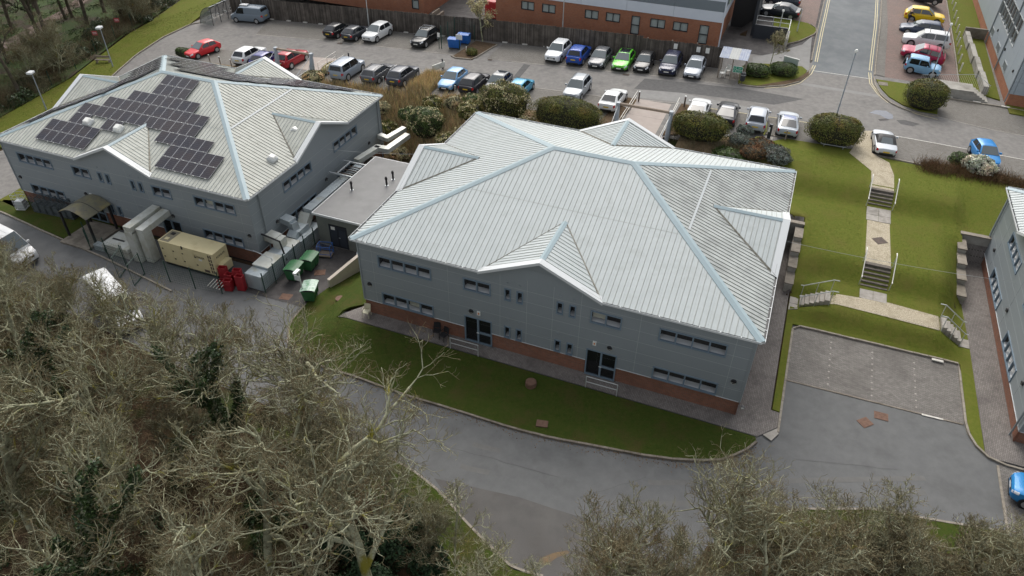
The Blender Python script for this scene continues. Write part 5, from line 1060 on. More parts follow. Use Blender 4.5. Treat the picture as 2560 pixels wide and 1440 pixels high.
park((41.01, 35.21, 2.99), DNY + .18, 'small', (.02, .22, .55), 'bright blue small car behind the white-leaved shrub')
park((37.17, 68.94, 4.10), -.02, 'suv', (.75, .5, .005), 'yellow crossover with a person at its tailgate', roofc=(.72, .49, .01))
park((36.65, 63.83, 4.17), pi - .02, 'estate', (.03, .045, .085), 'navy estate between the yellow and the large white cars')
park((37.10, 60.63, 3.85), pi - .04, 'bigsuv', WHT, 'large white off-roader in the right-hand bays', bars=2)
park((36.64, 56.94, 3.56), pi - .05, 'suv', (.36, .014, .06), 'crimson crossover with roof bars in the right-hand bays', bars=2)
park((36.62, 53.69, 3.27), -.06, 'jeep', (.2, .38, .56), 'light blue boxy jeep with spare wheel on its tail', spare=True)
park((37.48, 77.58, 4.03), -.02, 'suv', (.03, .03, .035), 'dark car cut by the top edge above the yellow crossover')
park((20.84, 62.55, 4.65), pi - .1, 'saloon', (.012, .016, .024), 'black saloon behind the grey railing at the top')
park((20.77, 66.24, 4.82), pi - .05, 'hatch', (.03, .04, .06), 'dark blue car beyond the black saloon at the top edge')
park((42.3, -.1), pi - .12, 'suv', (.015, .2, .48), 'bright blue car cut off by the right edge below the office', name='parked_car')
park((-18.4, -5.0), -.42, 'bigvan', WHT, 'white van seen through bare branches on the front road', cat='van', name='parked_van', side_panel=True)
park((-32.2, -2.6), -.15, 'bigvan', (.62, .63, .63), 'white van half lost behind bare twigs at the left edge', cat='van', name='parked_van', side_panel=True)
# lettering along the flank of the blue car

# ================================================================== plants
def np_mesh(name, V, F, m_, cols=None, smooth=False):
    """fast mesh from arrays; F is (n, k)"""
    me = bpy.data.meshes.new(name); n, k = F.shape
    me.vertices.add(len(V)); me.vertices.foreach_set('co', np.ascontiguousarray(V, np.float32).ravel())
    me.loops.add(n * k); me.loops.foreach_set('vertex_index', np.ascontiguousarray(F, np.int32).ravel())
    me.polygons.add(n); me.polygons.foreach_set('loop_start', np.arange(0, n * k, k, dtype=np.int32)); me.polygons.foreach_set('loop_total', np.full(n, k, np.int32))
    if smooth: me.polygons.foreach_set('use_smooth', np.ones(n, bool))
    if cols is not None:
        a = me.color_attributes.new('col', 'FLOAT_COLOR', 'POINT'); c = np.ones((len(V), 4), np.float32); c[:, :3] = cols; a.data.foreach_set('color', c.ravel())
    me.materials.append(m_); me.update(calc_edges=True); me.validate(); return me
def unitv(a): return a / np.maximum(1e-9, np.linalg.norm(a, axis=-1, keepdims=True))
def seg_mesh(name, P0, P1, R0, R1, m_, sides=3, cols=None):
    """one tapered prism per branch segment"""
    P0, P1, R0, R1 = map(np.asarray, (P0, P1, R0, R1)); d = unitv(P1 - P0); h = np.where(np.abs(d[:, 2:3]) < .9, np.array([[0, 0, 1.]]), np.array([[1., 0, 0]])); a = unitv(np.cross(d, h)); b = np.cross(a, d)
    n = len(P0); V = np.zeros((n, 2 * sides, 3)); F = np.zeros((n, sides, 4), np.int64)
    for k in range(sides):
        t = 2 * pi * k / sides; o = a * cos(t) + b * sin(t); V[:, k] = P0 + o * R0[:, None]; V[:, sides + k] = P1 + o * R1[:, None]
        j = (k + 1) % sides; F[:, k] = [k, j, sides + j, sides + k]
    F = F + (np.arange(n) * 2 * sides)[:, None, None]
    c = np.repeat(cols, 2 * sides, 0) if cols is not None else None
    return np_mesh(name, V.reshape(-1, 3), F.reshape(-1, 4), m_, c, smooth=True)
def leaves(C, N, size, m_, name='foliage', aspect=.6, tint=(.55, 1.35), droop=.0, rg=None):
    """a leaf blade (bent quad) at each centre C with facing N"""
    rg = rg or rng; n = len(C); N = unitv(N + rg.normal(0, .55, (n, 3))); t = unitv(np.cross(N, rg.normal(0, 1, (n, 3)))); b = np.cross(N, t)
    s = size * rg.uniform(.6, 1.35, (n, 1)); V = np.stack([C - t * s, C + b * s * aspect, C + t * s - N * s * .25, C - b * s * aspect], 1)
    F = np.arange(n * 4).reshape(n, 4); c = rg.uniform(tint[0], tint[1], (n, 1)) * (1 + rg.normal(0, .06, (n, 3)))
    return np_mesh(name, V.reshape(-1, 3), F, m_, np.repeat(c, 4, 0))
m_bark = mat('bark_lichen', (.34, .345, .235), .95, spec=.1, c2=(.13, .112, .07), scale=3.5, detail=6, mixpos=(.48, .66), c3=(.2, .18, .03), s3=.9, p3=(.55, .68), bump=.6, bscale=25)
m_bark_dk = mat('bark_dark', (.07, .058, .045), .95, spec=.1, c2=(.12, .1, .078), scale=3, c3=(.06, .065, .025), s3=.8, bump=.6, bscale=25)
m_twig = mat('twigs_brown', (.125, .088, .05), .95, spec=.1, c2=(.215, .205, .125), scale=.45, attr='col'); m_twig_g = mat('twigs_grey', (.235, .225, .14), .95, spec=.1, c2=(.14, .1, .055), scale=.45, attr='col')
m_ivy = mat('ivy_leaf', (.026, .05, .012), .5, spec=.4, attr='col'); m_hedge = mat('hedge_leaf', (.105, .13, .026), .6, spec=.25, c2=(.14, .128, .032), scale=1.5, attr='col')
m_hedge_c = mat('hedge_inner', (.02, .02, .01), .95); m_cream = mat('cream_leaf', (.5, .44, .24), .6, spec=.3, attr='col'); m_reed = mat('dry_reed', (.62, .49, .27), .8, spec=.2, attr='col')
m_brush = mat('dead_brush', (.15, .095, .05), .95, spec=.1, attr='col'); m_evg = mat('evergreen_leaf', (.03, .056, .026), .6, spec=.2, attr='col'); m_whiteleaf = mat('white_leaf', (.52, .54, .42), .6, attr='col')
m_jun = mat('juniper', (.13, .155, .13), .8, attr='col'); m_olive = mat('spring_leaf', (.30, .27, .14), .7, attr='col'); m_boxg = mat('box_leaf', (.06, .105, .016), .55, attr='col')
def grow_tree(seed, H, R, r0, lim=8, sub=(7, 6, 5), fork=.35, lean=0, twist=.28, tw=3, up=.12):
    """bare crown as segment lists: returns (thick, thin) arrays"""
    rg = random.Random(seed); segs = []
    def rot(d, ang):
        a = Vector((rg.gauss(0, 1), rg.gauss(0, 1), rg.gauss(0, 1))); a = d.cross(a); a.normalize(); return Matrix.Rotation(ang, 3, a) @ d
    def br(p, d, L, r, lev):
        n = (6, 6, 5, 4, 3, 2)[lev]; nodes = [(p.copy(), d.copy(), r)]
        for i in range(n):
            w_ = twist * (.25, .8, 1.0, 1.1, 1.2, 1.2)[lev]
            d = d + Vector((rg.gauss(0, w_), rg.gauss(0, w_), rg.gauss(0, w_) * .8 + (up if lev > 0 else .15))); d.normalize()
            q_ = p + d * (L / n); r2 = r * (.93 if lev == 0 else .86); r2 = max(r2, .006)
            segs.append((p.copy(), q_.copy(), r, r2, lev)); p, r = q_, r2; nodes.append((p.copy(), d.copy(), r))
        if lev >= 5 or (lev >= 4 and tw == 0): return
        cnt = lim if lev == 0 else (sub[lev - 1] if lev <= len(sub) else tw)
        for k in range(cnt):
            t = (fork + (1 - fork) * (k + rg.random()) / cnt) if lev == 0 else (.18 + .82 * (k + rg.random() * .9) / cnt)
            i = min(n, max(1, int(t * n + .5))); pp, dd, rr = nodes[i]
            ang = radians(rg.uniform(38, 72) if lev == 0 else rg.uniform(25, 62)); nd = rot(dd, ang)
            if lev == 0: az = 2 * pi * (k / cnt) + rg.uniform(-.4, .4); nd = Vector((cos(az) * sin(ang), sin(az) * sin(ang), cos(ang) * .9))
            if nd.z < -.25: nd.z *= -.4; nd.normalize()
            Lc = (R * rg.uniform(.75, 1.1) * (1.15 - .45 * t)) if lev == 0 else L * rg.uniform(.42, .68) * (1.1 - .3 * t)
            br(pp, nd, Lc, min(rr * .8, rr * rg.uniform(.55, .78)), lev + 1)
    br(Vector((0, 0, -.3)), Vector((lean, 0, 1)).normalized(), H * .72, r0, 0)
    P0 = np.array([s[0] for s in segs]); P1 = np.array([s[1] for s in segs]); R0 = np.array([s[2] for s in segs]); R1 = np.array([s[3] for s in segs]); lev = np.array([s[4] for s in segs])
    return P0, P1, R0, R1, lev
def tree_parts(seed, H, R, r0, barkm=m_bark, twm=m_twig, thin=.0075, ivy=0, **kw):
    P0, P1, R0, R1, lev = grow_tree(seed, H, R, r0, **kw); k = lev <= 3; rg = np.random.default_rng(seed)
    tr = seg_mesh('trunk', P0[k], P1[k], np.maximum(R0[k], .013) * 1.02, np.maximum(R1[k], .011), barkm, 5)
    t = ~k; R0 = np.maximum(R0, thin); R1 = np.maximum(R1, thin * .75)
    c = rg.uniform(.65, 1.3, (t.sum(), 1)) * np.ones((1, 3)); cr = seg_mesh('crown', P0[t], P1[t], R0[t], R1[t], twm, 3, c)
    iv = None
    if ivy:
        k = np.where((lev <= 1) & (P0[:, 2] < H * .8))[0]; pick = rg.choice(k, ivy); f = rg.random((ivy, 1)); C = P0[pick] * (1 - f) + P1[pick] * f; N = rg.normal(0, 1, (ivy, 3)); N[:, 2] += .3; N = unitv(N)
        C = C + N * (R0[pick][:, None] + rg.uniform(.0, .32, (ivy, 1))); iv = leaves(C, N, .075, m_ivy, 'ivy', .8, rg=rg)
    return tr, cr, iv
TREES = {}
def proto(key, *a, **k): TREES[key] = tree_parts(*a, **k)
proto('oak1', 3, 12.5, 5.4, .26, lim=9, sub=(7, 5, 4), tw=2, twist=.3); proto('oak2', 8, 11.5, 5.0, .22, lim=8, sub=(7, 5, 4), tw=3, thin=.006, twist=.34, twm=m_twig_g)
proto('oak3', 21, 10, 4.6, .2, lim=9, sub=(7, 5, 4), tw=2, thin=.0065, twist=.36, lean=.12); proto('oakivy', 34, 12.5, 5.0, .26, lim=8, sub=(6, 5, 4), tw=2, ivy=9000)
proto('ash', 13, 9, 3.4, .13, lim=8, sub=(6, 6, 5), tw=3, twist=.22, up=.2, twm=m_twig_g); proto('thorn', 55, 5.6, 3.0, .11, lim=9, sub=(7, 6, 5), tw=2, fork=.12, twist=.36, twm=m_twig_g)
proto('thorn2', 61, 4.6, 2.8, .09, lim=10, sub=(7, 6, 5), tw=2, fork=.08, twist=.4, thin=.008); proto('sapling', 71, 7, 1.7, .07, lim=7, sub=(5, 4, 3), tw=0, twist=.3, up=.1, twm=m_twig_g)
proto('tall', 80, 17, 4.6, .25, lim=9, sub=(6, 5, 4), tw=2, fork=.4, twist=.2, barkm=m_bark_dk); proto('tallivy', 83, 15, 4.2, .22, lim=8, sub=(6, 5, 4), tw=2, fork=.4, twist=.2, barkm=m_bark_dk, ivy=2600)
def put_tree(key, x, y, s, rot, label, group, name='bare_tree', cat='tree', sink=0):
    tr, cr, iv = TREES[key]; t = thing(name, label, cat, gz(x, y, -sink), rot, group, s)
    link('trunk', tr, t); link('crown', cr, t)
    if iv: link('ivy', iv, t)
    return t
KINDL = dict(oak1='wide bare lichen-grey tree', oak2='bare grey twiggy tree', oak3='leaning bare lichened tree', oakivy='bare tree with ivied trunk', ash='slim upright bare tree', thorn='low dense bare thorn tree', thorn2='low spreading bare thorn bush', sapling='thin pale sapling', tall='tall dark-trunked bare tree', tallivy='tall bare tree with ivied trunk')
rs = random.Random(5)
ORD = ['first', 'second', 'third', 'fourth', 'fifth', 'sixth', 'seventh', 'eighth', 'ninth', 'tenth', 'eleventh', 'twelfth', 'thirteenth', 'fourteenth', 'fifteenth', 'sixteenth', 'seventeenth', 'eighteenth', 'nineteenth', 'twentieth']
def view_x(p):                                        # how far right a point appears, for naming rows from the left
    d = Vector((p[0], p[1], zT(p[0], p[1]))) - co.matrix_world.translation; return d.dot(_r2) / d.dot(_f)
def plant_group(items, where, gname):
    for k in sorted({i[0] for i in items}):
        row = sorted([i for i in items if i[0] == k], key=lambda i: view_x(i[1:3]))
        for n, (key, x, y, s, ro) in enumerate(row): put_tree(key, x, y, s, ro, KINDL[k] + (', the only one ' if len(row) == 1 else ', %s from left ' % ORD[n]) + where, gname)
WOOD = [('ash', -2.8, -9.9, .95, .8), ('ash', 2.6, -10.7, .8, 3.4), ('oak3', 6.4, -12.6, .72, 5.2), ('thorn', 8.6, -13.0, .75, .4), ('thorn2', 12.2, -14.6, .8, 2.0), ('oak2', 7.6, -15.2, .95, 2.7), ('oak1', 3.6, -13.0, 1.0, .4), ('oakivy', -.6, -13.2, .95, 1.2), ('oak1', 11.2, -18.2, 1.06, 2.2), ('oak2', 5.2, -18.6, 1.05, .3), ('oak3', -5.4, -11.4, .95, 3.9), ('oak2', -9.6, -9.8, .82, 5.0), ('oak3', -13.6, -9.2, .8, 1.0),
        ('ash', -17.6, -8.2, .85, 2.0), ('oak2', -21.6, -8.6, .74, 2.9), ('oak3', -25.8, -8.3, .7, .2), ('ash', -29.8, -7.4, .8, 4.0), ('oak2', -33.5, -6.8, .7, 1.1), ('oak1', -6.6, -16.4, .95, 5.3), ('oakivy', -12.2, -14.6, .9, 2.4), ('oak2', -17.4, -13.2, .9, .9), ('oak1', -22.8, -12.8, .8, 3.3),
        ('oak3', -28.5, -12, .8, 2.6), ('oak3', -1.8, -18.8, 1.0, 4.4), ('oak1', -8.6, -21, 1.0, .1), ('oak2', -15.5, -18.8, .95, 1.8), ('oak3', -22, -18.2, .9, 5.6), ('oakivy', .2, -22.6, .95, 3.0), ('oak2', 6.8, -23.4, 1.0, 1.5), ('oak3', -5.2, -25.4, 1.0, 2.1), ('thorn', 6.6, -14.4, .8, 1.0), ('thorn2', 1.0, -11.2, .8, .2),
        ('thorn', -10.6, -12.4, .9, 2.0), ('thorn2', -15.6, -10.9, .9, 4.0), ('thorn', -19.8, -10.8, .95, 3.1), ('thorn2', -24.6, -10.3, 1, .4), ('thorn', -4.2, -14.2, .9, 5.1), ('thorn2', -29.2, -9.7, 1, 1.4), ('thorn', -8.4, -18.6, 1, 4.5), ('thorn2', -3.2, -21, 1, 2.7), ('thorn', 3.2, -20.6, 1, 3.6), ('ash', -36.5, -9.5, .75, 3), ('thorn', -13.4, -17, 1, .6), ('ash', -26.5, -6.9, .62, .5), ('thorn2', -21.5, -6.9, .8, 2.2), ('thorn', -33, -8.4, .9, 2.8)]
plant_group(WOOD, 'in the lower left wood', 'bare trees of the lower left wood')
plant_group([('sapling', 13.8, -14.9, 1.0, 0), ('sapling', 17.0, -16.2, .95, 2), ('sapling', 14.9, -17.6, 1.05, 4), ('sapling', 18.6, -15.3, .62, 1.2), ('sapling', 11.8, -13.9, .9, 3), ('ash', 9.4, -14.6, .85, 1.9), ('sapling', 15.6, -15.8, .8, 5), ('thorn2', 16, -17.5, .8, 1)], 'at the bottom centre', 'saplings at the bottom centre')
plant_group([('oak3', 25.6, -12.2, .98, .6), ('ash', 22.6, -15.4, 1.12, 2.0), ('oak2', 28.2, -12.6, .78, 3.0), ('ash', 24.6, -16.2, 1.0, 1.1), ('thorn', 27.2, -9.9, 1.05, 4.2), ('thorn2', 30.4, -9.4, 1.15, .5), ('thorn', 33.2, -8.6, 1.05, 1.7), ('thorn2', 35.8, -7.7, 1.1, 2.4), ('thorn', 38.6, -6.9, .95, 3.8), ('thorn2', 40.8, -6.4, .95, 5),
                       ('thorn', 30.6, -11.8, 1.2, 2.2), ('thorn2', 34, -10.8, 1.3, 4.1), ('thorn', 37.6, -9.6, 1.2, .9), ('oak2', 21.2, -17.8, .8, 4.8), ('thorn2', 27.6, -14.6, 1.3, 5.5), ('thorn', 43, -7.4, 1.1, 1.3)], 'in the lower right thicket', 'bare trees of the lower right thicket')
plant_group([(('tall', 'tallivy')[k % 3 == 1], p[0], p[1], rs.uniform(.85, 1.1), rs.uniform(0, 6)) for k, p in enumerate([(-72.98, 32.81, -0.60), (-66.48, 31.44, -0.55), (-62.05, 29.15, -0.57), (-68.83, 38.94, -0.34), (-64.38, 37.22, -0.13), (-66.22, 42.02, -0.22), (-61.09, 40.20, 0.03), (-64.41, 24.80, -0.99), (-55.33, 18.80, -1.32), (-79.22, 41.14, -0.40), (-72, 52), (-66, 58), (-84, 44), (-90, 30), (-78, 24), (-70, 14), (-64, 8), (-60, 64), (-98, 52), (-86, 60), (-62, 20), (-64, 30), (-69, 38), (-75, 32), (-81, 50), (-70, 48), (-60, 46), (-92, 40), (-67, 22), (-77, 40)])], 'in the upper left wood', 'trees of the upper left wood')
# ---- undergrowth: what nobody could count
def scatter(n, poly, seed):
    rg = np.random.default_rng(seed); P = np.array([p[:2] for p in poly]); lo, hi = P.min(0), P.max(0); out = []
    while len(out) < n:
        q_ = rg.uniform(lo, hi, (n, 2)); ins = np.zeros(n, bool); j = len(P) - 1
        for i in range(len(P)):
            c = ((P[i, 1] > q_[:, 1]) != (P[j, 1] > q_[:, 1])) & (q_[:, 0] < (P[j, 0] - P[i, 0]) * (q_[:, 1] - P[i, 1]) / (P[j, 1] - P[i, 1] + 1e-12) + P[i, 0]); ins ^= c; j = i
        out += list(map(tuple, q_[ins]))
    return np.array(out[:n]), rg
def brush(name, label, n, poly, hgt, m_, seed, r=.008, clump=0, segs=3, cat='undergrowth'):
    xy, rg = scatter(n, poly, seed)
    if clump:
        c, _ = scatter(clump, poly, seed + 1); xy = c[rg.integers(0, clump, n)] + rg.normal(0, .55, (n, 2))
    z = np.array([zT(*p) for p in xy]) + .05; p = np.column_stack([xy, z]); d = rg.normal(0, .45, (n, 3)); d[:, 2] = 1; d = unitv(d); L = hgt * rg.uniform(.4, 1.15, n); A, B, r0, r1 = [], [], [], []
    cur = p
    for k in range(segs):
        nx = cur + d * (L / segs)[:, None]; A.append(cur); B.append(nx); r0.append(np.full(n, r * (1 - .25 * k))); r1.append(np.full(n, r * (.75 - .25 * k) + .002)); cur = nx; d = unitv(d + rg.normal(0, .35, (n, 3)) + np.array([0, 0, -.12]))
    c = np.tile(rg.uniform(.5, 1.4, (n, 1)) * (1 + rg.normal(0, .08, (n, 3))), (segs, 1))
    me = seg_mesh(name, np.concatenate(A), np.concatenate(B), np.concatenate(r0), np.concatenate(r1), m_, 3, c); return link(name, me, label=label, cat=cat, kind='stuff')
def leafmass(name, label, blobs, n, size, m_, seed, aspect=.7, cat='undergrowth'):
    """leaf clumps: blobs of (x, y, radius, height)"""
    rg = np.random.default_rng(seed); bl = np.array(blobs, float); pick = rg.choice(len(bl), n, p=(bl[:, 2] ** 2) / (bl[:, 2] ** 2).sum()); b = bl[pick]; N = unitv(rg.normal(0, 1, (n, 3))); N[:, 2] = np.abs(N[:, 2]); rad = rg.uniform(.72, 1.05, (n, 1))
    lump = 1 + .16 * np.sin(N[:, :1] * 7 + b[:, :1]) * np.cos(N[:, 1:2] * 6 + b[:, 1:2]); C = N * rad * lump * np.column_stack([b[:, 2], b[:, 2], b[:, 3]]); base = np.array([zT(p[0], p[1]) for p in bl])[pick]
    C[:, 0] += b[:, 0]; C[:, 1] += b[:, 1]; C[:, 2] += base; me = leaves(C, N, size, m_, name, aspect, rg=rg); return link(name, me, label=label, cat=cat, kind='stuff')
WS = [(-40, -5.5), (-25.5, -6.6), (-14, -8.2), (-4, -9.8), (3, -11.2), (8, -12.6), (13, -14.2), (16, -16.5), (15, -27), (-16, -32), (-40, -20)]
brush('undergrowth', 'brown tangle of dead stems under the lower left trees', 15000, WS, .9, m_brush, 31, .008, 420)
brush('bramble', 'pale arching bramble stems under the lower left trees', 5000, WS, 1.5, m_twig, 33, .009, 160)
rr_ = random.Random(9)
blobs = [(x, y, rr_.uniform(.5, 1.2), rr_.uniform(.4, 1.1)) for x, y in scatter(90, WS, 77)[0]]
leafmass('ivy_groundcover', 'dark ivy and bramble leaves under the lower left trees', blobs, 42000, .075, m_ivy, 41)
leafmass('laurel_thicket', 'dark glossy evergreen thicket at the bottom centre', [(9.6 + rr_.uniform(-2.6, 3.8), -17.4 + rr_.uniform(-2.2, 2.0), rr_.uniform(.5, 1.1), rr_.uniform(.7, 2.0)) for _ in range(24)] + [(10.2, -13.4, .6, 1.6), (11.3, -14.3, .7, 1.2), (10.7, -13.9, .5, 2.0)], 24000, .075, m_evg, 43)
WR = [(24.5, -13), (26, -10.4), (29.6, -8.2), (33, -7.0), (36.5, -6.3), (40.5, -5.4), (46, -6), (46, -14), (20, -22)]
brush('undergrowth', 'brown tangle of dead stems in the lower right thicket', 12000, WR, 1.4, m_brush, 35, .008, 240); leafmass('ivy_groundcover', 'dark leaves low in the lower right thicket', [(x, y, rr_.uniform(.5, 1.0), rr_.uniform(.4, .9)) for x, y in scatter(16, WR, 78)[0]], 8000, .07, m_ivy, 44)
WW = [(-54.6, 11), (-54.4, 24), (-57.4, 40), (-63, 56), (-67, 56), (-62, 40), (-58.5, 24), (-60, 8), (-62, 3), (-57, 3)]
brush('bramble', 'brown bramble tangle along the edge of the upper left wood', 22000, WW, 1.5, m_twig, 36, .014, 170); leafmass('ivy_groundcover', 'dark green scrub along the edge of the upper left wood', [(x, y, rr_.uniform(.6, 1.3), rr_.uniform(.6, 1.5)) for x, y in scatter(44, WW, 79)[0]], 20000, .11, m_ivy, 45)
WG = [(-60, 14), (-59, 26), (-63, 42), (-72, 62), (-110, 66), (-110, -4), (-64, -3)]
leafmass('wild_garlic', 'low green groundcover on the upper left wood floor', [(x, y, rr_.uniform(.6, 1.6), .22) for x, y in scatter(420, WG, 80)[0]], 40000, .11, mat('wood_herb', (.045, .085, .014), .7, attr='col'), 46)
brush('bramble', 'thin brown brambles across the upper left wood floor', 9000, WG, 1.2, m_twig, 37, .014, 160)
plant_group([(('thorn', 'thorn2')[k % 2], x, y, rs.uniform(.8, 1.2), k * 1.3) for k, (x, y) in enumerate(scatter(9, WW, 83)[0])], 'along the upper left wood edge', 'thorns along the upper left wood edge')
# leaves swept along kerbs and on the bank
BANK = [(-12, 21), (-.8, 21), (9, 21), (9, 28.6), (-9.4, 28.8), (-22, 29), (-22, 24.6)]
xy, rg_ = scatter(9000, BANK, 91); C = np.column_stack([xy, [zT(*p) + .1 for p in xy]]); N = np.tile([[0, 0, 1.]], (len(C), 1)); link('fallen_leaves', leaves(C, N, .07, m_brush, 'fallen_leaves', .6), label='brown fallen leaves over the planted bank', cat='leaves', kind='stuff')
NKP = [(NK[i][0] + (NK[i + 1][0] - NK[i][0]) * t, NK[i][1] + (NK[i + 1][1] - NK[i][1]) * t) for i in range(len(NK) - 1) for t in np.linspace(0, 1, 90)]
xy = np.array(NKP) + np.column_stack([rng.normal(0, .12, len(NKP)), -np.abs(rng.normal(.15, .28, len(NKP)))]); C = np.column_stack([xy, [zT(*p) + .0 for p in xy]]); link('fallen_leaves', leaves(C, np.tile([[0, 0, 1.]], (len(C), 1)), .04, m_brush, 'fallen_leaves', .6), label='dead leaves swept along the front kerb', cat='leaves', kind='stuff')
# ---- reeds
def reeds(label, n, poly, h, seed, m_=m_reed, name='dry_reeds', w_=.016):
    xy, rg = scatter(n, poly, seed); z = np.array([zT(*p) for p in xy]); b = np.column_stack([xy, z]); a = rg.uniform(0, 2 * pi, n); s = np.column_stack([np.cos(a), np.sin(a), np.zeros(n)]) * w_; H = h * rg.uniform(.55, 1.15, n); lean = rg.normal(0, .16, (n, 2)) * H[:, None]
    t = b + np.column_stack([lean, H]); m_ = m_; mid = b + np.column_stack([lean * .35, H * .55]); V = np.stack([b - s, b + s, mid + s, t, mid - s], 1)
    c = np.repeat(rg.uniform(.55, 1.4, (n, 1)) * (1 + rg.normal(0, .07, (n, 3))), 5, 0); link(name, np_mesh(name, V.reshape(-1, 3), np.arange(n * 5).reshape(n, 5), m_, c), label=label, cat='reeds', kind='stuff')
reeds('tan dry bamboo reeds on the bank between the parked cars and the offices', 19000, [(-12.2, 25.2), (-6, 23.2), (-1, 23.4), (-.5, 28.6), (-9.4, 29), (-11.8, 32.6), (-12.6, 29.4), (-22.2, 29.4), (-22.2, 26.5)], 1.05, 51)
reeds('tan dry reeds beside the end bay and its low sign', 3500, [(-12.3, 29.6), (-9.8, 29.6), (-9.8, 34), (-12.2, 34)], 1.0, 52)
# ---- shaped shrubs
def shrub(label, p, rx, ry, h, m_=m_hedge, n=8500, size=.052, boxy=.45, name='clipped_bush', cat='bush', group=None, fl=None, nfl=0, rot=0, fsize=.07, seed=None, inner=m_hedge_c):
    seed = seed or int(abs(p[0] * 131 + p[1] * 17)) + 3; rg = np.random.default_rng(seed); t = thing(name, label, cat, (p[0], p[1], zT(p[0], p[1])), rot, group)
    def surf(k):
        N = unitv(rg.normal(0, 1, (k, 3))); N[:, 2] = np.where(N[:, 2] < -.35, -N[:, 2], N[:, 2]); e = 1 - boxy * .55; Q = np.sign(N) * np.abs(N) ** e; Q = Q / np.maximum(.75, np.linalg.norm(Q, axis=1, keepdims=True) ** (1 - boxy * .3))
        am = .025 + .2 * max(0, .5 - boxy); lump = 1 + am * np.sin(Q[:, :1] * 6 + seed) * np.sin(Q[:, 1:2] * 5 + 2 * seed) + am * .6 * np.sin(Q[:, 2:] * 9 + Q[:, :1] * 7 + seed); return Q * lump, N
    Q, N = surf(n); C = Q * rg.uniform(.86, 1.04, (n, 1)) * np.array([rx, ry, h * .55]); C[:, 2] += h * .46
    me = leaves(C, N, size, m_, 'foliage', .7, rg=rg); ca = np.ones((len(me.vertices), 4), np.float32); me.color_attributes['col'].data.foreach_get('color', ca.ravel()); pt = np.sin(C[:, 0] * 2.3 + seed) * np.sin(C[:, 1] * 2.9 + 1) * np.sin(C[:, 2] * 2.1 + seed * .7); ca[:, :3] *= np.repeat(1 + .3 * pt, 4)[:, None]; ca[:, 0] *= np.repeat(1 + .3 * np.clip(pt, 0, 1), 4); me.color_attributes['col'].data.foreach_set('color', ca.ravel()); link('foliage', me, t)
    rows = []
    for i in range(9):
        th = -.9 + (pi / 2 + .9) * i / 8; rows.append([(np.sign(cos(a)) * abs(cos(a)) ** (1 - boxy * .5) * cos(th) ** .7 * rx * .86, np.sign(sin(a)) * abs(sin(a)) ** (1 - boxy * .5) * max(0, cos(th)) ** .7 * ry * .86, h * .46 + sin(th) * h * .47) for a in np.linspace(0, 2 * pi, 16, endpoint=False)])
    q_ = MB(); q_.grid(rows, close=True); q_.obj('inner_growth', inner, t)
    if fl: 
        Q, N = surf(nfl * 3); k = (np.sin(Q[:, 0] * 5 + seed) * np.sin(Q[:, 1] * 6 + Q[:, 2] * 4) > .0); Q, N = Q[k][:nfl], N[k][:nfl]; C = Q * rg.uniform(1.0, 1.09, (len(Q), 1)) * np.array([rx, ry, h * .55]); C[:, 2] += h * .46; link('blossom', leaves(C, N, fsize, fl, 'blossom', .5, rg=rg), t)
    return t
shrub('round clipped dark bush by the concrete ramp', (36.52, 44.66, 3.12), 2.05, 1.9, 2.7); shrub('large clipped bush above the crowd barrier', (28.56, 32.66, 3.32), 2.5, 1.6, 2.6, n=11000)
shrub('clipped hedge behind the white and black electric-bay cars', (17.4, 28.7), 2.7, 1.5, 2.4, n=11000); shrub('wide clipped hedge between the silver estate and the roof of the near office', (5.7, 26.9), 3.5, 1.6, 3.0, n=13000)
shrub('dark shrub flecked with cream leaves below the turquoise car', (-.6, 27.2), 2.5, 1.7, 3.3, n=10000, fl=m_cream, nfl=1500, boxy=.2, name='flowering_shrub', cat='shrub'); shrub('dark round shrub standing in the reeds', (-8.3, 25.8), 1.9, 1.5, 3.0, n=8000, fl=m_cream, nfl=900, boxy=.2, name='flowering_shrub', cat='shrub', m_=m_boxg)
shrub('cream-flecked low shrub beside the roof corner of the near office', (-2.6, 24.0), 1.8, 1.4, 1.9, n=3500, fl=m_cream, nfl=1400, boxy=.1, name='flowering_shrub', cat='shrub'); shrub('cream-flecked low shrub among the reeds', (-5.0, 24.2), 1.5, 1.2, 1.5, n=2500, fl=m_cream, nfl=1000, boxy=.1, name='flowering_shrub', cat='shrub')
shrub('cream-flecked shrub between bank and wide hedge', (2.0, 25.4), 1.5, 1.2, 1.9, n=2500, fl=m_cream, nfl=700, boxy=.1, name='flowering_shrub', cat='shrub')
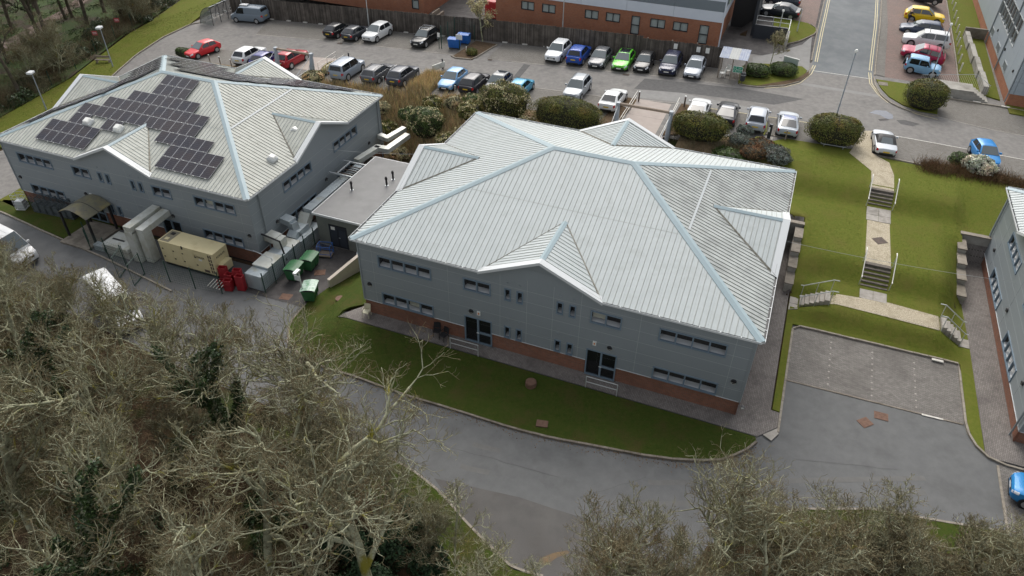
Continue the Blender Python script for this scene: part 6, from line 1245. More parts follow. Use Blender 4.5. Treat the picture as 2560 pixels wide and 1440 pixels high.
for k, (x, y, a, h_, m__, f_) in enumerate([(-11.0, 27.4, 1.2, 1.3, m_boxg, 500), (-6.2, 27.9, 1.1, 1.2, m_olive, 0), (-3.8, 26.6, 1.3, 1.7, m_hedge, 700), (-10.6, 24.0, 1.1, 1.1, m_cream, 0), (-6.6, 23.0, 1.0, 1.0, m_boxg, 500), (-14.5, 27.6, 1.2, 1.2, m_olive, 300), (-18.4, 28.0, 1.1, 1.1, m_cream, 0), (3.4, 23.4, 1.3, 1.5, m_boxg, 400), (7.8, 24.4, 1.1, 1.4, m_hedge, 0), (-1.2, 22.6, 1.2, 1.3, m_olive, 400), (-8.6, 28.2, 1.2, 1.2, m_hedge, 300), (-4.4, 28.4, 1.1, 1.1, m_boxg, 300), (9.0, 26.6, .9, 1.2, m_olive, 0), (16.0, 25.4, 1.2, 1.2, m_hedge, 0), (20.4, 26.6, 1.3, 1.0, m_boxg, 0), (-2.6, 28.0, 1.0, 1.2, m_hedge, 500), (-12.8, 26.0, 1.2, 1.3, m_hedge, 400)]):
    shrub('untidy low shrub on the planted bank, ' + ('left of the dark round shrub', 'pale one right of the dark round shrub', 'olive one below the black crossover', 'cream one by the left office corner', 'green one above the duct run', 'pale one below the dark slate crossover', 'cream one below the grey estate', 'green one left of the wide hedge', 'by the right end of the wide hedge', 'pale one by the near roof corner', 'olive one above the dark round shrub', 'green one below the light blue car', 'pale one beside the bridge portal', 'olive one right of the bridge', 'green one behind the far roof corner', 'olive one beside the cream-flecked shrub', 'olive one at the left office corner')[k], (x, y), a, a * .9, h_, m__, 2600, .07, boxy=0, name='bank_shrub', cat='shrub', group='shrubs of the planted bank', fl=m_cream if f_ else None, nfl=f_, seed=200 + k)
shrub('rounded green bush on the road island, left of two', (20.37, 45.38, 3.42), 1.5, 1.1, 1.25, m_boxg, 3600); shrub('rounded green bush on the road island, right of two', (22.96, 46.76, 3.41), 1.55, 1.15, 1.3, m_boxg, 3600)
shrub('small clipped green hedge beside the red hatchback', (-42.81, 31.41, 0.79), 1.3, .6, 1.1, m_boxg, 2400, boxy=.8); shrub('low dark shrub in the kerbed tree bed', (-10.21, 41.01, 2.58), .7, .6, .8, m_hedge, 1500)
shrub('cream grassy planting beside the white handrails', (-23.3, 32.2), .6, 1.5, .8, m_cream, 2200, .08); shrub('cream tuft at the foot of the left portal', (-23.6, 29.4), 1.2, 1.2, 1.2, m_cream, 1800, .08, fl=m_evg, nfl=500)
shrub('white-leaved shrub in front of the blue small car', (40.27, 32.21, 3.01), 1.3, 1.0, 1.6, m_whiteleaf, 3000, .08, boxy=0, name='flowering_shrub', cat='shrub', seed=13); shrub('green shrub beside the white-leaved shrub', (38.94, 33.07, 3.05), 1.0, .8, 1.2, m_boxg, 1600, boxy=0, seed=14)
for k, (p, a, m__) in enumerate([((21.07, 28.98, 3.42), 1.0, m_jun), ((22.83, 28.68, 3.41), 1.2, m_brush), ((24.09, 27.89, 3.40), 1.1, m_jun), ((22.33, 27.33, 3.32), 1.1, m_brush), ((24.54, 27.19, 3.24), .9, m_jun), ((21.14, 31.02, 3.42), .7, m_jun)]):
    shrub('mixed grey-green and rusty heather, clump ' + ('nearest the charging post', 'in the middle of the bed', 'at the lawn edge', 'above the roof corner', 'lowest by the roof corner', 'beside the clipped hedge')[k], p, a * 1.1, a, .9, m__, 1500, .06, boxy=0, name='heather_clump', cat='shrub', seed=20 + k)
brush('dry_scrub', 'brown dead scrub along the top of the lawn by the parking bays', 5200, [(35.21, 31.07, 3.16), (37.42, 31.23, 3.10), (41.43, 31.53, 2.98), (43.82, 31.53, 2.91), (47, 30.6), (47, 31.6), (37.46, 31.99, 3.09)], .9, m_brush, 61, .012, 30, cat='scrub')
brush('dry_scrub', 'brown scrub on the bank behind the near office', 4200, [(-9, 22), (8.6, 21.6), (8.8, 25), (-9, 24.6)], 1.1, m_twig, 62, .012, 60, cat='scrub')
brush('dry_scrub', 'brown scrub on the bank right of the footbridge', 2000, [(15.2, 23), (20, 23), (24, 26), (23, 28.8), (15.6, 28)], .8, m_twig, 63, .012, 40, cat='scrub')
# ---- two small leafy trees
def leafy(label, p, H, R, r0, seed, m_, n, size):
    P0, P1, R0, R1, lev = grow_tree(seed, H, R, r0, lim=7, sub=(5, 4), tw=2, fork=.45, twist=.2, up=.22); t = thing('blossom_tree', label, 'tree', (p[0], p[1], zT(p[0], p[1])), 0); rg = np.random.default_rng(seed); k = lev <= 1
    link('trunk', seg_mesh('trunk', P0[k], P1[k], R0[k], R1[k], m_bark, 6), t); k = ~k; link('branches', seg_mesh('branches', P0[k], P1[k], np.maximum(R0[k], .012), np.maximum(R1[k], .01), m_twig_g, 3, np.ones((k.sum(), 3))), t)
    c = np.where(lev >= 3)[0]; pk = rg.choice(c, n); C = P1[pk] + rg.normal(0, .12, (n, 3)); link('crown', leaves(C, rg.normal(0, 1, (n, 3)), size, m_, 'crown', .6, rg=rg), t)
leafy('small tree with cream spring leaves before the timber fence', (-10.88, 45.63, 2.55), 5.2, 1.9, .09, 5, m_cream, 2600, .07); leafy('small bare tree with pale buds on the road island', (21.52, 49.11, 3.42), 3.9, 1.7, .06, 9, m_olive, 1500, .05)

def tufts(label, poly, n, seed, col, dz=.1, size=.034):
    xy, rg = scatter(n, poly, seed); C = np.column_stack([xy, [zT(*p) + dz for p in xy]]); a = rg.uniform(0, 2 * pi, n); s = size * rg.uniform(.5, 1.5, n); d = np.column_stack([np.cos(a), np.sin(a), np.zeros(n)]); t = C + np.column_stack([rg.normal(0, .035, (n, 2)), s * .45])
    V = np.stack([C - d * (s * .6)[:, None], C + d * (s * .6)[:, None], t], 1); c = np.repeat(rg.uniform(.75, 1.25, (n, 1)) * (1 + rg.normal(0, .07, (n, 3))), 3, 0); link('grass_tufts', np_mesh('grass_tufts', V.reshape(-1, 3), np.arange(n * 3).reshape(n, 3), mat('tuft_' + label.split()[0], col, .9, spec=.1, attr='col'), c), label=label, cat='grass', kind='stuff')
tufts('short uneven blades of the right-hand lawn', [(27.6, 10.4), (38.3, 10.4), (38.7, 23), (44, 24), (44, 31), (33.9, 31.6), (33.9, 14), (31.7, 14), (31.7, 31), (23.5, 29.5), (27.7, 20.6)], 52000, 101, (.115, .145, .023))
tufts('front lawn blades rough and dark', [(p[0], p[1] + .12) for p in NK[::-1]] + [(-2, -4.2), (-5.4, -1), (-5.2, 2.6), (-.6, -1.3), (26.5, -1.4)], 34000, 102, (.05, .075, .013))  # blade colour lowered too, to carry the shade on the front lawn
tufts('west lawn blades beside the curving road', [(-48.9, 12), (-48.6, 23), (-50.4, 31), (-50.8, 41), (-55, 50), (-56, 40), (-53.2, 24), (-53.8, 12)], 9000, 103, (.09, .118, .018), size=.06)
tufts('verge blades along the southern kerbs', [(4.59, -10.20, -0.86), (5.76, -10.09, -0.77), (8.91, -10.53, -0.56), (11.1, -11.6), (13.5, -13), (16.4, -14.5), (15.5, -16), (8, -13), (3, -11.8)], 9000, 104, (.05, .075, .013))

# ================================================================== solar arrays on the left office
m_cell = mat('solar_cell', (.012, .013, .024), .22, spec=.35, c2=(.026, .019, .022), scale=.6); m_alu = mat('aluminium', (.55, .56, .57), .35, metal=.5)
TA = Matrix.Translation((-37.69, 3.87, -2.12)) @ Matrix.Rotation(.004, 4, 'Z'); SL = sqrt(1 + TAN * TAN); PW, PH = 1.73, 1.085
def module_meshes():
    a = MB(); a.box((0, 0, 0), (PW, PH * SL, .035))
    for q in ((0, 0, PW, .014), (0, PH * SL - .014, PW, PH * SL), (0, .014, .014, PH * SL - .014), (PW - .014, .014, PW, PH * SL - .014)): a.box((q[0], q[1], .0352), (q[2], q[3], .04), 1)
    a.box((PW / 2 - .012, .01, .035), (PW / 2 + .012, PH * SL - .01, .0385), 1)
    for k in range(1, 6): a.box((.02, PH * SL * k / 6 - .003, .035), (PW - .02, PH * SL * k / 6 + .003, .0375), 2)
    return a.mesh('solar_panel', [m_cell, m_alu, mat('cell_gap', (.1, .1, .115), .4)])
MODULE = module_meshes(); CLIP = MB().box((-.03, -.03, 0), (.03, .03, .06)).mesh('panel_clamp', m_white)
def array(label, T, cells):
    r = thing('solar_array', label, 'solar panels', (0, 0, 0))
    for u, h in cells:
        o = link('solar_panel', MODULE, r); o.matrix_world = T @ Matrix.Translation((u, h * SL, .12))
        for du in (.3, PW - .3):
            c = link('panel_clamp', CLIP, r); c.matrix_world = T @ Matrix.Translation((u + du, h * SL - .02, .12))
    return r
ang = atan2(TAN, 1)
TF = TA @ Matrix.Translation((0, -OH, BE)) @ Matrix.Rotation(ang, 4, 'X')
rowsF = [(.58 + OH, [16.42 + 1.77 * k for k in range(3)] + [3.85 + 1.77 * k for k in range(3)]), (1.7 + OH, [16.42 + 1.77 * k for k in range(3)] + [3.85 + 1.77 * k for k in range(3)]), (2.82 + OH, [14.65 + 1.77 * k for k in range(3)] + [5.5, 8.95]),
         (3.94 + OH, [5.5] + [7.3 + 1.77 * k for k in range(6)]), (5.06 + OH, [7.3 + 1.77 * k for k in range(6)]), (6.19 + OH, [9.1 + 1.77 * k for k in range(4)]), (7.33 + OH, [10.9, 12.67]), (8.46 + OH, [10.9, 12.67])]
array('stepped array of dark solar panels across the front roof slope', TF, [(u, h) for h, us in rowsF for u in us])
TB = TA @ Matrix.Translation((BW, BD + OH, BE)) @ Matrix.Rotation(pi, 4, 'Z') @ Matrix.Rotation(ang, 4, 'X'); cb = []
for k in range(7):
    h = .9 + 1.13 * k; u = h + 1.0
    while u + PW < BW - h - .8:
        if not (h < 4.2 and u + PW > BW / 2 - GAB * (1 - h / 4.8) - .4 and u < BW / 2 + GAB * (1 - h / 4.8) + .4): cb.append((u, h))
        u += 1.77
array('rows of dark solar panels on the far roof slope', TB, cb)
TL = TA @ Matrix.Translation((-OH, BD, BE)) @ Matrix.Rotation(-pi / 2, 4, 'Z') @ Matrix.Rotation(ang, 4, 'X'); cl = []
for k in range(6):
    h = 1.2 + 1.13 * k; u = h + .9
    while u + PW < BD - h - .5:
        if not (h < 4.4 and u + PW > BD / 2 - GAB * (1 - h / 4.8) - .3 and u < BD / 2 + GAB * (1 - h / 4.8) + .3): cl.append((u, h))
        u += 1.77
array('rows of dark solar panels on the left roof slope', TL, cl)
for (u, h, T, lb) in ((7.44, 3.17 + OH, TF, 'white roof vent beside the single solar panel gap'), (10.71, 3.18 + OH, TF, 'white roof vent next to the front gable')):
    r = thing('roof_vent', lb, 'roof vent'); r.matrix_world = T @ Matrix.Translation((u, h * SL, .03))
    MB().rbox((-.36, -.36, 0), (.36, .36, .26), .05).obj('vent_base', m_gut, r); MB().rbox((-.3, -.3, .26), (.3, .3, .46), .09).obj('vent_dome', m_white, r)
for (x, y, lb) in ((24.41, 4.89, 'white roof vent low on the right roof slope'), (23.9, 9.0, 'white roof vent on the right gable roof')):
    z = BE + (BW + OH - x) * TAN + (.28 if y > 8 else 0); r = thing('roof_vent', lb, 'roof vent'); r.matrix_world = TA @ Matrix.Translation((x, y, z)) @ Matrix.Rotation(.2, 4, 'Y')
    MB().rbox((-.34, -.34, 0), (.34, .34, .26), .05).obj('vent_base', m_gut, r); MB().rbox((-.28, -.28, .26), (.28, .28, .44), .09).obj('vent_dome', m_white, r)
# ================================================================== generator
m_beige = mat('generator_beige', (.64, .56, .33), .5, c2=(.6, .52, .3), scale=.8, c3=(.48, .4, .22), s3=.9, p3=(.55, .78))
g = thing('generator', 'beige generator container lettered KOHLER behind green mesh fence', 'generator', (-19.5, 1.12, -1.78)); L, D_, H = 5.25, 1.6, 2.0
MB().box((0, 0, 0), (L, D_, H)).obj('housing', m_beige, g); MB().box((.05, .05, -.25), (L - .05, D_ - .05, -.001)).obj('skid', m_black, g)
MB().box((-.02, -.02, H + .001), (L + .02, D_ + .02, H + .05)).obj('roof_cap', m_beige, g); lv = MB().box((.1, .08, H + .05), (.95, D_ - .08, H + .065)).obj('roof_grille', mat('grille_grey', (.22, .2, .14), .7), g)
for y in (.3, 1.0): MB().box((.35, y, H + .066), (.7, y + .3, H + .1)).obj('exhaust_hatch', m_beige if y < .5 else m_black, lv)
for a, b in ((.12, 1.15), (1.17, 2.05), (2.07, 3.3), (3.32, 4.62)):
    d = MB().box((a, -.02, .1), (b, -.001, H - .1)).obj('door_panel', m_beige, g)
    for z in (.55, 1.3): MB().box((a + .07, -.045, z), (a + .2, -.0205, z + .09)).obj('latch', m_black, d)
for k in range(5):
    for j in range(2): MB().box((4.72 + j * .2, -.015, .15 + k * .36), (4.84 + j * .2, -.001, .42 + k * .36)).obj('louvre', m_iron, g)
MB().box((2.25, -.06, H - .2), (2.37, -.021, H + .09)).obj('lift_lug', m_black, g)
MB().box((L + .001, .25, .25), (L + .45, 1.35, 1.0)).obj('end_cowl', m_beige, g); MB().box((4.05, -.03, .12), (4.55, -.0205, .35)).obj('vent_grille', m_iron, g)
text_obj('lettering', 'KOHLER', .26, m_black, g, (3.86, -.026, 1.42), (pi / 2, 0, 0)); text_obj('lettering', 'KOHLER', .26, m_black, g, (L + .006, .8, 1.55), (pi / 2, 0, pi / 2))
MB().box((3.75, -.026, 1.1), (4.05, -.0205, 1.28)).obj('label_plate', m_pw, g)
# ================================================================== ducts and plant in the yard
m_galv = mat('galvanised_duct', (.36, .41, .44), .45, metal=.3, c2=(.43, .48, .5), scale=1.6, c3=(.32, .31, .24), s3=.9, p3=(.56, .76)); m_galv_p = mat('galvanised_pale', (.58, .6, .57), .45, metal=.2, c2=(.5, .51, .46), scale=1.5, c3=(.38, .37, .28), s3=1.0)
def duct(r, pts, w_, h_, m_=m_galv, name='duct_section'):
    for a, b in zip(pts, pts[1:]):
        a, b = Vector(a), Vector(b); d = (b - a).normalized(); s = d.cross(Vector((0, 0, 1))); s = s.normalized() if s.length > .05 else Vector((1, 0, 0)); u = s.cross(d)
        vs = [p + s * x + u * z for p in (a, b) for x, z in ((-w_ / 2, -h_ / 2), (w_ / 2, -h_ / 2), (w_ / 2, h_ / 2), (-w_ / 2, h_ / 2))]
        MB().add(vs, [(0, 1, 2, 3), (7, 6, 5, 4), (0, 4, 5, 1), (1, 5, 6, 2), (2, 6, 7, 3), (3, 7, 4, 0)]).obj(name, m_, r)
r = thing('air_duct', 'pair of pale ducts rising from the ground into the left office front', 'duct', (0, 0, 0))
duct(r, [(-21.75, .95, -2.1), (-21.75, .95, .75)], .75, .9, m_galv_p); duct(r, [(-21.75, .55, .95), (-21.75, 3.85, 1.05)], .75, .6, m_galv_p); duct(r, [(-20.85, 1.25, -2.1), (-20.85, 1.25, .55)], .7, .8, m_galv_p); duct(r, [(-20.85, .85, .8), (-20.85, 3.85, .95)], .7, .5, m_galv_p)
r = thing('chiller_unit', 'pale low plant unit with dark slot inside the mesh fence', 'plant unit', (-25.3, .5, -2.12)); MB().rbox((0, 0, 0), (2.7, 1.9, .95), .06).obj('casing', m_galv_p, r); MB().box((.35, .8, .95), (1.6, .98, .965)).obj('slot', m_black, r); MB().box((-.02, -.02, .55), (2.72, 1.92, .6)).obj('trim', m_conc, r)
MB().rbox((0, 0, 0), (1.5, .55, .55), .05).obj('plant_box', m_galv, loc=(-26.4, .5, -2.12), label='small blue-grey plant box beside the fence post', cat='plant box')
r = thing('air_handler', 'long grey air handling units along the right wall of the left office', 'plant unit', (-11.45, 1.1, -2.1))
for k, (a, b, h, m_) in enumerate(((0, .95, 1.42, m_galv), (.97, 2.8, 1.62, m_galv_p), (2.82, 4.1, 1.5, m_galv), (4.12, 5.2, 1.5, m_galv_p), (5.22, 6.4, 1.35, m_galv), (6.42, 8.2, 1.3, m_galv))):
    q = MB().rbox((0, a, .1), (1.45, b, h), .03).obj('casing', m_galv, r); MB().box((-.02, a + .01, h + .001), (1.48, b - .01, h + .03)).obj('lid', m_, q)
    MB().box((1.451, a + .1, .25), (1.47, (a + b) / 2 - .03, h - .15)).obj('access_door', m_galv, q); MB().box((1.451, (a + b) / 2 + .03, .25), (1.47, b - .1, h - .15)).obj('access_door', m_galv, q)
r = thing('air_duct', 'galvanised ducts stepping along the wall between left office and annexe', 'duct', (0, 0, 0))
duct(r, [(-11.0, 17.6, .2), (-11.0, 15.4, .2)], .75, .55)
for k in range(6): duct(r, [(-11.0, 15.38 - k * 1.05, .25), (-11.0, 14.36 - k * 1.05, .25)], .85, .6)
duct(r, [(-11.0, 9.0, .2), (-11.0, 8.2, -.6)], .9, .62, m_galv_p); duct(r, [(-10.9, 8.3, -.55), (-10.9, 6.9, -.55)], .85, .6); duct(r, [(-10.9, 7.0, -.4), (-10.9, 6.5, -.75)], .85, .6); duct(r, [(-12.2, 7.4, .35), (-11.2, 7.3, .3)], .8, .5); duct(r, [(-11.3, 7.3, .25), (-11.0, 7.2, -.8)], .6, .8)
duct(r, [(-12.15, 5.2, .1), (-11.1, 5.1, .05)], .95, .5, m_galv_p); duct(r, [(-11.0, 5.1, .2), (-11.0, 5.1, -.7)], .7, .9, m_galv_p)
r = thing('pipe_gantry', 'steel gantry with dark pipes between left office and annexe roof', 'gantry', (0, 0, 0))
for y in (14.3, 16.6): MB().box((-12.1, y - .06, 1.0), (-9.4, y + .06, 1.14)).obj('beam', m_steel, r)
for k in range(6): MB().tube([(-11.9 + k * .1, 14.6 + k * .33, .85), (-9.5, 14.6 + k * .33, .85)], .05, 6).obj('pipe', m_iron if k % 2 else m_black, r)
MB().box((-11.3, 14.3, 1.14), (-11.2, 16.6, 1.22)).obj('beam', m_steel, r)
r = thing('air_duct', 'pale double duct run behind the annexe by the mossy wall', 'duct', (0, 0, 0))
duct(r, [(-11.6, 17.9, .45), (-11.1, 21.0, .45)], .6, .45, m_galv_p); duct(r, [(-11.3, 20.9, .45), (-9.9, 21.0, .45)], .6, .45, m_galv_p); duct(r, [(-10.1, 20.8, .45), (-9.6, 24.2, .55)], .6, .45, m_galv_p); duct(r, [(-12.1, 23.0, .6), (-10.9, 22.7, .6)], .55, .4, m_galv_p); duct(r, [(-11.1, 22.5, .6), (-10.5, 25.2, .65)], .55, .4, m_galv_p)
r = thing('condenser_unit', 'grey condenser unit behind the annexe', 'plant unit', (-7.6, 19.2, -1.95)); MB().rbox((0, 0, 0), (1.6, .9, 1.5), .05).obj('casing', m_galv, r); MB().cyl((.5, .45), .3, 1.5, 1.54, 14).obj('fan_grille', m_black, r)
r = thing('pipe_bracket', 'black square pipe frame over the grey plant lids', 'pipe frame', (0, 0, 0)); MB().tube([(-12.2, 4.6, .55), (-10.3, 4.3, .55), (-10.0, 4.3, -1.2)], .08, 6).obj('frame', m_black, r); MB().tube([(-12.1, 3.2, -.1), (-10.3, 3.0, -.2), (-10.1, 3.0, -1.6)], .035, 6).obj('rail', m_steel, r)
# ---- entrance canopy of the left office
r = thing('entrance_canopy', 'curved mossy canopy on dark posts over the left office entrance', 'canopy', (-28.3, 3.75, -2.12)); m_can = mat('canopy_mossy', (.17, .16, .095), .7, c2=(.1, .1, .085), scale=1.6, c3=(.26, .21, .08), s3=1.1)
g_ = MB(); n = 10
for sgn, off in ((1, .04), (-1, 0)):
    rows = [[(-1.55 + 3.1 * i / n, -.05 - 2.7 * j / 4, 2.45 + .55 * sin(pi * i / n) + off) for i in range(n + 1)] for j in range(5)]; g_.grid(rows if sgn < 0 else [q[::-1] for q in rows])
g_.obj('canopy_sheet', m_can, r); MB().tube([(-1.55 + 3.1 * i / n, -1.4, 2.5 + .55 * sin(pi * i / n)) for i in range(n + 1)], .025, 5).obj('seam', m_black, r)
for x in (-1.45, 1.45):
    for y in (-2.6, -.3): MB().box((x - .08, y - .08, 0), (x + .08, y + .08, 2.45)).obj('post', m_black, r)
MB().box((-1.5, -3.6, -.02), (1.6, -.1, .135)).obj('ramp_slab', m_conc_dk, r)
# ---- roll cages, mesh fence, crates
m_cage = mat('cage_steel', (.05, .062, .066), .6, metal=.2, c2=(.1, .12, .125), scale=3)
def cage(label, x, y, rot, w_, d_, h, m_, n=7, group=None, flat=False):
    r = thing('roll_cage', label, 'roll cage', (x, y, zT(x, y) + .1), rot, group); mb = MB()
    MB().box((0, 0, 0), (w_, d_, .06)).obj('base', m_, r)
    for X_ in (0, w_):
        for Y_ in (0, d_): mb.tube([(X_, Y_, 0), (X_, Y_, h)], .022, 5)
    mb.obj('frame', m_, r); s = MB()
    for k in range(1, n + 1):
        z = h * k / n
        for a, b in (((0, 0), (w_, 0)), ((w_, 0), (w_, d_)), ((w_, d_), (0, d_)), ((0, d_), (0, 0))): s.tube([(*a, z), (*b, z)], .02, 4)
    s.obj('side_bars', m_, r); MB().box((.05, .05, .12), (w_ - .05, d_ - .05, h * .55)).obj('load', m_cage if m_ is m_cage else m_steel, r) if not flat else None
for k in range(6): cage('dark roll cage against the left office plinth, %s from left' % ORD[k], -35.6 + k * .72, 2.75 + .06 * k, .05, .66, .85, 1.55, m_cage, 10, 'dark roll cages by the left office')
cage('pale steel roll cage standing alone on the grass', -37.3, 2.35, .35, .8, .7, 1.5, m_gut, 5)
def mesh_panel(r, a, b, z, h, name='mesh_panel'):
    a, b = Vector((*a, z)), Vector((*b, z)); mb = MB(); n = max(2, int((b - a).length / .22))
    for k in range(n + 1): p = a.lerp(b, k / n); mb.tube([p, p + Vector((0, 0, h))], .006, 3, cap=False)
    for k in range(9): q = Vector((0, 0, h * (k + .3) / 9)); mb.tube([a + q, b + q], .007, 3, cap=False)
    mb.obj(name, m_green, r)
r = thing('mesh_fence', 'green wire mesh fence round the generator and plant', 'fence', (0, 0, 0)); FP = [(-27.6, 1.1), (-26.6, .35), (-24.3, .0), (-22.3, -.25), (-20.2, -.5), (-17.6, -.55), (-15.2, -.5), (-12.9, -.2)]
for a in FP: MB().tube([gz(*a, -.1), gz(*a, 2.05)], .045, 6).obj('fence_post', m_green, r)
for i, (a, b) in enumerate(zip(FP, FP[1:])):
    if i not in (3,): mesh_panel(r, a, b, zT(*a), 1.95)
r2 = thing('mesh_gate', 'open green mesh gate leaf near the pale ducts', 'gate', (0, 0, 0)); gp = [(-22.2, -.2), (-22.9, -1.6)]
for (a, b) in (((-22.2, -.2), (-21.6, -1.7)), ((-20.2, -.5), (-19.8, -2.0))):
    mesh_panel(r2, a, b, -2.1, 1.9); MB().tube([(*a, -2.1), (*a, -.15), (*b, -.15), (*b, -2.1), (*a, -2.1)], .035, 5).obj('gate_frame', m_green, r2)
r = thing('mesh_fence', 'dark green mesh fence along the plant units by the green bins', 'fence', (0, 0, 0))
for k in range(6): MB().tube([(-9.75, 1.0 + k * 1.35, -2.1), (-9.75, 1.0 + k * 1.35, -.1)], .045, 6).obj('fence_post', m_green, r)
for k in range(5): mesh_panel(r, (-9.75, 1.0 + k * 1.35), (-9.75, 2.35 + k * 1.35), -2.05, 1.85)
m_red = mat('crate_red', (.33, .014, .022), .6, c2=(.25, .012, .018), scale=3)
def crates(label, x, y, n, rot, open_=True, slat=False):
    r = thing('stacked_crates', label, 'crates', (x, y, zT(x, y) + .02), rot)
    for k in range(n):
        z = k * .13; mb = MB(); w_, d_, h = .62, .42, .3 if k == n - 1 else .12
        for a, b in (((0, 0), (w_, .03)), ((0, d_ - .03), (w_, d_)), ((0, .03), (.03, d_ - .03)), ((w_ - .03, .03), (w_, d_ - .03))): mb.box((a[0], a[1], z), (b[0], b[1], z + h))
        mb.box((.03, .03, z), (w_ - .03, d_ - .03, z + .03)); mb.obj('crate', m_red, r)
for k, (x, y, n, ro) in enumerate(((-13.9, .9, 9, .3), (-13.2, .7, 7, .1), (-12.5, .9, 10, .35), (-12.0, .5, 9, .2), (-12.9, .1, 6, .25), (-13.6, .2, 3, .6))):
    crates('red plastic crate stack beside the generator, ' + ('tallest at its end', 'holding a pale item', 'right of the middle', 'nearest the grey plant', 'front middle', 'lowest at the front')[k], x, y, n, ro)
for k in range(5): MB().tube([gz(-14.2 + k * .28, -.25, .35), gz(-13.9 + k * .28, .35, .75)], .03, 5).obj('crate_rail', m_railw, label='pale metal bar leaning on the red crates, %s from left' % ORD[k], cat='bar', group='pale bars on the red crates')
# ---- wheelie bins
m_bin = mat('bin_green', (.028, .115, .045), .5, c2=(.035, .14, .055), scale=2); m_binb = mat('bin_blue', (.015, .12, .42), .5); m_bink = mat('bin_black', (.03, .032, .036), .4); m_bgl = mat('bin_lid_pale', (.4, .5, .44), .4, c2=(.12, .26, .15), scale=3)
def bigbin(label, p, rot, m_, lid=None, s=1.0, dz=.0, group=None, name='wheeled_bin'):
    r = thing(name, label, 'bin', (p[0], p[1], zT(p[0], p[1]) + dz), rot, group, s); w_, d_ = .62, .46
    b = MB(); lo = [(-w_, -d_ * .8), (w_, -d_ * .8), (w_, d_ * .8), (-w_, d_ * .8)]; hi = [(-w_ - .05, -d_ - .06), (w_ + .05, -d_ - .06), (w_ + .05, d_ + .06), (-w_ - .05, d_ + .06)]
    b.add([(x, y, .2) for x, y in lo] + [(x, y, 1.12) for x, y in hi], [(3, 2, 1, 0), (4, 5, 6, 7)] + [(i, (i + 1) % 4, 4 + (i + 1) % 4, 4 + i) for i in range(4)])
    for x in (-.4, 0, .4): b.box((x - .03, -d_ - .03, .35), (x + .03, -d_ + .06, 1.0))
    b.obj('bin_body', m_, r)
    l = MB(); n = 6; rows = [[(-w_ - .07 + (2 * w_ + .14) * j / 4, -d_ - .09 + (2 * d_ + .2) * i / n, 1.14 + .14 * sin(pi * min(1, .15 + .85 * i / n))) for j in range(5)] for i in range(n + 1)]; l.grid(rows); l.grid([[(x, y, 1.12) for x, y, z in q] for q in rows[::-1]])
    for i in (0, n): l.box((-w_ - .07, rows[i][0][1] - .015, 1.1), (w_ + .07, rows[i][0][1] + .015, rows[i][0][2]))
    lo_ = l.obj('bin_lid', lid or m_, r)
    for x in (-w_ - .1, w_ + .04): MB().box((x, -.3, 1.15), (x + .06, .3, 1.2)).obj('lid_handle', m_bink, lo_)
    for x in (-.5, .5):
        for y in (-.3, .3): MB().cyl((0, 0), .09, -.03, .03, 10, T=Matrix.Translation((x, y, .09)) @ Matrix.Rotation(pi / 2, 4, 'X')).obj('castor', m_bink, r)
    return r
bigbin('green wheeled bin nearest the lamp in the yard, left of two', (-8.75, 3.5), pi / 2 + .12, m_bin); bigbin('green wheeled bin beside the blue cage trolley', (-8.35, 5.05), pi / 2 + .12, m_bin)
bigbin('green wheeled bin with pale lid alone at the yard mouth', (-6.1, 1.75), pi / 2 + .35, m_bin, m_bgl); bigbin('black low bin with grey lid against the near office', (-4.6, 7.2), .5, m_bink, m_galv, .85)
bigbin('blue wheeled bin, front of two in the mesh enclosure', (-13.04, 42.46, 2.45), .15, m_binb); bigbin('blue wheeled bin, rear of two in the mesh enclosure', (-12.6, 44.2), .1, m_binb)
r = thing('cage_trolley', 'blue mesh cage trolley with timber base in the yard', 'trolley', (-8.6, 6.4, -2.0), .25); m_blue = mat('trolley_blue', (.02, .1, .34), .5)
MB().box((0, 0, .15), (1.1, .75, .22)).obj('base', m_timber, r); mb = MB()
for X_ in (0, 1.1):
    for Y_ in (0, .75): mb.tube([(X_, Y_, .1), (X_, Y_, 1.15)], .03, 5)
for z in (.4, 1.13):
    for a, b in (((0, 0), (1.1, 0)), ((1.1, 0), (1.1, .75)), ((1.1, .75), (0, .75)), ((0, .75), (0, 0))): mb.tube([(*a, z), (*b, z)], .025, 5)
mb.obj('frame', m_blue, r); mb = MB()
for k in range(9):
    for a, b in (((0, .75), (1.1, .75)), ((0, 0), (0, .75))): t = k / 8; mb.tube([(a[0] + (b[0] - a[0]) * t, a[1] + (b[1] - a[1]) * t, .3), (a[0] + (b[0] - a[0]) * t, a[1] + (b[1] - a[1]) * t, 1.13)], .008, 3, cap=False)
mb.obj('mesh_side', m_blue, r)
for X_ in (.1, 1.0): MB().cyl((0, 0), .08, -.02, .02, 10, T=Matrix.Translation((X_, .1, .08)) @ Matrix.Rotation(pi / 2, 4, 'X')).obj('castor', m_bink, r)
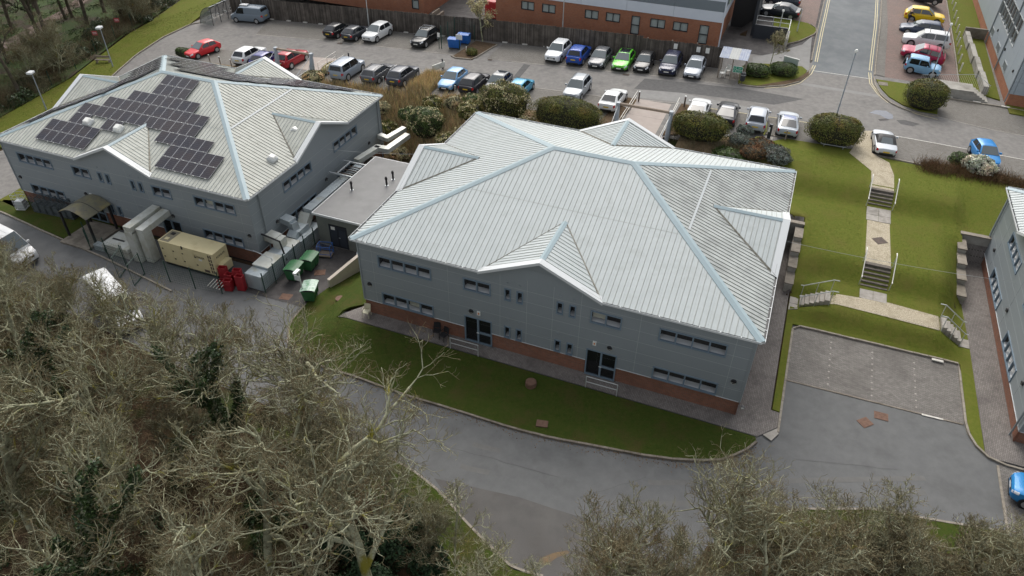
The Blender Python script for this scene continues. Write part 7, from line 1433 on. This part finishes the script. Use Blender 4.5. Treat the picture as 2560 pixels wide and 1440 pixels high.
# blue bin enclosure
r = thing('mesh_enclosure', 'dark green mesh screen round the blue bins', 'fence', (0, 0, 0)); e = [(-14.5, 42.0), (-14.4, 45.4), (-11.9, 45.5)]
for a in e + [(-14.45, 43.7), (-12.3, 42.2)]: MB().tube([gz(*a, -.1), gz(*a, 2.6 if a[0] < -14 else 1.9)], .05, 6).obj('fence_post', m_green, r)
mesh_panel(r, e[0], e[1], 2.5, 2.3); mesh_panel(r, e[1], e[2], 2.5, 2.3)
r = thing('notice_sign', 'small white notice on a dark post beside the black crossover', 'sign', gz(-14.75, 41.9)); MB().tube([(0, 0, 0), (0, 0, 1.9)], .04, 6).obj('post', m_green, r); MB().box((-.16, -.06, 1.35), (.16, -.041, 1.85)).obj('sign_face', m_white, r)
r = thing('notice_sign', 'white notice board fixed beside the blue bins', 'sign', gz(-12.3, 42.2)); MB().box((-.4, -.09, 1.2), (.4, -.055, 1.75)).obj('sign_face', m_pw, r)
for k in range(4): MB().box((-.32, -.096, 1.28 + k * .11), (.3, -.0905, 1.32 + k * .11)).obj('text_line', m_galv, r)
# ================================================================== lamp posts
def lamppost(label, p, h, head='box', m_=m_gsteel, rot=0):
    r = thing('lamp_post', label, 'lamp post', (p[0], p[1], zT(p[0], p[1])), rot); q = MB(); q.tube([(0, 0, -.2), (0, 0, h * .25)], .075, 8); q.obj('base_section', m_, r); MB().tube([(0, 0, h * .25), (0, 0, h)], [.055, .045], 8).obj('column', m_, r)
    if head == 'box': MB().rbox((-.28, -.5, h), (.28, .25, h + .2), .05).obj('lamp_head', m_gut, r)
    elif head == 'top': q = MB(); q.cyl((0, 0), .07, h, h + .15, 10); q.cyl((0, 0), .16, h + .15, h + .3, 10, r1=.1); q.obj('lamp_head', m_white, r)
    elif head == 'flat': MB().rbox((-.16, -.55, h - .05), (.16, .1, h + .08), .04).obj('lamp_head', m_rail, r); MB().box((-.25, -.3, h - .75), (.25, -.25, h - .3)).obj('lamp_sign', m_gut, r)
lamppost('grey lamp post with box head on the grass strip, upper of two', (-50.63, 27.74, -0.31), 4.6, rot=.3); lamppost('grey lamp post with box head on the grass strip, lower of two', (-50.29, 17.57, -1.37), 4.2, rot=.3)
lamppost('lamp post at the yard mouth beside the pale-lidded bin', (-6.40, 1.27, -1.93), 2.9, 'flat', m_rail); lamppost('tall slim lamp post behind the big clipped bush', (28.7, 38.2), 6.3, 'top'); lamppost('tall slim lamp post leaning into view over the light blue jeep', (37.4, 51.2), 6.0, 'top')
lamppost('slim mast lamp behind the fence before the brick unit', (-2.24, 49.18, 2.90), 8.0, 'top', m_rail); lamppost('slim mast lamp by the fence above the white crossover', (-26.2, 45.5), 8.0, 'top', m_rail); lamppost('short lamp post on the small triangular lawn', (21.32, 57.20, 3.84), 3.2, 'top', m_rail); lamppost('thin sign pole on the triangular lawn edge', (23.30, 58.69, 4.20), 2.6, 'none', m_rail); lamppost('thin pole at the fence beside the grey van', (-45.2, 45.4), 5, 'none', m_rail)
# ================================================================== bollards
def bollard(label, p, h, r0, m_, capm=None, group=None, box=False):
    r = thing('bollard', label, 'bollard', (p[0], p[1], zT(p[0], p[1])), 0, group)
    q = MB(); q.box((-r0, -r0, -.1), (r0, r0, h)) if box else q.cyl((0, 0), r0, -.1, h, 10); q.obj('shaft', m_, r); q = MB(); q.cyl((0, 0), r0 * 1.08, h, h + .1, 10); q.obj('cap', capm or m_, r)
bollard('dark lit bollard with steel cap left of the pink footbridge', (10.59, 34.32, 3.34), 1.05, .08, m_iron, m_rail); bollard('dark lit bollard with steel cap right of the pink footbridge', (14.97, 34.73, 3.45), 1.05, .08, m_iron, m_rail)
bollard('dark bollard at the end of the white handrails', (-22.6, 35.0), 1.0, .08, m_char); bollard('dark bollard by the low sign and reeds', (-11.57, 36.27, 2.52), 1.0, .08, m_char)
for k, p in enumerate(((-38.25, 30.37, 1.15), (-36.61, 30.17, 1.24), (-34.74, 29.80, 1.34))): bollard('short timber bollard behind the solar-roofed office, %s from left' % ORD[k], p, .9, .06, m_timber, m_rail, 'timber bollards behind the left office')
for k, p in enumerate(((-18.21, 30.39, 2.19), (-15.55, 30.39, 2.32), (-13.97, 30.30, 2.40), (-7.33, 30.42, 2.70), (-5.80, 30.38, 2.77))): bollard('short pale post at the head of a rear bay, %s from left' % ORD[k], p, .8, .045, m_rail, None, 'pale posts along the reed bank')
for k, p in enumerate(((21.51, 31.43, 3.42), (24.67, 31.36, 3.40))): bollard('short timber post behind the electric bays, %s of two' % ('left', 'right')[k], p, .9, .06, m_timber, None, 'posts behind the electric bays')
for k, p in enumerate(((41.56, 81.48, 3.07), (41.51, 78.57, 3.08), (41.36, 75.03, 3.10), (41.30, 72.05, 3.12), (41.23, 69.21, 3.13), (41.06, 66.25, 3.16), (40.95, 64.04, 3.17), (40.85, 61.33, 3.16), (40.75, 58.55, 3.12), (40.66, 55.93, 3.08))): bollard('pale timber bollard on the top right lawn, %s from the top' % ORD[k], p, 1.0, .07, m_railw, None, 'timber bollards on the top right lawn')
bollard('short white marker post in the kerbed tree bed', (-11.14, 41.53, 2.54), .6, .05, m_white)
# ================================================================== smoking shelter, litter bin, sign board, charger, barrier
r = thing('smoking_shelter', 'timber shelter with corrugated clear roof and green sign', 'shelter', (16.75, 43.4, zT(17.8, 44))); W_, D_ = 2.55, 1.9
for x in (0, W_): 
    for y, h in ((0, 2.15), (D_, 2.4)): MB().box((x - .06, y - .06, 0), (x + .06, y + .06, h)).obj('post', m_timber, r)
MB().box((W_ / 2 - .05, -.05, 0), (W_ / 2 + .05, .05, 2.15)).obj('post', m_timber, r); MB().box((-.1, -.08, 2.15), (W_ + .1, .0, 2.27)).obj('fascia_beam', m_timber, r)
m_poly = mat('corrugated_sheet', (.13, .17, .27), .5, c2=(.2, .235, .3), scale=1.5)
for k in range(3):
    a, b = -.15 + (W_ + .3) * k / 3, -.15 + (W_ + .3) * (k + 1) / 3 - .01; n = 8; rows = [[(a + (b - a) * i / n, y, z + .02 * (i % 2)) for i in range(n + 1)] for y, z in ((-.35, 2.26), (D_ + .2, 2.56))]
    q = MB(); q.grid(rows); q.obj('roof_sheet', m_poly if k != 1 else mat('corrugated_clear', (.27, .285, .28), .5), r)
for k in range(8): MB().box((W_ / 2 + .08 + k * .145, -.03, .12), (W_ / 2 + .19 + k * .145, 0, 1.0)).obj('slat', m_timber, r)
MB().box((W_ / 2 + .05, -.04, 1.0), (W_ - .06, .04, 1.1)).obj('rail', m_timber, r)
for k in range(10): MB().box((W_ + .02, .1 + k * .18, .1), (W_ + .05, .25 + k * .18, 2.0)).obj('side_board', m_timber, r)
q = MB().box((W_ / 2 + .1, -.075, .82), (W_ / 2 + 1.1, -.042, 1.5)).obj('sign_board', m_white, r); m_sg = mat('sign_green', (.01, .27, .16), .5)
for a, b, c, d in ((.14, .44, .86, 1.46), (.47, 1.06, .86, 1.13), (.47, 1.06, 1.17, 1.46)): MB().box((W_ / 2 + a, -.082, c), (W_ / 2 + b, -.0755, d)).obj('sign_panel', m_sg, q)
text_obj('lettering', 'Fire', .17, m_white, q, (W_ / 2 + .77, -.085, 1.32), (pi / 2, 0, 0)); text_obj('lettering', 'assembly', .12, m_white, q, (W_ / 2 + .77, -.085, 1.05), (pi / 2, 0, 0)); text_obj('lettering', 'point', .12, m_white, q, (W_ / 2 + .77, -.085, .93), (pi / 2, 0, 0))
for s1, s2 in ((-1, -1), (1, -1), (-1, 1), (1, 1)): MB().tube([(W_ / 2 + .29 + s1 * .12, -.086, 1.16 + s2 * .2), (W_ / 2 + .29 + s1 * .03, -.086, 1.16 + s2 * .05)], .018, 5).obj('sign_arrow', m_white, q)
def chair(label, loc, rot, m_, s=1.0):
    r = thing('plastic_chair', label, 'chair', loc, rot, None, s); MB().rbox((-.24, -.24, .41), (.24, .24, .46), .02).obj('seat', m_, r); q = MB(); q.grid([[(x, .22 + .08 * t + .04 * (1 - (x / .24) ** 2), .46 + .42 * t) for x in (-.23, -.12, 0, .12, .23)] for t in (0, .35, .7, 1)]); q.grid([[(x, .25 + .08 * t + .04 * (1 - (x / .24) ** 2), .46 + .42 * t) for x in (.23, .12, 0, -.12, -.23)] for t in (0, .35, .7, 1)]); q.obj('backrest', m_, r)
    for x in (-.21, .21):
        for y in (-.2, .22): MB().tube([(x * 1.08, y * 1.1, 0), (x, y, .42)], .022, 5).obj('leg', m_, r)
        MB().tube([(x * 1.1, -.2, .44), (x * 1.12, -.2, .64), (x * 1.1, .26, .66)], .022, 5).obj('armrest', m_, r)
z_ = zT(17.5, 44); chair('white plastic chair at the open side of the shelter', (17.15, 43.75, z_), -1.2, m_white); chair('white plastic chair at the back of the shelter', (17.6, 44.7, z_), 0, m_white); chair('white plastic chair behind the green sign', (18.6, 44.3, z_), 0, m_white)
chair('pale plastic chair by the left end of the brick plinth', (.25, -.42, .06), .15, mat('chair_cream', (.55, .52, .38), .6)); chair('black chair left of two beside the left entrance', (5.65, -.35, .06), .3, m_black); chair('black chair right of two beside the left entrance', (6.25, -.55, .06), -.35, m_black)
r = thing('litter_bin', 'black round litter bin on the road island', 'bin', (*(19.33, 42.45, 3.43)[:2], zT(19.4, 42.4) + .1)); MB().tube([(0, 0, 0), (0, 0, .35)], .04, 6).obj('stand', m_iron, r); MB().cyl((0, 0), .24, .35, .95, 14, r1=.27).obj('bin_body', m_bink, r); MB().cyl((0, 0), .27, .95, 1.0, 14).obj('band', m_rail, r); MB().cyl((0, 0), .28, 1.0, 1.2, 14, r1=.22).obj('bin_hood', m_bink, r)
r = thing('sign_board', 'grey-green sign board turned away on the road island', 'sign', (*(23.49, 47.69, 3.41)[:2], zT(23.4, 48) + .1), -.35)
for x in (-.7, .7): MB().tube([(x, 0, 0), (x, 0, 1.55)], .04, 6).obj('post', m_rail, r)
MB().box((-.8, -.03, .45), (.8, .03, 1.5)).obj('board', mat('sign_back', (.3, .35, .31), .6), r); MB().box((-.85, -.05, 1.5), (.85, .05, 1.56)).obj('top_rail', m_white, r)
r = thing('charging_post', 'black electric car charging post on a concrete pad', 'charging post', (*(23.24, 31.08, 3.41)[:2], zT(22.8, 33.2))); MB().box((-.35, -.3, 0), (.4, .3, .12)).obj('pad', m_conc, r); MB().rbox((-.15, -.13, .12), (.15, .13, 1.45), .03).obj('cabinet', m_bink, r); MB().box((-.16, -.136, .75), (-.02, -.131, 1.2)).obj('screen', m_white, r)
m_cab = mat('cable_yellow', (.55, .55, .06), .5); p = (22.98, 30.96, 3.41); q = (22.56, 33.37, 3.41)
MB().tube([(p[0], p[1] - .1, zT(p[0], p[1]) + .9), (p[0] - .15, p[1] + .2, zT(p[0], p[1]) + .3), (p[0] - .2, p[1] + .5, zT(p[0], p[1]) + .25), (p[0] - .1, p[1] + 1.0, zT(p[0], p[1]) + .7), (p[0] - .2, p[1] + 1.5, zT(p[0], p[1]) + .95)], .025, 6).obj('charging_cable', m_cab, label='yellow-green charging cable hanging to the silver crossover', cat='cable')
mb = MB()
for k in range(3): mb.tube([(p[0] - .55 + (.28 - .03 * k) * cos(t), p[1] - .35 + (.28 - .03 * k) * sin(t), zT(p[0], p[1]) + .12 + .03 * k) for t in np.linspace(0, 2 * pi, 14)], .025, 5)
mb.obj('coiled_cable', m_cab, label='coil of yellow cable on the ground by the charging post', cat='cable')
r = thing('crowd_barrier', 'steel crowd barrier standing on the lawn before the clipped bush', 'barrier', (*(28.75, 31.61, 3.32)[:2], zT(29.0, 31.5) + .1), .03); mb = MB(); ws = 1.1
mb.tube([(-ws, 0, .25), (-ws, 0, .98), (-ws + .12, 0, 1.08), (ws - .12, 0, 1.08), (ws, 0, .98), (ws, 0, .32), (ws - .12, 0, .22), (-ws + .12, 0, .22), (-ws, 0, .3)], .022, 6); mb.obj('frame', m_rail, r); mb = MB()
for k in range(1, 16): x = -ws + 2 * ws * k / 16; mb.tube([(x, 0, .22), (x, 0, 1.08)], .009, 4, cap=False)
mb.obj('bars', m_rail, r)
for x in (-.8, .8): MB().tube([(x, 0, .22), (x, 0, 0)], .022, 5).obj('foot', m_rail, r)
r = thing('low_sign', 'low grey sign panel at the end bay by the reeds', 'sign', (*(-11.68, 35.51, 2.51)[:2], zT(-11.5, 35)), 1.2)
MB().box((-.9, -.03, .25), (.9, .03, .85)).obj('board', m_galv_p, r)
for x in (-.7, .7): MB().box((x - .04, -.02, 0), (x + .04, .02, .25)).obj('leg', m_iron, r)
# handrails in front of the two doors
for x0, lb in ((7.05, 'steel guard rail in front of the left entrance of the near office'), (16.38, 'steel guard rail in front of the right entrance of the near office')):
    r = thing('guard_rail', lb, 'guard rail', (x0, -1.2, .05))
    for z in (.55, 1.0): MB().tube([(0, 0, z), (2.0, .02, z)], .028, 6).obj('rail', m_rail, r)
    for x in (0, 2.0): MB().tube([(x, 0, -.1), (x, 0, 1.0)], .03, 6).obj('post', m_rail, r)
# bike shelter
r = thing('cycle_shelter', 'curved clear cycle shelter at the end of the timber fence', 'shelter', (-47.6, 41.6, zT(-47, 42)), .0); Ls, n = 6.0, 8; m_clear = glassmat('shelter_panel', (.2, .23, .22), .15, alpha=.55)
arc = [(-1.6 + 2.1 * (1 - cos(t)), 2.3 * sin(t)) for t in np.linspace(0, pi / 2, n + 1)]
q = MB(); q.grid([[(x, y, z) for x, z in arc] for y in (0, Ls)]); q.obj('roof_sheet', m_clear, r)
for y in (0, Ls): q = MB(); vs = [(x, y, z) for x, z in arc] + [(.5, y, 0)]; q.add(vs, [tuple(range(len(vs)))]); q.obj('end_panel', m_clear, r)
for k in range(5): MB().tube([(x, Ls * k / 4, z + .01) for x, z in arc] + [(.5, Ls * k / 4, 2.3)], .035, 5).obj('hoop', m_char, r); MB().tube([(.5, Ls * k / 4, 0), (.5, Ls * k / 4, 2.3)], .04, 6).obj('post', m_char, r)
MB().tube([(.5, 0, 2.3), (.5, Ls, 2.3)], .05, 6).obj('gutter_rail', m_char, r)
for k in range(4): MB().tube([(-.8, .9 + k * 1.3, 0), (-.8, .9 + k * 1.3, .7), (-.5, .9 + k * 1.3, .85), (-.1, .9 + k * 1.3, .7), (-.1, .9 + k * 1.3, 0)], .03, 6).obj('cycle_stand', m_steel, r)
# signs, fence posts and bench along the wood edge
for (p, lb) in (((-57.64, 32.63, -0.09), 'small red sign on a dark post at the wood edge, left of two'), ((-58.12, 36.80, 0.17), 'small red sign on a dark post at the wood edge, right of two')):
    r = thing('red_sign', lb, 'sign', gz(p[0], p[1]), .5); MB().tube([(0, 0, 0), (0, 0, 1.9)], .05, 6).obj('post', m_green, r); MB().box((-.42, -.06, 1.0), (.2, -.051, 1.55)).obj('sign_face', mat('sign_red', (.5, .06, .07), .5), r)
    for k in range(2): MB().box((-.34, -.066, 1.18 + k * .16), (.12, -.0605, 1.24 + k * .16)).obj('text_line', m_white, r)
r = thing('yellow_marker', 'yellow marker on a dark post at the wood edge', 'sign', gz(*(-60.68, 42.08, 0.05)[:2])); MB().tube([(0, 0, 0), (0, 0, 2)], .04, 5).obj('post', m_green, r); MB().box((-.2, -.05, 1.3), (.2, -.04, 2.0)).obj('marker_face', m_py, r)
for k, p in enumerate(((-54.2, 22), (-54.6, 26), (-55.4, 30), (-56.2, 34), (-57.2, 38), (-58.8, 43), (-60.4, 48))): MB().tube([gz(*p, 0), gz(*p, 1.8)], .05, 5).obj('fence_post', m_green, label='dark fence post along the wood edge, %s from the near end' % ORD[k], cat='fence post', group='fence posts along the wood edge')
r = thing('timber_bench', 'small timber bench on the grass below the wood edge', 'bench', (*(-52.58, 28.28, -0.32)[:2], zT(-52, 27) + .1), .35); MB().box((-.9, -.2, .42), (.9, .2, .48)).obj('seat', m_timber, r); MB().box((-.9, .2, .6), (.9, .25, .85)).obj('backrest', m_timber, r)
for x in (-.75, .75): MB().box((x - .05, -.18, 0), (x + .05, .2, .42)).obj('leg', m_timber, r)
# television aerial near the retaining wall and wall-top floodlight
r = thing('aerial', 'pale television aerial beside the roof corner of the near office', 'aerial', (26.6, 20.6, zT(26.6, 20.6))); MB().tube([(0, 0, 0), (0, 0, .9)], .025, 5).obj('mast', m_rail, r); MB().tube([(0, 0, .85), (1.1, .1, 1.0)], .02, 5).obj('boom', m_rail, r); mb = MB()
for k in range(6): mb.tube([(.1 + k * .18, -.25, .87 + k * .02), (.1 + k * .18, .3, .87 + k * .02)], .012, 4)
mb.obj('elements', m_rail, r)
r = thing('floodlight', 'small floodlight on the right corner of the near brick plinth', 'floodlight', (25.62, -.1, .95)); MB().rbox((0, -.12, 0), (.22, .08, .18), .02).obj('housing', m_bink, r); MB().box((.02, -.13, .03), (.2, -.121, .15)).obj('lens', m_white, r)
def wire(label, a, b, sag):
    a, b = Vector(a), Vector(b); MB().tube([a.lerp(b, t) - Vector((0, 0, sag * 4 * t * (1 - t))) for t in np.linspace(0, 1, 11)], .012, 4).obj('overhead_cable', m_rail, label=label, cat='cable')
wire('thin cable strung over the lawn between the near and right-hand offices', (25.5, 14.3, 3.9), (40.8, 15.2, 3.9), .25)
wire('thin cable strung from the left office across the annexe roof', (-12.2, 14.6, 3.2), (-.1, 16.5, 4.4), .3)
# ================================================================== person at the yellow car
def person(label, loc, rot):
    r = thing('person', label, 'person', loc, rot)
    def skin(name, pts, edges, rad, m_, root=0, sub=2):
        me = bpy.data.meshes.new(name); me.from_pydata(pts, edges, []); o = link(name, me, r); me.materials.append(m_); sk = o.modifiers.new('Skin', 'SKIN')
        for i, v in enumerate(me.skin_vertices[0].data): v.radius = rad[i]; v.use_root = i == root
        sb = o.modifiers.new('Subdivision', 'SUBSURF'); sb.levels = sb.render_levels = sub; return o
    J = [(0, 0, .95), (.02, 0, 1.15), (.08, 0, 1.4), (.12, 0, 1.5), (.17, 0, 1.62), (.19, 0, 1.72), (0, .1, .9), (.03, .11, .5), (-.02, .11, .08), (.1, .12, .04), (0, -.1, .9), (-.02, -.11, .5), (-.08, -.12, .08), (.05, -.12, .04), (.08, .19, 1.4), (.22, .26, 1.16), (.45, .22, 1.12), (.52, .2, 1.12), (.08, -.19, 1.4), (.2, -.27, 1.15), (.43, -.22, 1.1), (.5, -.2, 1.1)]
    E = [(0, 1), (1, 2), (2, 3), (3, 4), (4, 5), (0, 6), (6, 7), (7, 8), (8, 9), (0, 10), (10, 11), (11, 12), (12, 13), (2, 14), (14, 15), (15, 16), (16, 17), (2, 18), (18, 19), (19, 20), (20, 21)]
    Rr = [(.13, .15), (.12, .14), (.12, .15), (.06, .06), (.095, .085), (.08, .075), (.09, .09), (.065, .065), (.045, .045), (.035, .045), (.09, .09), (.065, .065), (.045, .045), (.035, .045), (.06, .06), (.042, .042), (.032, .032), (.035, .02), (.06, .06), (.042, .042), (.032, .032), (.035, .02)]
    sk_ = mat('skin_tone', (.45, .28, .2), .6); skin('body', J, E, Rr, sk_)
    up = lambda k, s: (k[0] * s, k[1] * s); ids = [0, 1, 2, 14, 15, 16, 18, 19, 20]; mp = {j: i for i, j in enumerate(ids)}
    skin('jacket', [J[i] for i in ids], [(mp[a], mp[b]) for a, b in E if a in mp and b in mp], [up(Rr[i], 1.18) for i in ids], mat('coat_dark', (.02, .021, .026), .8))
    ids = [0, 6, 7, 8, 10, 11, 12]; mp2 = {j: i for i, j in enumerate(ids)}; skin('trousers', [J[i] for i in ids], [(mp2[a], mp2[b]) for a, b in E if a in mp2 and b in mp2], [up(Rr[i], 1.15) for i in ids], mat('trouser_dark', (.015, .015, .018), .85))
    skin('hair', [(.15, 0, 1.66), (.16, 0, 1.74), (.17, 0, 1.79)], [(0, 1), (1, 2)], [(.085, .088), (.095, .092), (.06, .06)], mat('hair_dark', (.02, .014, .01), .8))
    skin('scarf', [(.12, 0, 1.46), (.14, 0, 1.52)], [(0, 1)], [(.1, .12), (.09, .1)], mat('scarf_white', (.65, .65, .66), .8)); skin('shoes', [(-.02, .11, .05), (.13, .12, .04), (-.08, -.12, .05), (.08, -.12, .04)], [(0, 1), (2, 3), (1, 3)][:2], [(.05, .05)] * 4, mat('shoe_brown', (.12, .04, .03), .6), sub=1)
    return r
pp = (35.27, 66.28, 4.48); person('person in dark clothes with a white scarf bending at the yellow car', (pp[0], pp[1], zT(pp[0], pp[1]) + .01), .35)
